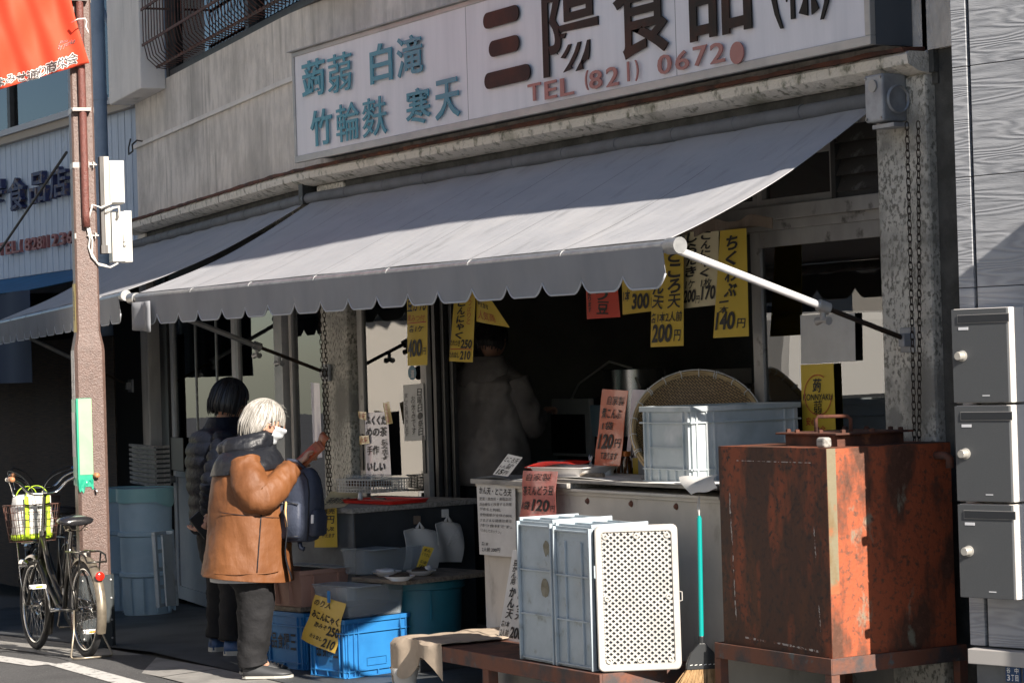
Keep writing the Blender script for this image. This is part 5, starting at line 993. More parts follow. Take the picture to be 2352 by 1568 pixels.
for sgn in (.86, -.86):
    c = -W_ if sgn > 0 else 0
    while c < H_+W_:
        q = clip_line(c, sgn)
        if q:
            (xa, ya), (xb, yb) = q; d = V((xb-xa, yb-ya, 0)); 
            if d.length > .005:
                d = d.normalized(); nrm = V((-d.y, d.x, 0))*.0036; a = V((e+xa, e+ya, 0)); b = V((e+xb, e+yb, 0)); zz = (.004, .0135) if sgn > 0 else (.0035, .013)
                m.add([a-nrm+UZ*zz[0], b-nrm+UZ*zz[0], b+nrm+UZ*zz[0], a+nrm+UZ*zz[0], a-nrm+UZ*zz[1], b-nrm+UZ*zz[1], b+nrm+UZ*zz[1], a+nrm+UZ*zz[1]], [(0, 1, 2, 3), (4, 5, 6, 7), (0, 1, 5, 4), (2, 3, 7, 6), (0, 3, 7, 4), (1, 2, 6, 5)])
        c += st*1.32
m.build('lattice', 'mesh_white', t)
m = MB(LM); m.box((e, e, .0005), (lw-e, lh-e, .003)); m.build('backing', 'mailbox_grey', t)
for x in (.045, lw/2, lw-.045):
    for y in (.045, lh/2, lh-.045):
        if x == lw/2 and y == lh/2: continue
        m = MB(LM); m.lathe([(.012, .012), (.012, .019), (.006, .019), (.005, .012)], 14, c=(x, y, 0)); m.build('boss', 'mesh_white', t, smooth=40)
m = MB(LM); m.tube([(lw+.002, lh/2-.02, .008), (lw+.012, lh/2-.018, .008), (lw+.012, lh/2+.018, .008), (lw+.002, lh/2+.02, .008)], .0025, 6); m.build('clip', 'mesh_white', t)
# broom
h0 = at(1606, 1188, Y=-.775); h1 = at(1611, 1470, Y=-.775); t = thing('broom', 'broom with turquoise handle, black head and brown bristles hanging beside the rusty tank', 'broom', h1-UZ*.2)
m = MB(); m.cyl(h1, h0, .0105, 12); m.cyl(h0, h0+UZ*.008, .007, 8); m.build('handle', 'broom_teal', t, smooth=40)
m = MB(); m.tube([h0+V((0, 0, .004)), at(1602, 1160, Y=-.74), at(1606, 1135, Y=-.66)], .0016, 4); m.tube([h0+V((0, 0, .004)), at(1607, 1160, Y=-.74), at(1606, 1135, Y=-.66)], .0016, 4); m.build('string', 'white_tie', t)
bu = (at(1640, 1500, Y=-.775)-at(1580, 1500, Y=-.775)).normalized(); bu.z = 0; bu = V((.35, .9, 0)).normalized(); bnn = bu.cross(UZ); HT = h1+UZ*.0
m = MB(); m.cyl(HT+UZ*.02, HT-UZ*.05, .012, 12)
T = frame(HT-UZ*.02-bnn*.012, bu, UZ, bnn); m.prism([(-.012, .01), (.012, .01), (.05, -.03), (.068, -.075), (.07, -.10), (-.07, -.10), (-.068, -.075), (-.05, -.03)], T, .024); m.build('head', 'black_plastic', t, bevel=.003)
m = MB()
for k in range(5): m.box((0, 0, 0), (0, 0, 0)) if False else None
T2 = frame(HT-UZ*.02+bnn*.0125, bu, UZ, bnn)
for k in range(6): x = -.055+k*.02; m.prism([(x, -.082), (x+.011, -.080), (x+.011, -.077), (x, -.079)], T2, .001); 
m.build('stitch', 'white_tie', t)
m = MB(); random.seed(3)
for k in range(420):
    u = random.uniform(-1, 1); w = random.uniform(-1, 1); a = HT-UZ*.115+bu*u*.065+bnn*w*.009; L = random.uniform(.17, .25); sp = u*.10-.035+random.uniform(-.03, .03)
    b = a-UZ*L*.55+bu*sp*.5+bnn*w*.02; c = a-UZ*L+bu*sp*1.1+bnn*(w*.04+random.uniform(-.02, .02)); c.z = max(c.z, .004); b.z = max(b.z, .01); m.tube([a, b, c], [.0016, .0014, .0007], 3, cap=False)
m.build('bristles', 'broom_straw', t)
# ================================================================== TANK
TX1, TY0, TY1 = -7.465, -.742, -.11; TX0 = at(1650, 1037, Y=TY0).x; TZ0, TZ1 = at(1655, 1475, Y=TY0).z, at(1893, 1030, X=TX1).z
t = thing('rusty_tank', 'big square rusty steel tank with flaking orange paint on a rusty stand', 'tank', ((TX0+TX1)/2, (TY0+TY1)/2, 0))
m = MB(); m.box((TX0, TY0, TZ0), (TX1, TY1, TZ1)); m.k = 1; e = .0015; m.box((TX1+.0005, TY0+.001, TZ0+.002), (TX1+e, TY1, TZ1-.002)); m.k = 2; m.box((TX1+e+.0002, TY0+.001, TZ0+.25), (TX1+e+.0007, TY0+.045, TZ1-.001)); m.build('tank_body', ['rust_tank', 'rust_tank_orange', 'tank_stripe'], t)
m = MB(); random.seed(5)
for (xa, za, xb, zb, wd) in ((.10, .75, .13, .12, .007), (.90, .62, .915, .44, .006), (.925, .25, .935, .12, .005), (.22, .045, .42, .04, .010), (.50, .04, .93, .025, .010), (.2, .93, .9, .93, .004)):
    n = 26
    for k in range(n):
        f = k/n; 
        if random.random() < .10: continue
        x = TX0+(xa+(xb-xa)*f)*(TX1-TX0)*.97; z = TZ0+(za+(zb-za)*f)*(TZ1-TZ0); w = wd*random.uniform(.35, 1.1); hz = abs(xb-xa) > abs(zb-za); x += 0 if hz else random.uniform(-.002, .002); dx = (abs(xb-xa)*(TX1-TX0)/n*.75 if hz else w*.5); dz = (w*.5 if hz else abs(zb-za)*(TZ1-TZ0)/n*.75)
        m.prism([(x-dx, z-dz*random.uniform(.6, 1)), (x+dx*random.uniform(.5, 1), z-dz), (x+dx, z+dz*random.uniform(.5, 1)), (x-dx*random.uniform(.4, 1), z+dz)], planeT((0, TY0-.0002, 0), FX, UZ), .0004)
m.build('scrape', 'white_scrape', t)
m = MB(); h = .06; o = .03
for a, b in (((TX0-o, TY0-o), (TX1+o, TY0-o+.006)), ((TX0-o, TY1+o-.006), (TX1+o, TY1+o)), ((TX1+o-.006, TY0-o+.006), (TX1+o, TY1+o-.006)), ((TX0-o, TY0-o+.006), (TX0-o+.006, TY1+o-.006))): m.box((a[0], a[1], TZ0-h), (b[0], b[1], TZ0+.004))
m.box((TX0-o+.006, TY0-o+.006, TZ0-.012), (TX1+o-.006, TY1+o-.006, TZ0-.0005))
st_ = m.build('stand', 'rust_frame', t, bevel=.002)
for x in (TX0-o, TX1+o-.04):
    for y in (TY0-o, TY1+o-.04): m = MB(); m.box((x, y, 0), (x+.04, y+.04, TZ0-h-.001)); m.build('leg', 'rust_frame', st_)
hx, hy = (TX0+TX1)/2+.08, (TY0+TY1)/2
m = MB(); m.box((hx-.17, hy-.17, TZ1), (hx+.17, hy+.17, TZ1+.045)); hb = m.build('hatch', 'rust', t); m = MB(); m.box((hx-.20, hy-.20, TZ1+.0455), (hx+.20, hy+.20, TZ1+.054)); m.build('hatch_lid', 'rust', hb, bevel=.003)
m = MB(); z = TZ1+.054; m.tube([(hx-.055, hy-.10, z), (hx-.055, hy-.10, z+.05), (hx-.045, hy-.095, z+.062), (hx+.05, hy-.02, z+.062), (hx+.06, hy-.012, z+.05), (hx+.06, hy-.012, z)], .008, 8); m.build('hatch_handle', 'rust', hb, smooth=True)
m = MB()
for k in range(10): a = k*2*PI/10; m.lathe([(0, .014), (.010, .012), (.011, 0)], 6, c=(hx+max(-.18, min(.18, .25*math.cos(a))), hy+max(-.18, min(.18, .25*math.sin(a))), z))
m.build('bolt', 'rust', hb)
m = MB(); p = at(1912, 1018, Z=TZ1+.02); m.box((TX1-.09, TY0+.02, TZ1+.001), (TX1-.035, TY0+.06, TZ1+.042)); m.build('putty_block', 'wood_grey', t, bevel=.01)
m = MB(); p = at(2165, 1045, X=TX1+.02); m.tube([(TX1+.0, p.y-.02, p.z), (TX1+.05, p.y-.01, p.z), (TX1+.062, p.y, p.z-.012), (TX1+.062, p.y, p.z-.05)], .017, 10); m.build('pipe_elbow', 'rust_frame', t, smooth=True)
# ================================================================== LEFT COUNTER GROUP (turned 12 degrees)
GA = R(12); GX = V((math.cos(GA), math.sin(GA), 0)); GY = V((-math.sin(GA), math.cos(GA), 0))
LZ = .868; C0 = at(813, 1166, Z=LZ)
def GM(o): return frame(o, GX, GY, UZ)
lc = thing('side_counter', 'dark side counter with a worn board top, left of the shop opening', 'counter', V((C0.x, C0.y, 0))+GX*-.4+GY*.4)
LL = .86; LD = .86
m = MB(GM(V((C0.x, C0.y, 0)))); m.box((-LL, 0, .03), (-.012, LD, LZ-.03)); m.build('cabinet', 'counter_blue', lc, bevel=.004)
m = MB(GM(V((C0.x, C0.y, 0)))); m.box((-.0115, .004, .03), (-.002, LD, LZ-.03)); m.build('side_panel', 'counter_dark', lc)
m = MB(GM(V((C0.x, C0.y, 0)))); m.box((-LL-.02, -.03, LZ-.029), (.02, LD+.03, LZ)); m.build('top_board', 'wood_grey', lc, bevel=.003)
def gat(x, y, o=0): return atp(x, y, C0+GX*o, GX)        # on / in front of the side panel
def gtop(x, y, z=LZ): return at(x, y, Z=z)
# hanging bags
for i, (x0, y0, x1, y1, lab) in enumerate(((925, 1198, 1002, 1308, 'white plastic carrier bag hanging from a hook, left of the two on the side counter'), (998, 1183, 1058, 1290, 'white carrier bag with a paper strip, right of the two hanging on the side counter'))):
    TL, BR = gat(x0, y0, .03), gat(x1, y1, .03); TR, BL = gat(x1, y0, .03), gat(x0, y1, .03); m = MB(); 
    def bf(u, v, o=0):
        e = 1.0 if v < .93 else 1-((v-.93)/.07)**2*.60; uu = .5+(u-.5)*e; return BL.lerp(BR, uu).lerp(TL.lerp(TR, uu), v*.86+.0)+GX*(.012*math.sin(u*7+v*3)+.02*math.sin(v*PI)+o)
    m.sheet(bf, 16, 20, th=.004); t = tag(m.build('carrier_bag', 'paper_grey' if i else 'white_tie', None, smooth=50), lab, 'bag', 'carrier bags on the side counter')
    c = TL.lerp(TR, .5); m = MB(); b0, b1 = bf(.36, 1), bf(.64, 1); top = b0.lerp(b1, .5)+UZ*.035
    m.tube([b0, b0.lerp(top, .6), top, b1.lerp(top, .6), b1], [.012, .006, .004, .006, .012], 6); m.build('handle', 'paper_grey' if i else 'white_tie', t, smooth=True)
    m = MB(); q = top+GX*-.02; m.box((q.x-.01, q.y-.02, q.z-.01), (q.x+.008, q.y+.02, q.z+.035)); tag(m.build('wall_hook', 'white_tie' if i else 'tape_brown', None, bevel=.003), ['tan adhesive hook holding the left carrier bag', 'white adhesive hook holding the right carrier bag'][i], 'hook')
    if i: m = MB(); m.sheet(lambda u, v: bf(.42+.22*u+.30*v, .42+.42*v, .004), 2, 6, th=.001); m.build('paper_strip', 'paper_grey', t)
# things on top of the side counter
top = lambda x, y: gtop(x, y, LZ+.001)
b = top(905, 1140); M = GM(top(770, 1146)); m = MB(M); w, d, h = .34, .25, .07
def lat_side(a, bb, hh, nx, nz): 
    a, bb = V(a), V(bb)
    for k in range(nx+1): p = a.lerp(bb, k/nx); m.box((p.x-.002, p.y-.002, 0), (p.x+.002, p.y+.002, hh))
    for k in range(nz+1):
        z = hh*k/nz; lo = (min(a.x, bb.x)-.0015, min(a.y, bb.y)-.0015, z-.0015); hi = (max(a.x, bb.x)+.0015, max(a.y, bb.y)+.0015, z+.0015); m.box(lo, hi)
Zb = .028; M = GM(top(775, 1140)+UZ*Zb); m = MB(M)
for s in (((0, 0, 0), (w, 0, 0)), ((w, 0, 0), (w, d, 0)), ((w, d, 0), (0, d, 0)), ((0, d, 0), (0, 0, 0))): lat_side(*s, h, 13, 4)
m.box((0, 0, -.002), (w, d, .001)); m.box((-.01, -.01, h), (w+.01, 0, h+.006)); m.box((w, 0, h), (w+.01, d, h+.006)); m.box((-.01, 0, h), (0, d, h+.006)); m.box((-.01, d, h), (w+.01, d+.01, h+.006))
tag(m.build('mesh_basket', 'tray_white', None), 'white plastic mesh basket full of small sauce cups on the side counter', 'basket')
for i, (x, y) in enumerate(((.06, .06), (.15, .05), (.24, .06), (.30, .13), (.20, .15), (.10, .16))):
    c = M @ V((x, y, .03)); m = MB(); m.lathe([(0, 0), (.027, 0), (.031, .03)], 16, c=c); m.lathe([(0, .0301), (.031, .0301)], 16, c=c); o = tag(m.build('sauce_cup', 'sauce', None, smooth=40), 'small lidded cup of brown sauce in the white mesh basket', 'cup', 'sauce cups in the basket')
    m = MB(); m.lathe([(.0325, .03), (.034, .062), (.037, .064), (.034, .069), (0, .069)], 16, c=c); m.build('lid', 'clear_tub', o, smooth=40)
q = top(740, 1112); m = MB(); m.lathe([(0, 0), (.036, 0), (.043, .07), (.046, .072), (.04, .08), (0, .08)], 20, c=q); o = tag(m.build('lidded_cup', 'poster_pink', None, smooth=40), 'pink lidded dessert cup beside the backpack on the side counter', 'cup')
for i, x in enumerate((648, 672)): q = top(x, 1112); m = MB(); m.lathe([(0, 0), (.036, 0), (.043, .06), (.046, .062), (.04, .07), (0, .07)], 20, c=q); tag(m.build('lidded_cup', 'clear_tub', None, smooth=40), ['clear lidded cup, the left one under the orange wallet', 'clear lidded cup, the right one under the orange wallet'][i], 'cup', 'clear lidded cups')
M = GM(top(800, 1158)); m = MB(M); m.loft([rr_(.42, .26, .002), rr_(.44, .28, .022), rr_(.45, .29, .023), rr_(.42, .26, .012)]); m.v = [v+GX*.10+GY*.18 for v in m.v]; tag(m.build('red_tray', 'red_plastic', None, smooth=40), 'dark red plastic tray under the white mesh basket', 'tray')
q = top(865, 1150); m = MB(); m.cyl(q+V((-.12, -.05, .012)), q+V((.10, .0, .012)), .011, 8); tag(m.build('bamboo_stick', 'wood_old', None, smooth=40), 'brown bamboo stick on the front edge of the side counter', 'stick')
q = top(828, 1157)+UZ*.02; m = MB(); m.lathe([(0, 0), (.014, .004), (.016, .016), (.012, .024), (.013, .034), (.008, .045), (0, .048)], 10, c=q); tag(m.build('cat_figurine', 'tray_white', None, smooth=True), 'tiny white figurine in front of the red tray', 'figurine')
q = top(960, 1128); 
def lump(c, rx, ry, rz, sd, n=24): 
    m = MB(); m.sheet(lambda u, v: c+V((rx*math.sin(v*PI)*math.cos(u*2*PI), ry*math.sin(v*PI)*math.sin(u*2*PI), rz*(1-math.cos(v*PI))/2))*(1+.28*noise.noise(V((math.cos(u*2*PI)*1.8, math.sin(u*2*PI)*1.8+sd, v*4)))), n, 14); return m
tag(lump(q, .15, .10, .09, 2).build('towel', 'plate_grey', None, smooth=True), 'crumpled grey white towel on the side counter under the glass door', 'towel')
q = top(918, 1128); m = MB(GM(q)); m.loft([rr_(.10, .08, 0), rr_(.115, .095, .06), rr_(.12, .10, .062), rr_(.11, .09, .062)]); tag(m.build('food_tub', 'tray_white', None, smooth=40), 'small pinkish food container left of the towel', 'container')
q = top(885, 1108); tag(lump(q, .07, .07, .16, 7).build('dark_bag', 'black_plastic', None, smooth=True), 'dark lumpy plastic bag beside the lilac notice', 'bag')
q = top(1000, 1133); m = MB(); m.lathe([(0, 0), (.032, 0), (.034, .01), (.034, .09), (.028, .12), (.013, .15), (.013, .17), (.016, .17), (.016, .185), (0, .185)], 16, c=q); o = tag(m.build('sauce_bottle', 'sauce', None, smooth=40), 'dark sauce bottle inside a clear bag at the right end of the side counter', 'bottle')
m = MB(); m.lathe([(.0345, .02), (.0345, .07)], 16, c=q); m.build('label_band', 'red_plastic', o, smooth=True); m = lump(q, .05, .05, .24, 3, 16); m.build('bag_cover', 'thin_plastic', o, smooth=True)
# yellow leaflet spread on top and drooping in front of the counter
a0 = top(735, 1160); poster('counter_leaflet', 'yellow green leaflet lying on the side counter and folding over its edge', 'leaflet', 'poster_cream', ((760, 1128), (835, 1130), (790, 1163), (725, 1172)), texts=[('手作り煮', (.15, .2, .85, .6), False, .05)], plane=(V((0, 0, LZ+.004)), V((0, 0, 1))), curl=.002)
fr = lambda x, y, o=.03: atp(x, y, C0-GY*o, GY)
poster('hanging_notice', 'yellow laminated notice with 0 yen price hanging beside the backpack', 'notice', 'poster_yellow', ((728, 1165), (772, 1165), (772, 1256), (724, 1256)), texts=[('黒売', (.3, .84, .95, .97), False, .05), ('0円', (.35, .60, .92, .80), False, .05), ('わぶ', (.4, .40, .9, .52), False, .04), ('使えます', (.4, .24, .92, .36), False, .03)], plane=(C0-GY*.05, GY), curl=.012, lines=((.56, 'red_ink'),))
# blue crates
k2 = .2676; D2 = lambda x, y: (574+x*k2, 1148+y*k2)
bc1 = at(796, 1570, Z=0); M = GM(V((bc1.x, bc1.y, .026))-GX*.30)
crate('blue_crate', 'sunlit blue plastic crate with black characters, the right one on the pavement', M, .30, .42, .30, 'crate_blue', 'blue crates', txtb='品食陽三', rim=.010, base=.03, ribs=(2, 2), flare=.006)
m = MB(M); T = planeT(M @ V((.3015, .14, .0)), GY, UZ); m = MB(T); 
for a, b in (((.0, .055, 0), (.13, .057, .0015)), ((.0, .095, 0), (.13, .097, .0015)), ((0, .057, 0), (.002, .095, .0015)), ((.128, .057, 0), (.13, .095, .0015))): m.box(a, b)
m.build('raised_frame', 'crate_blue', bpy.data.objects['blue_crate'])
bc2 = at(702, 1550, Z=.0); M2 = GM(V((bc2.x, bc2.y, .026))-GX*.36)
crate('blue_crate', 'shaded blue plastic crate with black characters, behind the legs of the white haired person', M2, .36, .42, .30, 'crate_blue', 'blue crates', txtb='品食陽三', rim=.010, base=.03, ribs=(2, 2), flare=.006)
# plank + pink tub on the left crate
m = MB(M2); m.box((-.03, .0, .3035), (.33, .38, .33)); tag(m.build('wood_block', 'wood_old', None, bevel=.003), 'worn wooden plank between the shaded blue crate and the pink tub', 'plank')
t = thing('pink_tub', 'salmon pink plastic tub on the worn plank over the shaded blue crate', 'tub', M2 @ V((.15, .2, .331)))
MP = M2 @ Matrix.Translation((.14, .24, .3305)); m = MB(MP)
m.loft([rr_(.38, .46, 0, .03), rr_(.43, .51, .17, .03), rr_(.45, .53, .172, .03), rr_(.45, .53, .195, .03), rr_(.42, .50, .195, .03), rr_(.37, .45, .006, .03)]); m.build('body', 'crate_pink', t, smooth=35)
m = MB(MP)
for x in (-.12, .0, .12): m.box((x-.004, -.262, .01), (x+.004, -.235, .172))
for y in (-.17, .0, .17): m.box((.20, y-.004, .01), (.226, y+.004, .172))
m.build('ribs', 'crate_pink', t); m = MB(MP); m.box((-.20, -.05, .1955), (.26, .12, .2005)); m.v = [v for v in m.v]; tag(m.build('clear_card', 'clear_lid', None), 'frosted plastic strip laid across the pink tub', 'lid')
# clear tubs
def ctub(label, MT, w, d, h, lid):
    t = thing('clear_tub', label, 'tub', MT @ V((0, 0, 0)), 'clear plastic tubs'); m = MB(MT); m.loft([rr_(w*.88, d*.9, 0), rr_(w*.97, d*.97, h*.93), rr_(w, d, h*.94), rr_(w, d, h), rr_(w*.94, d*.94, h), rr_(w*.86, d*.88, .006)]); m.build('body', 'clear_tub', t, smooth=35)
    m = MB(MT); a = lid; m.box((-w/2-.02, a, h+.001), (w/2+.05, a+d*.42, h+.006)); l = m.build('lid_strip', 'clear_lid', t); m = MB(MT); 
    for k in range(10): x = -w/2+.02+k*w/10; txt(m, '手作こんにゃく各種'[k % 9], MT @ Matrix.Translation((0, 0, h+.0063)), (x, a+.02, x+w*.07, a+d*.3), .01, th=.0006)
    m.build('lettering', 'ink', l)
    return t
MT1 = M @ Matrix.Translation((.15, .22, .303)); ctub('clear plastic tub on the sunlit blue crate, clothes peg clipped to its rim', MT1, .30, .40, .16, -.18)
m = MB(MT1); m.loft([rr_(.24, .34, .008), rr_(.25, .35, .06)]); tag(m.build('food_block', 'food_dark', None), 'dark block of food inside the tub on the sunlit blue crate', 'food')
# golden sheet in bag hanging from the peg
pg = M @ V((0, -.02, 0)); poster('laminated_notice', 'golden yellow laminated notice marked 250 hanging from a blue peg', 'notice', 'poster_gold', ((726, 1364), (792, 1386), (768, 1500), (694, 1466)), texts=[('のり入', (.08, .80, .62, .94), False, .05), ('みこんにゃく', (.08, .52, .95, .70), False, .07), ('酢みそ', (.25, .36, .62, .47), False, .03), ('250', (.64, .28, .98, .48), False, .06), ('たれなし', (.25, .14, .6, .22), False, .03), ('210', (.62, .04, .95, .22), False, .06)], plane=(M @ V((0, -.03, 0)), GY+GX*-.05), curl=.012, vfold=.006, lines=((.74, 'red_ink'), (.5, 'red_ink'), (.25, 'red_ink')))
p = atp(755, 1372, M @ V((0, -.035, 0)), GY); m = MB(); m.box((p.x-.008, p.y-.006, p.z-.025), (p.x-.001, p.y+.006, p.z+.035)); m.box((p.x+.001, p.y-.006, p.z-.025), (p.x+.008, p.y+.006, p.z+.035)); tag(m.build('clothes_peg', 'crate_blue', None, bevel=.002), 'blue clothes peg holding the golden laminated notice', 'peg')
# teal bin with plank and plates
bcn = V((-11.26, -.50, .12)); m = MB(); m.box((-11.5, -.72, .027), (-11.02, -.2, .119)); tag(m.build('wooden_block', 'counter_dark', None, bevel=.004), 'dark low block on the ground under the teal bin', 'block')
t = thing('teal_bin', 'large round teal plastic bin carrying a plank with three plates', 'bin', bcn); H_ = .37
m = MB(); m.lathe([(0, 0), (.175, 0), (.18, .02), (.198, H_-.05), (.212, H_-.045), (.215, H_-.01), (.208, H_), (.19, H_), (.185, H_-.03), (0, .01)], 48, c=bcn); m.build('body', 'teal_bin', t, smooth=35)
m = MB(); 
for a in (-60, 10): aa = R(a)-R(30); e = V((math.cos(aa), math.sin(aa), 0)); m.box((bcn.x+e.x*.193-.004, bcn.y+e.y*.193-.004, bcn.z+H_-.2), (bcn.x+e.x*.200+.004, bcn.y+e.y*.200+.004, bcn.z+H_-.05))
m.build('ribs', 'teal_bin', t)
PZ = bcn.z+H_+.002; PM_ = frame(V((bcn.x, bcn.y, PZ)), GX, GY, UZ); m = MB(PM_); m.box((-.20, -.34, 0), (.25, .30, .022)); tag(m.build('plank', 'wood_old', None, bevel=.003), 'brown plank laid over the teal bin', 'plank')
PT_ = PZ+.0245
MT2 = frame(at(880, 1312, Z=PT_), GX, GY, UZ); ctub('clear plastic tub standing on the plank over the teal bin', MT2, .20, .44, .13, -.19)
for i, (x, y, lab, mm) in enumerate(((888, 1322, 'white plate of pale shredded food, left of three on the plank', 'food_pale'), (918, 1333, 'white plate of dark food, nearest of three on the plank', 'food_dark'), (968, 1320, 'white plate with dark and white food, right of three on the plank', 'food_dark'))):
    c = at(x, y, Z=PT_); m = MB(); m.lathe([(0, .001), (.045, .001), (.05, .006), (.078, .022), (.08, .026), (.074, .024), (.048, .010), (0, .008)], 28, c=c); o = tag(m.build('plate', 'tray_white', None, smooth=40), lab, 'plate', 'plates on the plank')
    lump(c+UZ*.01, .05, .05, .03, i*3).build('food', mm, o, smooth=True)
    if i == 2: lump(c+UZ*.018+V((.025, .025, 0)), .022, .022, .03, 9).build('food', 'food_pale', o, smooth=True)
poster('small_sign', 'small yellow sign stuck upright beside the right plate', 'price card', 'poster_yellow', ((973, 1253), (997, 1258), (974, 1310), (956, 1302)), texts=[('まん', (.15, .78, .8, .92), False, .03), ('くりさん', (.1, .58, .9, .72), False, .02), ('各1皿', (.15, .26, .85, .40), False, .02), ('160', (.2, .05, .85, .2), False, .03)], plane=(V((bcn.x, bcn.y, 0))+GX*.06, GX+GY*-.4), curl=.001)
# ================================================================== inside the shop
m = MB(); p = at(1300, 1040, Y=1.6); t = thing('oven', 'white framed oven standing in the dark at the back of the shop', 'appliance', (p.x, 1.6, .5))
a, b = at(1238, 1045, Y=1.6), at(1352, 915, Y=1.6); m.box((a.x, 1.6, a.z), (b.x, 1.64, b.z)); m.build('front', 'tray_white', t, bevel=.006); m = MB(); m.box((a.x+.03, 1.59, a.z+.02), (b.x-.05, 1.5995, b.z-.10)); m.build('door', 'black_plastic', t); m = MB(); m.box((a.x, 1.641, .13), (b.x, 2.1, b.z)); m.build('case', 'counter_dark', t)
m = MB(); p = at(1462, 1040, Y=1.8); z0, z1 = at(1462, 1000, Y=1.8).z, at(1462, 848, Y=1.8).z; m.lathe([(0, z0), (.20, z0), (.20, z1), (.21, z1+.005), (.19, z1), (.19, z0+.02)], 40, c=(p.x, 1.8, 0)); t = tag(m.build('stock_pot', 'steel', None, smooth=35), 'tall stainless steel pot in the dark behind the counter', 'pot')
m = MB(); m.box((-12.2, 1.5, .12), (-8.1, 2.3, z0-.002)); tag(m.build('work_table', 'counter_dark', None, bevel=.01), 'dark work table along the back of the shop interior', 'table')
t = thing('wall_shelf', 'dark open shelf inside the doorway behind the worker', 'shelf', (-12.4, 2.9, .12))
for z in (.7, 1.0, 1.3): m = MB(); m.box((-13.2, 2.6, z), (-11.9, 2.9, z+.02)); m.build('shelf_board', 'alu_old', t)
m = MB(); m.box((-11.9, 2.6, .12), (-11.86, 2.9, 1.6)); m.build('upright', 'alu_old', t)
m = MB(); a = at(1250, 1010, Y=1.2); m.tube([at(1255, 1030, Y=1.7), at(1290, 960, Y=1.7), at(1330, 880, Y=1.7), at(1400, 830, Y=1.7), at(1450, 845, Y=1.7), at(1470, 890, Y=1.7)], .008, 6); tag(m.build('hose', 'cable', None, smooth=True), 'thin grey hose arching to the steel pot inside the shop', 'hose')

TBZ = at(1462, 1000, Y=1.8).z
def pot(name, mm, x, y, z, r, h, lab, cat, grp=None, taper=1.1):
    m = MB(); m.lathe([(0, z), (r, z), (r*taper, z+h), (r*taper*1.04, z+h), (r*taper*.97, z+h-.004), (r*.95, z+.01)], 28, c=(x, y, 0)); return tag(m.build(name, mm, None, smooth=35), lab, cat, grp)
p_ = lambda x, Y: at(x, 1000, Y=Y).x
pot('bowl_stack', 'steel', p_(1255, 1.75), 1.75, at(1250, 915, Y=1.62).z+.002, .12, .10, 'steel bowls stacked on top of the oven in the dark shop', 'bowls', taper=1.25)
pot('bucket', 'teal_bin', p_(1590, 1.8), 1.8, TBZ, .16, .28, 'dark teal bucket behind the bamboo basket on the work table', 'bucket')
pot('bucket', 'lightblue_tub', p_(1400, 1.75), 1.75, TBZ, .13, .20, 'pale blue bucket beside the steel pot on the work table', 'bucket')
m = MB(); x = p_(1660, 1.8); m.box((x-.22, 1.65, TBZ), (x+.22, 2.0, TBZ+.30)); o = tag(m.build('cardboard_box', 'wood_old', None, bevel=.006), 'brown cardboard box at the right end of the dark work table', 'box'); m = MB(); m.box((x-.03, 1.648, TBZ+.002), (x+.03, 1.6495, TBZ+.299)); m.build('tape_strip', 'tape_brown', o)
for i, (zz, ws) in enumerate(((.725, (.30, .18, .22)), (1.025, (.2, .26, .16)), (1.325, (.24, .2, .28)))):
    x = -13.1
    for k, w_ in enumerate(ws):
        m = MB(); h = .12+.05*((i+k) % 3); m.box((x, 2.63, zz), (x+w_, 2.86, zz+h)); tag(m.build('storage_box', ('wood_grey', 'counter_blue', 'paper_grey')[(i+k) % 3], None, bevel=.005), f"{('grey', 'dark blue', 'pale')[(i+k) % 3]} storage box, {('left', 'middle', 'right')[k]} on the {('lower', 'middle', 'upper')[i]} board of the dark shelf", 'box', 'boxes on the dark shelf'); x += w_+.08
# ================================================================== PEOPLE
def noi(p, f, sd=0): return noise.noise(V((p[0]*f+sd, p[1]*f, p[2]*f)))
def oval(cx, cy, z, rx, ry, n=28, e=2.2, tx=0, ty=0):
    o = []
    for i in range(n):
        a = 2*PI*i/n; c, s = math.cos(a), math.sin(a); x = abs(c)**(2/e)*(1 if c >= 0 else -1)*rx; y = abs(s)**(2/e)*(1 if s >= 0 else -1)*ry; o.append(V((cx+x, cy+y, z+x*tx+y*ty)))
    return o
def lerp_rings(keys, n, f):
    """keys list of tuples (numbers) -> n interpolated (catmull)"""
    out = []; K = len(keys)
    for i in range(n+1):
        t = i/n*(K-1); k = min(int(t), K-2); u = t-k; p0, p1, p2, p3 = keys[max(k-1, 0)], keys[k], keys[k+1], keys[min(k+2, K-1)]
        out.append(tuple(.5*((2*b)+(-a+c)*u+(2*a-5*b+4*c-d)*u*u+(-a+3*b-3*c+d)*u*u*u) for a, b, c, d in zip(p0, p1, p2, p3)))
    return [f(*q) for q in out]
def folds(m0, M, pts_f, amp): pass
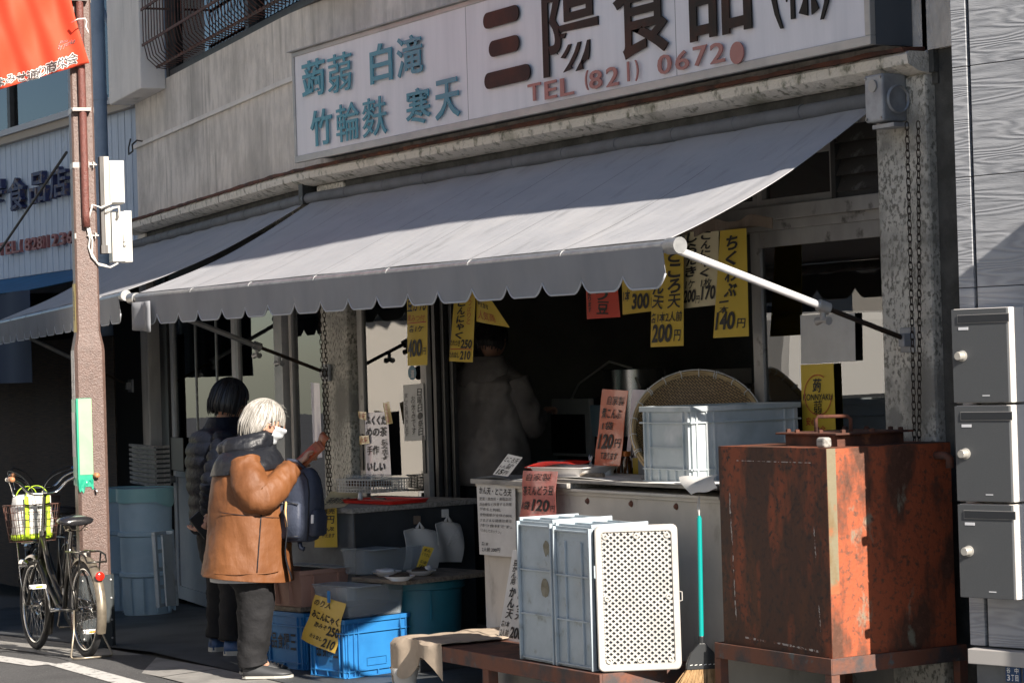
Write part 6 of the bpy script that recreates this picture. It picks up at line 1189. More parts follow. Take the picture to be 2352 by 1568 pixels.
def cloth_loft(name, M, keys, mm, parent, n=40, k=40, amp=.008, fr=9, sd=0, e=2.2, cap=True, wave=0, stretch=(1, 1, .45), label=None, solid=0):
    rings = lerp_rings(keys, n, lambda z, cx, cy, rx, ry, tx: oval(cx, cy, z, rx, ry, k, e, tx)); m = MB(M)
    for j, r in enumerate(rings):
        c = sum(r, V((0, 0, 0)))/len(r)
        for i, p in enumerate(r):
            d = (p-c); d.z = 0; L = d.length or 1; q = noise.noise(V((p.x*fr*stretch[0]+sd, p.y*fr*stretch[1]+p.z*2, p.z*fr*stretch[2])))+.45*(1-2*abs(noise.noise(V((p.x*fr*1.7+sd+p.z*3, p.y*fr*1.7, p.z*fr*1.1)))))+.25*(1-2*abs(noise.noise(V((p.x*fr*3.5+sd, p.y*fr*3.5+p.z*5, p.z*fr*2.6)))))
            r[i] = p+d/L*(amp*q+wave*math.sin(i/k*2*PI*9+sd)*max(0, 1-j/n*2.5))
    m.loft(rings, cap=cap); return m.build(name, mm, parent, smooth=True, label=label)
def limb(m, pts, rad, n=16, seg=8, amp=.006, fr=16, sd=0, cross=0, bul=0, nb=9):
    keys = [tuple(p)+(r,) for p, r in zip(pts, rad)]; P = lerp_rings(keys, seg*(len(pts)-1), lambda x, y, z, r: (V((x, y, z)), r)); prev = None; rings = []
    for i, (p, r) in enumerate(P):
        t = (P[min(i+1, len(P)-1)][0]-P[max(i-1, 0)][0]).normalized(); up = prev or (V((0, 1, 0)) if abs(t.y) < .9 else V((1, 0, 0))); a = t.cross(up).normalized(); b = a.cross(t).normalized(); prev = b; ring = []
        for k in range(n):
            q = 2*PI*k/n; d = math.cos(q)*a+math.sin(q)*b; r_ = r+bul*abs(math.sin(i/(len(P)-1)*nb*PI))**.55; w = noise.noise(V((p.x*fr+d.x*1.5+sd, p.y*fr+d.y*1.5, p.z*fr+d.z)))+.7*(1-2.2*abs(noise.noise(V((p.x*fr*1.4+d.x*1.5, p.y*fr*1.4+d.y*1.5, p.z*fr*1.4+sd)))))+.3*(1-2*abs(noise.noise(V((p.x*fr*3+d.x*2, p.y*fr*3+d.y*2, p.z*fr*3+sd))))); ring.append(p+d*(r_+amp*w))
        rings.append(ring)
    m.loft(rings); return m
def skin_mesh(joints, edges, levels=1):
    """continuous body grown from a skeleton; joints name->(pos,r)"""
    names = list(joints); me = bpy.data.meshes.new('b'); me.from_pydata([joints[n][0] for n in names], [(names.index(a), names.index(b)) for a, b in edges], [])
    o = bpy.data.objects.new('b', me); COL.objects.link(o); sk = o.modifiers.new('s', 'SKIN'); sk.use_smooth_shade = True
    for i, n in enumerate(names): sv_ = me.skin_vertices[0].data[i]; r = joints[n][1]; sv_.radius = (r, r) if not isinstance(r, tuple) else r; sv_.use_root = (i == 0)
    ss = o.modifiers.new('u', 'SUBSURF'); ss.levels = levels; ss.render_levels = levels
    dg = bpy.context.evaluated_depsgraph_get(); r = bpy.data.meshes.new_from_object(o.evaluated_get(dg)); vs = [v.co.copy() for v in r.vertices]; fs = [tuple(p.vertices) for p in r.polygons]
    bpy.data.objects.remove(o); bpy.data.meshes.remove(me); bpy.data.meshes.remove(r); return vs, fs
def hand(J, E, pre, wrist, palm_dir, side_dir, curl_dir, curl=.5, s=1.0, th=1):
    """palm and five fingers added to a skeleton"""
    w = V(wrist); d = V(palm_dir).normalized(); sd_ = V(side_dir).normalized(); c = V(curl_dir).normalized()
    p0 = w+d*.035*s; p1 = w+d*.075*s; J[pre+'w'] = (w, .019*s); J[pre+'p'] = (p0, (.030*s, .016*s)); J[pre+'q'] = (p1, (.034*s, .014*s)); E += [(pre+'w', pre+'p'), (pre+'p', pre+'q')]
    for i, (off, L) in enumerate(((-.030, .070), (-.010, .080), (.010, .075), (.028, .058))):
        a = p1+sd_*off*s+d*.012*s; prev = pre+'q'; pos = a
        J[f'{pre}{i}a'] = (a, .0095*s); E.append((prev, f'{pre}{i}a')); ang = 0; cur = a
        for k, f in enumerate((.45, .32, .23)): 
            ang += curl*(.7, 1.0, .7)[k]*(1+.08*i); dd = d*math.cos(ang)+c*math.sin(ang); cur = cur+dd*L*f*s; nm = f'{pre}{i}{k}b'; J[nm] = (cur, (.0088, .0080, .0068)[k]*s); E.append((f'{pre}{i}a' if k == 0 else f'{pre}{i}{k-1}b', nm))
    a = p0-sd_*.028*s*th+d*.0*s; J[pre+'t0'] = (a, .012*s); E.append((pre+'p', pre+'t0')); b = a+(d*.7-sd_*.6*th+c*.4).normalized()*.035*s; J[pre+'t1'] = (b, .010*s); E.append((pre+'t0', pre+'t1')); c2 = b+(d*.9-sd_*.1*th+c*.5).normalized()*.028*s; J[pre+'t2'] = (c2, .0085*s); E.append((pre+'t1', pre+'t2'))
def head_mesh(c, fwd=V((1, 0, 0)), s=1.0, tilt=0):
    """head ellipsoid sculpted with brow, nose, lips, chin, eye sockets and ears; local fwd = +x"""
    vs = []; nu, nv = 40, 32
    for j in range(nv+1):
        th = PI*j/nv; z = math.cos(th)
        for i in range(nu):
            a = 2*PI*i/nu; x = math.sin(th)*math.cos(a); y = math.sin(th)*math.sin(a)
            rx, ry, rz = .095, .075, .115; jaw = max(0, -z); X = x*rx*(1-.18*jaw*(1 if x < 0 else .35)); Y = y*ry*(1-.38*jaw**1.3); Z = z*rz
            if x > 0:
                g = lambda y0, z0, sy, sz: math.exp(-((Y-y0)/sy)**2-((Z-z0)/sz)**2)*x
                X += .022*g(0, -.018, .010, .016)+.010*g(0, .002, .009, .022)-.010*(g(.028, .008, .014, .012)+g(-.028, .008, .014, .012))+.006*g(0, .032, .04, .012)+.006*g(0, -.052, .018, .008)+.008*g(0, -.085, .02, .014)-.004*g(0, -.066, .02, .006)
            vs.append((X*s, Y*s, Z*s))
    fs = [(j*nu+i, j*nu+(i+1) % nu, (j+1)*nu+(i+1) % nu, (j+1)*nu+i) for j in range(nv) for i in range(nu)]
    for sg_ in (-1, 1):
        b = len(vs); n = 12
        for r, o in ((.0, .010), (.5, .006), (.85, .014), (1, .008), (.9, -.004)):
            for i in range(n): a = 2*PI*i/n; vs.append(((-.008+.016*r*math.cos(a)-.003*math.sin(a))*s, sg_*(.070+o)*s, (-.008+.030*r*math.sin(a))*s))
        fs += [(b+j*n+i, b+j*n+(i+1) % n, b+(j+1)*n+(i+1) % n, b+(j+1)*n+i) for j in range(4) for i in range(n)]
    rot = Matrix.Rotation(tilt, 3, 'Y'); f = V(fwd).normalized(); R3 = Matrix(((f.x, -f.y, 0), (f.y, f.x, 0), (0, 0, 1)))
    return [V(c)+R3 @ (rot @ V(v)) for v in vs], fs, R3 @ rot
def shoe(m, heel, d, L=.25, w=.045, h=.085):
    d = V(d).normalized(); s_ = V((-d.y, d.x, 0)); rings = []
    for t, ww, hh, z0 in ((-.02, .4, .7, .01), (.0, .72, .95, .012), (.15, .85, 1.0, .012), (.3, .9, .95, .012), (.45, .95, .75, .012), (.65, 1.05, .6, .012), (.82, 1.0, .5, .014), (.95, .72, .38, .018), (1.0, .35, .26, .022)):
        c = heel+d*L*t; rings.append([c+s_*w*ww*math.cos(a)+UZ*(z0+(h*hh-z0)*max(0, math.sin(a))**.8) if math.sin(a) > 0 else c+s_*w*ww*math.cos(a)+UZ*z0 for a in [2*PI*i/16 for i in range(16)]])
    m.loft(rings)
def sole(m, heel, d, L=.25, w=.048, z=.014):
    d = V(d).normalized(); s_ = V((-d.y, d.x, 0)); pl = []
    for t, ww in ((-.03, .45), (.05, .8), (.3, .85), (.65, 1.05), (.85, .95), (1.0, .5), (1.03, .2)): pl.append((t, ww))
    out = [heel+d*L*t+s_*w*ww for t, ww in pl]+[heel+d*L*t-s_*w*ww for t, ww in pl[::-1]]; k = len(out); m.add([p+UZ*.001 for p in out]+[p+UZ*z for p in out], [tuple(range(k))[::-1], tuple(range(k, 2*k))]+[(i, (i+1) % k, k+(i+1) % k, k+i) for i in range(k)])
def hair(M, c, R3, part, count, length_f, mm_r, sd, r=.0016, ax=(.112, .092, .121)):
    """strands in locks that follow the skull from the crown, then fall"""
    random.seed(sd); m = MB(M); c = V(c); nl = 70; locks = [(random.uniform(-.16, .16), random.uniform(-.05, .07), random.uniform(-.022, .012), random.uniform(-.03, .03)) for _ in range(nl)]
    def path(a, e0, lay, lk, n=12, cap=0):
        zb = length_f(a)[0]+(lk[2]); te = math.acos(max(-.25, min(.9, zb/ax[2]))); pts = []; tm = min(te, PI*.53)
        for i in range(n):
            t = i/(n-1); fall = zb < -.005; tt = min(1, t*1.6) if fall else t; th = e0+(tm-e0)*tt; an = a+lk[0]*math.sin(t*2.2)*.6+.03*math.sin(t*7+lk[1]*90)
            p = V((ax[0]*math.sin(th)*math.cos(an), ax[1]*math.sin(th)*math.sin(an), ax[2]*math.cos(th)))
            f = 1+lk[1]*.5*math.sin(t*PI)+lay; p.x *= f; p.y *= f; p.z *= 1+lay*.6
            if fall and t > .625: q = (t-.625)/.375; z0 = p.z; p.z = z0+(zb-z0)*q; k = 1.02+.05*math.sin(q*PI)-(.13+lk[3])*q*q; p.x *= k; p.y *= k
            pts.append(c+R3 @ p)
        return pts
    for k in range(count):
        a = random.uniform(-PI, PI); lk = locks[int((a+PI)/(2*PI)*nl) % nl]; a2 = (int((a+PI)/(2*PI)*nl)+.5)/nl*2*PI-PI; a3 = a*.55+a2*.45
        m.tube(path(a3, random.uniform(.02, .5), random.uniform(.0, .045), lk), [r*.7]+[r]*8+[r*.8, r*.6, r*.3], 3, cap=False)
    nu, nv = 48, 11; vs = []
    for i in range(nu+1): a = -PI+2*PI*i/nu; vs += path(a, .0, -.012, (0, 0, .006, 0))
    m.add(vs, [(i*12+j, (i+1)*12+j, (i+1)*12+j+1, i*12+j+1) for i in range(nu) for j in range(11)])
    return m
# ---------- person in the orange coat: local x = facing (to the right of the picture), y = away from the camera
WO = at(592, 1560, Z=0); FW = V((RV.x, RV.y, 0)).normalized(); FW = (Matrix.Rotation(R(4), 3, 'Z') @ FW); LF = UZ.cross(FW)
PMx = frame(V((WO.x, WO.y, .022)), FW, LF, UZ)
t1 = thing('person', 'white haired person in a face mask and orange coat looking at a wallet', 'person', PMx @ V((0, 0, 0)))
hc = V((.078, 0, 1.318))
J = {}; E = []
J['pelvis'] = (V((-.03, 0, .76)), (.12, .14)); J['chest'] = (V((-.04, 0, 1.0)), (.11, .14)); J['neck'] = (V((.0, 0, 1.18)), .055); J['head'] = (V((.035, 0, 1.27)), .06); E += [('pelvis', 'chest'), ('chest', 'neck'), ('neck', 'head')]
for s, pre in ((-1, 'r'), (1, 'l')):
    J[pre+'sh'] = (V((-.02, s*.15, 1.10)), .055); J[pre+'el'] = (V((.05, s*.20, .93)), .042); J[pre+'fo'] = (V((.15, s*.13, 1.03)), .034); E += [('chest', pre+'sh'), (pre+'sh', pre+'el'), (pre+'el', pre+'fo')]
    hand(J, E, pre+'h', (.225, s*.075, 1.10), (.8, -s*.25, .45), (0, s*.6, .8) if s < 0 else (0, -.6, .8), (.5, -s*.9, -.2), .75, .95, 1); E.append((pre+'fo', pre+'hw'))
    J[pre+'hip'] = (V((-.03, s*.085, .68)), .09); J[pre+'kn'] = (V((.0, s*.085, .40)), .06); J[pre+'an'] = (V((-.02, s*.09, .09)), .038); J[pre+'ft'] = (V((.06, s*.095, .03)), .02); E += [('pelvis', pre+'hip'), (pre+'hip', pre+'kn'), (pre+'kn', pre+'an'), (pre+'an', pre+'ft')]
vs, fs = skin_mesh(J, E, 1); m = MB(PMx); m.add(vs, fs); hv, hf, HR = head_mesh(hc, (1, .12, 0), 1.02, R(20)); m.add(hv, hf); m.build('body', 'skin', t1, smooth=True)
def wl(a):
    b = abs(a)
    if b < .95: return (.022, .10, 0)
    if b < 1.35: return (.022-(b-.95)*.05, .16, 0)
    if b < 1.75: return (.0-(b-1.35)*.22, .2, 0)
    return (-.092, .24, 0)
hm = hair(PMx, hc+V((-.012, 0, .012)), HR, 0, 2600, wl, 0, 11, r=.0014)
random.seed(21)
for k in range(70):
    a = random.uniform(-PI, PI); th = random.uniform(.3, 1.7); b = hc+HR @ V((.112*math.sin(th)*math.cos(a), .092*math.sin(th)*math.sin(a), .121*math.cos(th)+.012)); d = HR @ V((math.sin(th)*math.cos(a), math.sin(th)*math.sin(a), .2)); l = random.uniform(.015, .04)
    hm.tube([b, b+d*l*.5-UZ*.004, b+d*l*.8-UZ*l*.5], [.0008, .0007, .0004], 3, cap=False)
hm.build('hair', 'silver_hair', t1, smooth=True)
# mask with ear loops
m = MB(PMx)
def mk(u, v): 
    a = (u-.5)*2.15; z = .004-.098*v; w = .086*(1-.30*v**1.6)+.012*math.exp(-((a)/.5)**2)*math.exp(-((v-.2)/.4)**2)+.006*math.exp(-(a/.8)**2)+.003*math.sin(v*16); return hc+HR @ V((w*math.cos(a)*1.12+.002, w*math.sin(a)*.98, z+.012*(1-abs(a))*0))
m.sheet(mk, 20, 12, th=.002); 
for s in (-1, 1): m.tube([mk(.5+s*.5, .05), hc+HR @ V((.03, s*.082, .01)), hc+HR @ V((-.012, s*.082, .012)), hc+HR @ V((-.02, s*.080, -.02)), hc+HR @ V((.02, s*.08, -.06)), mk(.5+s*.5, .95)], .0016, 4)
m.build('face_mask', 'mask', t1, smooth=True)
for s in (-1, 1):
    m = MB(PMx); c = hc+HR @ V((.083, s*.028, .012)); m.lathe([(0, .010), (.008, .006), (.010, 0), (.008, -.006), (0, -.01)], 12, c=c, ax=HR); m.build('eye', 'black_plastic', t1, smooth=True)
# coat
coat = [(.515, -.040, 0, .235, .26, -.10), (.60, -.035, 0, .228, .255, -.06), (.75, -.025, 0, .212, .245, 0), (.92, -.022, 0, .198, .235, 0), (1.05, -.020, 0, .18, .225, 0), (1.11, -.015, 0, .165, .215, 0), (1.16, -.01, 0, .14, .17, 0), (1.20, -.005, 0, .105, .115, 0), (1.235, .0, 0, .075, .08, 0)]
cloth_loft('coat', PMx, coat, 'coat_orange', t1, n=110, k=96, amp=.012, fr=6.5, sd=1, wave=.005, stretch=(1, 1, .3))
yk = [(1.072, -.022, 0, .190, .234, .10), (1.10, -.018, 0, .186, .230, .06), (1.13, -.014, 0, .174, .217, 0), (1.17, -.008, 0, .150, .176, 0), (1.21, -.003, 0, .108, .115, 0), (1.24, .0, 0, .085, .09, 0)]
cloth_loft('coat_yoke', PMx, yk, 'coat_navy', t1, n=24, k=96, amp=.012, fr=6.5, sd=1, stretch=(1, 1, .3))
m = MB(PMx)       # collar and dropped hood
hk = [(1.17, -.03, 0, .125, .14, .1), (1.20, -.028, 0, .135, .145, .15), (1.235, -.022, 0, .135, .135, .18), (1.262, -.012, 0, .118, .115, .2), (1.27, -.004, 0, .098, .095, .2), (1.25, .0, 0, .085, .085, .2)]
cloth_loft('hood', PMx, hk, 'coat_navy', t1, n=26, k=50, amp=.02, fr=13, sd=4, cap=False)
m = MB(PMx); limb(m, [(-.02, -.165, 1.125), (-.005, -.215, 1.04), (.03, -.235, .955), (.09, -.215, .965), (.16, -.165, 1.03), (.215, -.115, 1.085)], [.075, .088, .092, .082, .066, .048], n=36, seg=16, amp=.010, fr=12, sd=2); m.build('sleeve', 'coat_orange', t1, smooth=True)
m = MB(PMx); limb(m, [(-.02, .165, 1.125), (.0, .215, 1.03), (.04, .225, .95), (.10, .19, .98), (.17, .13, 1.04), (.215, .10, 1.085)], [.075, .085, .088, .078, .064, .048], n=22, seg=8, amp=.012, fr=17, sd=7); m.build('sleeve', 'coat_orange', t1, smooth=True)
m = MB(PMx); m.sheet(lambda u, v: V((.165+.028*v-.02*u*0+.012*math.sin(v*7), -.13-.075*u, .53+.36*(1-v)-.015)), 4, 10, th=.006); m.build('placket', 'coat_navy', t1, smooth=True)
m = MB(PMx)
def csurf(x, z, o=.012):
    ks = [k for k in coat if k[0] <= z][-1]; kn = [k for k in coat if k[0] > z][0]; f = (z-ks[0])/(kn[0]-ks[0]); cx, rx, ry = [ks[i]+(kn[i]-ks[i])*f for i in (1, 3, 4)]
    q = min(.98, abs((x-cx)/rx)); return V((x, -ry*(1-q**2.2)**(1/2.2)-o, z))
m.tube([csurf(.052-.03*k/8, .86-.30*k/8) for k in range(9)], .0035, 5); m.tube([csurf(-.16+.30*k/10, .872-.004*k) for k in range(11)], .0022, 4); m.build('pocket_seam', 'coat_navy', t1, smooth=True)
m = MB(PMx); m.tube([csurf(-.20+.33*k/14, .555+.002*math.sin(k), .009) for k in range(15)], .003, 4); m.build('hem_seam', 'coat_orange', t1, smooth=True)
# trousers
m = MB(PMx); 
for s in (-1, 1): limb(m, [(-.04, s*.085, .74), (-.035, s*.09, .58), (-.0, s*.09, .42), (-.005, s*.09, .26), (-.025, s*.09, .12), (-.02, s*.09, .065)], [.125, .115, .092, .080, .070, .066], n=26, seg=10, amp=.012, fr=11, sd=s*5)
m.build('trousers', 'pants_black', t1, smooth=True)
m = MB(PMx); m.loft([oval(-.035, 0, z, .20, .235, 24) for z in (.505, .545)], cap=False); m.build('shirt_hem', 'plate_grey', t1, smooth=True)
for s in (-1, 1):
    m = MB(PMx); shoe(m, V((-.065 if s < 0 else -.09, s*.095, 0)), (1, -.12 if s < 0 else .15, 0)); o = m.build('shoe', 'shoe_dark', t1, smooth=True); m = MB(PMx); sole(m, V((-.065 if s < 0 else -.09, s*.095, 0)), (1, -.12 if s < 0 else .15, 0)); m.build('sole', 'shoe_sole', o)
    if s < 0:
        m = MB(PMx); txt(m, '5', PMx @ planeT((0, -.143, 0), FX, UZ), (.0, .035, .035, .06), .04, th=.001) if False else None
        for q in range(4): x = .07+q*.02; m.tube([(x, -.135, .075-q*.006), (x+.005, -.10, .084-q*.006), (x, -.07, .078-q*.006)], .0028, 5)
        m.build('laces', 'ink', o)
# wallet
c = V((.315, -.02, 1.155)); WM = PMx @ frame(c, V((.75, 0, .66)).normalized(), V((-.35, .85, .40)).normalized(), V((-.55, -.5, .63)).normalized())
m = MB(WM); m.box((-.10, -.05, -.006), (.075, .05, .0)); m.box((-.10, -.05, .002), (.06, .05, .008)); w_ = tag(m.build('wallet', 'wallet', None, bevel=.003), 'open orange brown leather wallet held by the person in the orange coat', 'wallet'); m = MB(WM); m.sheet(lambda u, v: V((.075+.05*u, -.045+.09*v, .004+.02*math.sin(u*2.4))), 6, 2, th=.003); m.build('flap', 'wallet', w_, smooth=True)
m = MB(WM); m.box((-.085, -.042, .0085), (.03, .042, .0105)); m.build('card_slots', 'poster_orange', w_)
# backpack hanging from the arm
t2 = thing('backpack', 'dark navy backpack with white zip pulls hanging in front of the orange coat', 'backpack', PMx @ V((.25, -.12, .68)))
BX = PMx @ frame(V((.24, -.08, .70)), V((.86, -.5, 0)).normalized(), V((.5, .86, 0)).normalized(), V((.06, 0, 1)).normalized())
def sq(z, w, d, cx=0, cy=0, e=3.2): return [V((cx+(abs(math.cos(a))**(2/e))*(1 if math.cos(a) >= 0 else -1)*w, cy+(abs(math.sin(a))**(2/e))*(1 if math.sin(a) >= 0 else -1)*d, z)) for a in [2*PI*i/36 for i in range(36)]]
m = MB(BX); rg = [sq(.0, .075, .05), sq(.012, .10, .075), (sq(.08, .118, .088)), sq(.18, .118, .085, .004), sq(.26, .105, .075, .010), sq(.32, .082, .06, .022), sq(.365, .05, .04, .035), sq(.385, .02, .02, .045)]
for r in rg:
    for i, p in enumerate(r): r[i] = p+p.normalized()*.007*noise.noise(p*14)
m.loft(rg); m.build('pack_body', 'pack_navy', t2, smooth=60)
m = MB(BX); rg = [sq(z, w, d, -.018, -.075) for z, w, d in ((.02, .055, .02), (.03, .072, .034), (.12, .076, .036), (.20, .070, .030), (.215, .05, .015))]
for r in rg:
    for i, p in enumerate(r): r[i] = p+V((0, -1, 0))*.008*noise.noise(p*20)
m.loft(rg); m.build('front_pocket', 'pack_navy', t2, smooth=60)
m = MB(BX); rg = [sq(z, w, d, .115, -.01) for z, w, d in ((.03, .015, .05), (.04, .03, .065), (.13, .03, .065), (.165, .015, .05))]; m.loft(rg); m.build('side_pocket', 'pack_navy', t2, smooth=60)
m = MB(BX)
for sx in (-.098, .092): m.tube([(sx, -.070, .01), (sx*1.06, -.078, .08), (sx*1.04, -.076, .18), (sx*.9+.008, -.068, .26), (sx*.62+.014, -.056, .325), (sx*.2+.02, -.05, .362)], .0035, 5)
m.tube([(-.088, -.107, .20), (-.018, -.112, .214), (.05, -.107, .20)], .003, 5); m.tube([(-.09, -.10, .035), (-.018, -.108, .03), (.05, -.10, .035)], .003, 5); m.build('piping', 'coat_navy', t2, smooth=True)
m = MB(BX); m.box((-.050, -.122, .205), (-.037, -.114, .25)); m.box((-.115, -.078, .205), (-.102, -.068, .25)); m.box((.118, -.088, .10), (.132, -.078, .145)); m.build('zip_pull', 'zip_white', t2, bevel=.002)
m = MB(BX); m.tube([(-.02, -.112, .215), (-.018, -.120, .17), (-.012, -.122, .12), (-.008, -.118, .085)], .006, 6); m.build('leather_strap', 'tan_strap', t2, smooth=True)
m = MB(BX); m.tube([(.03, 0, .37), (-.01, -.03, .42), (-.06, -.04, .43), (-.08, -.03, .38), (-.07, .0, .34)], .009, 8)
m.tube([(-.09, .05, .33), (-.118, .0, .25), (-.125, -.02, .12), (-.12, -.03, .04), (-.105, -.03, -.02), (-.09, -.03, -.035), (-.085, -.02, .0)], .011, 6); m.tube([(-.12, -.03, .04), (-.13, -.04, .0), (-.10, -.05, -.03), (-.085, -.04, .01)], .008, 6); m.tube([(.02, -.03, .005), (.04, -.05, -.03), (.06, -.05, -.035)], .012, 6); m.build('straps', 'pack_navy', t2, smooth=True)
# ---------- person in navy puffer, standing behind
MO_ = at(520, 1508, Z=0); F2 = (Matrix.Rotation(R(28), 3, 'Z') @ V((RV.x, RV.y, 0)).normalized()); M2_ = frame(V((MO_.x, MO_.y, .024)), F2, UZ.cross(F2), UZ)
t3 = thing('person', 'dark haired person in navy quilted jacket holding a phone behind the back', 'person', M2_ @ V((0, 0, 0)))
hc = V((.07, 0, 1.43)); J = {}; E = []
J['pelvis'] = (V((-.0, 0, .82)), (.11, .14)); J['chest'] = (V((-.02, 0, 1.12)), (.11, .15)); J['neck'] = (V((.02, 0, 1.30)), .052); J['head'] = (V((.05, 0, 1.38)), .055); E += [('pelvis', 'chest'), ('chest', 'neck'), ('neck', 'head')]
J['rsh'] = (V((-.03, -.17, 1.21)), .055); J['rel'] = (V((-.14, -.24, .98)), .045); J['rfo'] = (V((-.14, -.22, .86)), .035); E += [('chest', 'rsh'), ('rsh', 'rel'), ('rel', 'rfo')]
hand(J, E, 'rh', (-.15, -.20, .80), (-.35, .1, -.6), (.8, -.3, -.3), (-.5, .3, .5), .8, 1.0, 1); E.append(('rfo', 'rhw'))
J['lsh'] = (V((-.03, .17, 1.21)), .055); J['lel'] = (V((.02, .24, .97)), .045); E += [('chest', 'lsh'), ('lsh', 'lel')]; hand(J, E, 'lh', (.10, .20, .82), (.3, 0, -.8), (.8, -.3, 0), (.3, -.9, 0), .5); E.append(('lel', 'lhw'))
for s, pre in ((-1, 'r'), (1, 'l')): J[pre+'hip'] = (V((-.0, s*.085, .74)), .09); J[pre+'kn'] = (V((.02, s*.09, .43)), .06); J[pre+'an'] = (V((.0, s*.10, .09)), .038); J[pre+'ft'] = (V((.05, s*.11, .03)), .02); E += [('pelvis', pre+'hip'), (pre+'hip', pre+'kn'), (pre+'kn', pre+'an'), (pre+'an', pre+'ft')]
vs, fs = skin_mesh(J, E, 1); m = MB(M2_); m.add(vs, fs); hv, hf, HR2 = head_mesh(hc, (1, .1, 0), 1.0, R(15)); m.add(hv, hf); m.build('body', 'skin', t3, smooth=True)
hm = hair(M2_, hc+V((-.01, 0, .012)), HR2, 0, 900, lambda a: (.03, .05, 0) if abs(a) < .8 else ((-.03, .1, 0) if abs(a) < 1.3 else (-.095, .14, 0)), 0, 5, r=.0024)
hm.build('hair', 'black_hair', t3, smooth=True)
def puffer(keys, mm, par, pitch, bul, name='quilted_jacket'):
    rings = lerp_rings(keys, 90, lambda z, cx, cy, rx, ry, tx: (oval(cx, cy, z, rx, ry, 40, 2.3, tx), z)); m = MB(M2_); rr = []
    for r, z in rings:
        b = bul*abs(math.sin(z/pitch*PI))**.55; c = sum(r, V((0, 0, 0)))/len(r); rr.append([p+(p-c).normalized()*(b+.008*noise.noise(p*13)) for p in r])
    m.loft(rr); return m.build(name, mm, par, smooth=True)
puffer([(.68, .0, 0, .15, .19, 0), (.72, .0, 0, .165, .20, 0), (.85, .0, 0, .165, .205, 0), (1.0, -.01, 0, .165, .205, 0), (1.15, -.02, 0, .155, .21, 0), (1.24, -.01, 0, .13, .18, 0), (1.29, .01, 0, .085, .10, 0), (1.34, .03, 0, .075, .08, 0)], 'puffer_navy', t3, .075, .014)
for s, P3 in ((-1, [(-.03, -.19, 1.235), (-.08, -.24, 1.12), (-.135, -.26, .99), (-.15, -.245, .90), (-.15, -.22, .82)]), (1, [(-.03, .19, 1.235), (.0, .24, 1.1), (.03, .25, .98), (.07, .23, .90), (.10, .21, .84)])):
    m = MB(M2_); limb(m, P3, [.062, .068, .064, .056, .042], n=24, seg=22, amp=.006, fr=16, sd=s, bul=.014, nb=9)
    b = m.v; m.build('sleeve', 'puffer_navy', t3, smooth=True)
m = MB(M2_)
for s in (-1, 1): limb(m, [(-.0, s*.085, .78), (.0, s*.09, .6), (.02, s*.095, .43), (.01, s*.10, .25), (.0, s*.105, .08)], [.12, .105, .085, .075, .068], n=20, seg=7, amp=.010, fr=11, sd=s*3)
m.build('trousers', 'pants_black', t3, smooth=True)
for s in (-1, 1):
    h = V((-.05, s*.11, 0)); d = (1, -.5 if s < 0 else .1, 0); m = MB(M2_); shoe(m, h, d, .25, .046, .09); o = m.build('shoe', 'shoe_blue', t3, smooth=True); m = MB(M2_); sole(m, h, d, .255, .05, .026); m.build('sole', 'shoe_sole', o)
m = MB(M2_ @ Matrix.Translation((-.20, -.20, .745)) @ Matrix.Rotation(R(-38), 4, 'Y')); m.box((-.038, -.006, -.07), (.038, .006, .075)); tag(m.build('phone', 'black_plastic', None, bevel=.004), 'black phone held behind the back of the person in the navy jacket', 'phone')
# ---------- worker inside, seen from the back
wp = at(1130, 1000, Y=.42); M3_ = frame(V((wp.x, .42, .12)), V((-.35, .94, 0)).normalized(), V((-.94, -.35, 0)).normalized(), UZ)
t4 = thing('person', 'worker in a hooded grey brown jacket seen from behind inside the shop', 'person', M3_ @ V((0, 0, 0)))
hc = V((.03, 0, 1.63)); J = {}; E = []
J['pelvis'] = (V((0, 0, .92)), (.12, .15)); J['chest'] = (V((0, 0, 1.28)), (.12, .16)); J['neck'] = (V((.0, 0, 1.47)), .055); J['head'] = (V((.02, 0, 1.57)), .055); E += [('pelvis', 'chest'), ('chest', 'neck'), ('neck', 'head')]
for s, pre in ((-1, 'r'), (1, 'l')):
    J[pre+'sh'] = (V((0, s*.19, 1.38)), .055); J[pre+'el'] = (V((.07, s*.22, 1.15)), .045); J[pre+'fo'] = (V((.17, s*.18, 1.16)), .035); E += [('chest', pre+'sh'), (pre+'sh', pre+'el'), (pre+'el', pre+'fo')]; hand(J, E, pre+'h', (.26, s*.16, 1.20), (.8, 0, .3), (0, s, 0), (.3, 0, -1), .6); E.append((pre+'fo', pre+'hw'))
    J[pre+'hip'] = (V((0, s*.09, .84)), .09); J[pre+'kn'] = (V((.0, s*.10, .48)), .06); J[pre+'an'] = (V((-.02, s*.11, .09)), .038); J[pre+'ft'] = (V((.05, s*.12, .03)), .02); E += [('pelvis', pre+'hip'), (pre+'hip', pre+'kn'), (pre+'kn', pre+'an'), (pre+'an', pre+'ft')]
vs, fs = skin_mesh(J, E, 1); m = MB(M3_); m.add(vs, fs); hv, hf, HR3 = head_mesh(hc, (1, .2, 0), 1.0, R(18)); m.add(hv, hf); m.build('body', 'skin_dark', t4, smooth=True)
hm = hair(M3_, hc+V((-.008, 0, .012)), HR3, 0, 900, lambda a: (.05, .03, 0) if abs(a) < 1.0 else ((.0, .04, 0) if abs(a) < 1.6 else (-.07, .05, 0)), 0, 9, r=.0026, ax=(.104, .088, .124))
hm.build('hair', 'black_hair', t4, smooth=True)
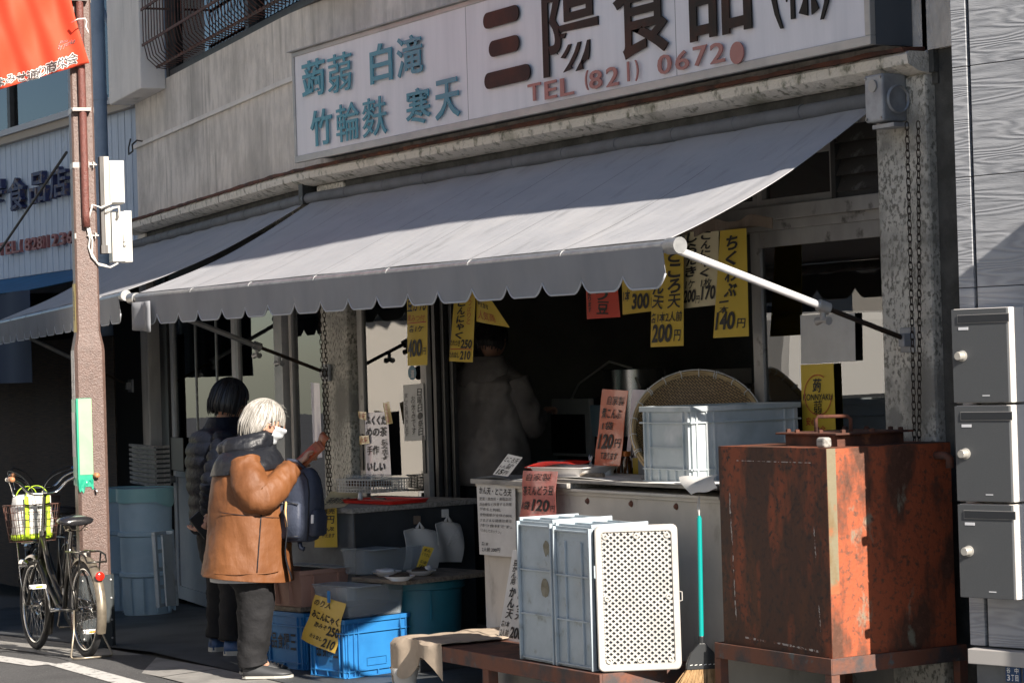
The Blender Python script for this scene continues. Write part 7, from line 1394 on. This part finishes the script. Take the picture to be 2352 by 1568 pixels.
cloth_loft('jacket', M3_, [(.80, 0, 0, .16, .22, 0), (.86, 0, 0, .175, .235, 0), (1.05, -.01, 0, .175, .235, 0), (1.25, -.015, 0, .165, .24, 0), (1.38, -.01, 0, .15, .235, 0), (1.45, 0, 0, .12, .16, 0), (1.50, 0, 0, .08, .09, 0)], 'jacket_brown', t4, n=60, k=72, amp=.034, fr=6, sd=3)
cloth_loft('hood', M3_, [(1.36, -.10, 0, .05, .12, 0), (1.40, -.09, 0, .075, .15, 0), (1.46, -.06, 0, .095, .155, 0), (1.51, -.04, 0, .095, .13, 0), (1.545, -.01, 0, .09, .105, 0)], 'jacket_brown', t4, n=20, k=40, amp=.012, fr=14, sd=6)
for s in (-1, 1): m = MB(M3_); limb(m, [(0, s*.17, 1.39), (.02, s*.215, 1.28), (.07, s*.225, 1.16), (.15, s*.19, 1.15), (.24, s*.15, 1.19)], [.085, .082, .078, .068, .05], n=20, seg=8, amp=.014, fr=15, sd=s*4); m.build('sleeve', 'jacket_brown', t4, smooth=True)
m = MB(M3_)
for s in (-1, 1): limb(m, [(0, s*.09, .88), (0, s*.10, .66), (.0, s*.105, .48), (-.01, s*.11, .28), (-.02, s*.115, .05)], [.13, .11, .09, .08, .075], n=18, seg=6, amp=.010, fr=11, sd=s*3)
m.build('trousers', 'pants_black', t4, smooth=True)
for s in (-1, 1): m = MB(M3_); shoe(m, V((-.06, s*.12, 0)), (1, 0, 0)); m.build('shoe', 'shoe_dark', t4, smooth=True)
# ================================================================== BICYCLE.  local x = forward, y = left, z = up
def bicycle(o, fwd, label, lean=0):
    FB = V(fwd).normalized(); M = frame(V(o), FB, UZ.cross(FB), UZ) @ Matrix.Rotation(lean, 4, 'X') @ Matrix.Scale(.95, 4)
    t = thing('bicycle', label, 'bicycle', V(o), 'parked city bicycles')
    Rw = .292; WB = 1.02; rh = V((0, 0, Rw)); fh = V((WB, 0, Rw)); bb = V((.42, 0, .28)); st = V((.27, 0, .69)); hd0 = V((WB-.145, 0, .60)); hd1 = V((WB-.19, 0, .74))
    for c, nm in ((rh, 'wheel'), (fh, 'wheel')):
        m = MB(M); m.cyl(c+V((0, -.04, 0)), c+V((0, .04, 0)), .018, 12); m.cyl(c+V((0, -.028, 0)), c+V((0, -.024, 0)), .028, 14); m.cyl(c+V((0, .024, 0)), c+V((0, .028, 0)), .028, 14); w = m.build(nm, 'chrome', t, smooth=40)
        m = MB(M); n = 60; vs = []; prof = [(.020*math.cos(a), .019*math.sin(a)) for a in [2*PI*i/12 for i in range(12)]]
        m.loft([[c+V(((Rw-.020+q[0])*math.cos(a), q[1], (Rw-.020+q[0])*math.sin(a))) for q in prof] for a in [2*PI*i/n for i in range(n+1)]], cap=False); m.build('tyre', 'tyre', w, smooth=True)
        m = MB(M); prof = [(-.006, -.013), (.004, -.013), (.006, 0), (.004, .013), (-.006, .013), (-.010, 0)]; m.loft([[c+V(((Rw-.044+q[0])*math.cos(a), q[1], (Rw-.044+q[0])*math.sin(a))) for q in prof] for a in [2*PI*i/n for i in range(n+1)]], cap=False); m.build('rim', 'chrome', w, smooth=True)
        m = MB(M)
        for k in range(32):
            a = 2*PI*k/32; b = a+(.55 if k % 4 < 2 else -.55); y = .026*(1 if k % 2 else -1); m.tube([c+V((.026*math.cos(b), y, .026*math.sin(b))), c+V(((Rw-.05)*math.cos(a), 0, (Rw-.05)*math.sin(a)))], .0014, 4)
        m.build('spokes', 'chrome', w, smooth=True)
        m = MB(M); a0, a1 = (R(20), R(200)) if c is rh else (R(-5), R(160)); pr = [(.0, -.029), (.016, -.024), (.022, 0), (.016, .024), (.0, .029)]
        a0, a1 = (R(55), R(205)) if c is rh else (R(25), R(215))
        m.loft([[c+V(((Rw+.012+q[0])*math.cos(a), q[1], (Rw+.012+q[0])*math.sin(a))) for q in pr] for a in [a0+(a1-a0)*i/30 for i in range(31)]], cap=False, closed=False); m.build('mudguard', 'mudguard' if c is rh else 'bike_dark', t, smooth=True)
    m = MB(M); m.tube([bb, st], .016, 12); m.tube([hd0+V((.0, 0, -.02)), hd1+V((-.01, 0, .03))], .021, 12)
    m.tube([hd1, V((.70, 0, .52)), V((.52, 0, .38)), bb+V((.02, 0, .04))], .017, 12); m.tube([hd0, V((.72, 0, .42)), V((.55, 0, .30)), bb], .017, 12)
    for s in (-1, 1): m.tube([bb+V((0, s*.03, 0)), V((.2, s*.05, .285)), rh+V((0, s*.055, 0))], .009, 8); m.tube([st+V((0, s*.012, -.04)), V((.12, s*.05, .48)), rh+V((0, s*.055, 0))], .0075, 8)
    m.build('frame', 'bike_dark', t, smooth=True)
    m = MB(M); 
    for s in (-1, 1): m.tube([hd0+V((0, s*.03, -.03)), V((WB-.09, s*.048, .46)), V((WB-.03, s*.05, .34)), fh+V((0, s*.05, 0))], .011, 8)
    m.tube([hd0+V((0, -.05, -.03)), hd0+V((0, .05, -.03))], .014, 8); m.build('fork', 'bike_dark', t, smooth=True)
    m = MB(M); m.cyl(hd1+V((-.008, 0, .02)), hd1+V((-.065, 0, .262)), .0125, 12); m.cyl(hd1+V((-.004, 0, .0)), hd1+V((-.012, 0, .03)), .024, 12); hb = hd1+V((-.065, 0, .262)); m.tube([hb+V((0, -.012, .0)), hb+V((0, .012, 0))], .02, 10)
    m.build('stem', 'chrome', t, smooth=40)
    m = MB(M); pts = [hb+V((-.20, s_, z_)) if False else V((0, 0, 0)) for s_, z_ in ()]
    pts = [hb+V(p) for p in ((-.235, -.275, .10), (-.15, -.265, .105), (-.06, -.235, .11), (.0, -.16, .075), (.02, -.09, .01), (.01, 0, 0), (.02, .09, .01), (.0, .16, .075), (-.06, .235, .11), (-.15, .265, .105), (-.235, .275, .10))]
    P = lerp_rings([tuple(p) for p in pts], 50, lambda x, y, z: V((x, y, z))); m.tube(P, .011, 10); h = m.build('handlebar', 'chrome', t, smooth=True)
    for s in (-1, 1):
        a, b = hb+V((-.13, s*.262, .105)), hb+V((-.245, s*.277, .10)); m = MB(M); m.tube([a, a.lerp(b, .1), a.lerp(b, .9), b], [.015, .0165, .0175, .014], 12); m.build('grip', 'brown_grip', h, smooth=True)
        m = MB(M); m.cyl(a+V((.02, 0, -.004)), a+V((.045, 0, -.002)), .016, 8); m.tube([a+V((.03, -s*.01, -.02)), a+V((.0, -s*.01, -.05)), a+V((-.06, 0, -.075)), a+V((-.11, s*.01, -.11))], [.007, .006, .0075, .006], 8); m.build('brake_lever', 'chrome', h, smooth=True)
        m = MB(M); P2 = [a+V((.03, -s*.01, -.01)), a+V((.12, -s*.03, .05)), hb+V((.12, s*.10, .11)), hb+V((.13, s*.03, .0)), hb+V((.05, s*.02, -.2))]; m.tube(lerp_rings([tuple(p) for p in P2], 24, lambda x, y, z: V((x, y, z))), .0028, 5); m.build('brake_cable', 'black_plastic', h, smooth=True)
    m = MB(M); c = hb+V((-.05, -.225, .135)); m.lathe([(0, .022), (.014, .019), (.023, .010), (.027, 0), (.024, -.006), (.014, -.009), (0, -.010)], 18, c=c); m.build('bell', 'blue_bell', h, smooth=True)
    # saddle
    m = MB(M); sp = st+V((-.035, 0, .10)); m.cyl(st+V((.006, 0, -.03)), sp+V((0, 0, -.02)), .0125, 12); m.build('seat_post', 'chrome', t, smooth=40)
    m = MB(M); rg = []
    for x, w, z, th in ((-.145, .05, .0, .02), (-.14, .092, .004, .045), (-.10, .112, .012, .062), (-.04, .108, .014, .066), (.02, .078, .010, .06), (.08, .045, .006, .048), (.12, .030, .0, .036), (.135, .014, -.004, .016)):
        rg.append([sp+V((x, w*math.cos(a), .030+z+th*.5*math.sin(a)+.003*noise.noise(V((x*30, a*2, 0))))) for a in [2*PI*i/20 for i in range(20)]])
    m.loft(rg); s_ = m.build('saddle', 'saddle', t, smooth=True)
    m = MB(M)
    for s in (-1, 1):
        m.tube([sp+V((-.11, s*.06, .015)), sp+V((-.07, s*.035, -.022)), sp+V((.05, s*.02, -.015)), sp+V((.10, s*.015, .01))], .0035, 6)
        m.tube([sp+V((-.10+.012*math.cos(q), s*.06+.012*math.sin(q), -.02+q*.0035)) for q in [i*.6 for i in range(20)]], .0028, 5)
    m.build('saddle_spring', 'mudguard', s_, smooth=True)
    # rear rack
    m = MB(M); z = .645
    m.tube([V((.17, -.06, z)), V((-.10, -.065, z)), V((-.20, -.065, z-.02)), V((-.235, -.06, z-.06)), V((-.235, .06, z-.06)), V((-.20, .065, z-.02)), V((-.10, .065, z)), V((.17, .06, z))], .0065, 8)
    m.tube([V((.05, -.062, z)), V((.05, .062, z))], .005, 6); m.tube([V((-.1, -.062, z)), V((-.1, .062, z))], .005, 6)
    for s in (-1, 1): m.tube([V((-.12, s*.066, z)), V((-.06, s*.062, .45)), rh+V((0, s*.06, .01))], .0055, 6)
    m.build('rear_rack', 'bike_dark', t, smooth=True)
    m = MB(M); c = V((-.285, 0, .50)); m.lathe([(0, .012), (.022, .011), (.027, .006), (.028, 0)], 20, c=c, ax=Matrix.Rotation(R(-90), 3, 'Y')); m.v = [v for v in m.v]; m.build('reflector', 'reflector_red', t, smooth=True)
    m = MB(M); m.box((-.318, -.02, .31), (-.314, .02, .335)); m.build('sticker', 'white_paint', t)
    # stand
    m = MB(M)
    for s in (-1, 1): m.tube([rh+V((0, s*.075, 0)), V((-.02, s*.085, .16)), V((-.09, s*.13, .02)), V((-.10, s*.12, .008))], .0065, 8)
    m.tube([V((-.10, -.12, .008)), V((-.12, -.05, .008)), V((-.12, .05, .008)), V((-.10, .12, .008))], .0065, 8)
    ks = m.build('kickstand', 'mudguard', t, smooth=True); m = MB(M)
    for s in (-1, 1): m.tube([V((.0+.009*math.cos(q), s*.082+.009*math.sin(q), .27-q*.0022)) for q in [i*.7 for i in range(64)]], .002, 4)
    m.build('stand_spring', 'rust', ks, smooth=True)
    # drive side, pedals
    m = MB(M); m.loft([[V((x, y, z)) for x, z in pts_] for y, pts_ in ((-.055, [(-.05, .26), (-.04, .33), (.40, .36), (.50, .33), (.52, .26), (.46, .20), (.38, .19), (-.03, .24)]), (-.075, [(-.05, .26), (-.04, .33), (.40, .36), (.50, .33), (.52, .26), (.46, .20), (.38, .19), (-.03, .24)]))]); m.build('chain_case', 'bike_dark', t, bevel=.006)
    m = MB(M); m.cyl(bb+V((0, -.09, 0)), bb+V((0, .09, 0)), .013, 10)
    m.tube([bb+V((0, .085, 0)), bb+V((.04, .10, .15))], .009, 8); m.tube([bb+V((0, -.085, 0)), bb+V((-.04, -.10, -.15))], .009, 8); cr = m.build('crank', 'chrome', t, smooth=True)
    for c in (bb+V((.04, .155, .15)), bb+V((-.04, -.155, -.15))):
        m = MB(M @ Matrix.Translation(c)); m.box((-.035, -.045, -.012), (-.022, .045, .012)); m.box((.022, -.045, -.012), (.035, .045, .012)); m.box((-.022, -.05, -.008), (.022, -.045, .008)); m.box((-.022, .045, -.008), (.022, .05, .008)); p = m.build('pedal', 'zip_white', cr, bevel=.002)
        m = MB(M @ Matrix.Translation(c)); m.box((-.0365, -.022, -.006), (-.0352, .022, .006)); m.box((.0352, -.022, -.006), (.0365, .022, .006)); m.build('pedal_reflector', 'amber', p)
    m = MB(M); m.box((.02, -.05, .585), (.07, -.02, .64)); m.tube([V((.04, -.035, .6)), V((.05, -.04, .54))], .008, 6); m.build('wheel_lock', 'chrome', t, bevel=.004)
    # basket
    bx = WB-.02; B0, B1, wz = .70, .935, .15
    m = MB(M)
    def ringp(z, sx, sy, n=36): return [V((bx+.04+ (abs(math.cos(a))**.6)*(1 if math.cos(a) > 0 else -1)*sx, (abs(math.sin(a))**.6)*(1 if math.sin(a) > 0 else -1)*sy, z)) for a in [2*PI*i/n for i in range(n)]]
    for k in range(6):
        f = k/5; m.tube(ringp(B0+(B1-B0)*f, .115+.035*f, .14+.035*f), .0042 if k == 5 else .0022, 5, closed=True)
    a, b = ringp(B0, .115, .14), ringp(B1, .15, .175)
    for i in range(36): m.tube([a[i], b[i]], .0019, 4)
    for i in range(0, 18, 2): m.tube([a[i], a[(36-i) % 36]], .0019, 4)
    m.build('basket', 'rust_wire', t, smooth=True)
    m = MB(M)
    for s in (-1, 1): m.tube([fh+V((.0, s*.065, 0)), V((bx+.08, s*.075, .45)), V((bx+.10, s*.085, .70))], .0045, 6)
    m.tube([V((bx-.02, -.09, .69)), V((bx-.02, .09, .69))], .006, 6); m.build('basket_stay', 'chrome', t, smooth=True)
    m = MB(M); c = V((WB-.06, .075, .56)); m.cyl(c, c+V((.06, 0, 0)), .026, 14, .030); m.cyl(c, c+V((-.05, 0, -.005)), .024, 14, .008); m.build('headlamp', 'chrome', t, smooth=40)
    return t, M, bx
BO = at(200, 1513, Z=gz(-13.35)); BO = V((BO.x, BO.y, gz(BO.x)+.004))
bt, BMx, bx = bicycle(BO, (-1, .035, -.04), 'dark city bicycle with brown grips, blue bell and a bag in its wire basket', lean=R(0))
# bag in the basket
t = thing('tote_bag', 'white tote bag with lime green straps and base inside the bicycle basket', 'bag', BMx @ V((bx+.04, 0, .69)))
m = MB(BMx); rg = []
for z, sx, sy in ((.712, .09, .11), (.72, .105, .125), (.80, .112, .13), (.90, .115, .125), (.985, .105, .115), (1.0, .06, .08)):
    rg.append([V((bx+.04+(abs(math.cos(a))**.7)*(1 if math.cos(a) > 0 else -1)*sx, (abs(math.sin(a))**.7)*(1 if math.sin(a) > 0 else -1)*sy, z+.01*noise.noise(V((a*2, z*9, 0)))))*1 for a in [2*PI*i/40 for i in range(40)]])
for r in rg:
    c = sum(r, V((0, 0, 0)))/len(r)
    for i, p in enumerate(r): r[i] = p+(p-c)*.12*noise.noise(p*16)
m.loft(rg); m.build('bag_body', 'bag_white', t, smooth=True)
m = MB(BMx); rg2 = [[p+(p-(sum(r, V((0, 0, 0)))/len(r)))*.02 for p in r] for r in rg[:3]]; rg2[2] = [rg2[1][i].lerp(rg2[2][i], .35) for i in range(40)]; m.loft(rg2); m.build('bag_base', 'bag_green', t, smooth=True)
m = MB(BMx)
for sx in (-1, 1):
    for sy in (-.07, .07):
        m.sheet(lambda u, v: V((bx+.04+sx*(.118+.003*math.sin(v*3)), sy-.014+.028*u, .73+.26*v)), 1, 8, th=.003)
    m.sheet(lambda u, v: V((bx+.04+sx*(.118-.02*math.sin(v*PI)), 0, .985))+V((0, -.07*math.cos(v*PI), .07*math.sin(v*PI)))+V((sx*.02*(u-.5), 0, 0)), 2, 14, th=.003)
m.build('bag_strap', 'bag_green', t, smooth=True)
# second bicycle in the shade behind the pole
b2 = dup(bt, at(158, 1455, Z=-.10)+V((-.25, .12, .02)), R(-4), 'second bicycle standing in deep shade behind the brown pole')
# ================================================================== OPPOSITE SIDE (unseen but for reflections in the glass, also bounces light onto the shop)
for k, (ax, ay, bx_, by_, hh, lab) in enumerate(((-27.5, -7.3, -18, -10.6, 10.5, 'tall cream building across the street, farthest of three turned to bounce sunlight'), (-17.6, -7.3, -8.6, -10.6, 7.2, 'cream house across the street, middle of three turned to bounce sunlight'), (-8.2, -8.3, .8, -11.6, 4.2, 'low cream shed across the street, nearest of three turned to bounce sunlight'))):  # blocks added with fronts turned sunward to bounce light onto the facade
    ob = thing('opposite_building', lab, 'building', ((ax+bx_)/2, (ay+by_)/2, 0), 'buildings across the street'); d = V((bx_-ax, by_-ay, 0)); L = d.length; d.normalize(); M = frame(V((ax, ay, 0)), d, V((-d.y, d.x, 0)), UZ)
    m = MB(M); m.box((0, -4, -1), (L, 0, hh)); m.build('wall', 'opp_wall', ob); m = MB(M); m.box((-.15, -4.1, hh), (L+.15, .2, hh+.25)); m.build('roof', 'opp_dark', ob)
    for fl in range(int(hh/3)):
        for q in range(4): m = MB(M); x = L*(q+.5)/4-.6; m.box((x, .001, fl*3+1.0), (x+1.2, .03, fl*3+2.2)); w_ = m.build('window', 'opp_dark', ob); m = MB(M); m.box((x-.08, .0005, fl*3+.9), (x+1.28, .06, fl*3+.99)); m.build('sill', 'opp_wall', w_)
def van(name, label, x, y0, y1, h, mm):
    vn = thing(name, label, 'van', (x-1.6, (y0+y1)/2, 0), 'vans seen in the window reflections'); c = .06
    def sec(X, i, top, z0=.32): return [V((X, yy, zz)) for yy, zz in ((y0+i, z0), (y1-i, z0), (y1-i+c*.4, h*.45), (y1-i, h*.62), (y1-i-c, top-.06), (y1-i-c-.08, top), (y0+i+c+.08, top), (y0+i+c, top-.06), (y0+i, h*.62), (y0+i-c*.4, h*.45))]
    m = MB(); m.loft([sec(x-3.4, .10, h*.55), sec(x-3.1, .04, h*.62), sec(x-2.7, 0, h-.02), sec(x-.3, 0, h), sec(x-.06, .03, h-.02), sec(x, .06, h-.08)]); m.build('body', mm, vn)
    m = MB(); m.box((x+.001, y0+.22, h*(.60 if h < 2.1 else .86)), (x+.012, y1-.22, h*(.60 if h < 2.1 else .86)+.10)); m.build('rear_window', 'opp_dark', vn)
    m = MB(); m.box((x-2.4, y1+.026, h*.58), (x-.6, y1+.034, h*.82)); m.build('side_window', 'opp_dark', vn)
    for yy in (y0+.12, y1-.2): m = MB(); m.box((x+.001, yy, h*.40), (x+.02, yy+.08, h*.40+.14)); m.build('tail_light', 'reflector_red', vn)
    for xx in (x-2.7, x-.7):
        for yy in (y0+.02, y1-.2): m = MB(); m.cyl((xx, yy, .29), (xx, yy+.16, .29), .29, 24); m.build('wheel', 'tyre', vn, smooth=40)
    m = MB(); m.box((x+.001, (y0+y1)/2-.16, .52), (x+.01, (y0+y1)/2+.16, .68)); m.build('number_plate', 'paper_white', vn)
van('box_van', 'tall cream box van out of view, added to brighten the left door glass', -16.2, -2.92, -1.40, 2.3, 'opp_wall')  # unseen van added so its sunlit back shows bright in the left glass
van('delivery_van', 'white delivery van across the street, seen in the right door glass', -15.6, -6.7, -4.95, 1.98, 'van_white')
# ================================================================== LIGHT
EL = R(31.5); AZ = R(1.6)   # to-sun vector: +X
sv = V((math.cos(EL)*math.cos(AZ), math.cos(EL)*math.sin(AZ), math.sin(EL)))
sd_ = bpy.data.lights.new('sun', 'SUN'); so = bpy.data.objects.new('sun', sd_); COL.objects.link(so); sd_.energy = 5.0; sd_.angle = R(.53); sd_.color = (1.0, .91, .80)
so.rotation_euler = sv.to_track_quat('Z', 'Y').to_euler(); so.location = (0, 0, 12)
w = bpy.data.worlds.new('World'); S.world = w; w.use_nodes = True; nt = w.node_tree; bg = nt.nodes['Background']; sk = nt.nodes.new('ShaderNodeTexSky'); sk.sky_type = 'NISHITA'; sk.sun_disc = False; sk.sun_elevation = EL; sk.sun_rotation = PI/2-AZ
sk.dust_density = .4; sk.ozone_density = 3.5; sk.air_density = 1.0; nt.links.new(sk.outputs[0], bg.inputs[0]); bg.inputs[1].default_value = .05
S.view_settings.view_transform = 'Standard'; S.view_settings.look = 'None'; S.view_settings.exposure = 1.15; S.view_settings.gamma = 1
S.cycles.max_bounces = 7; S.cycles.transparent_max_bounces = 16
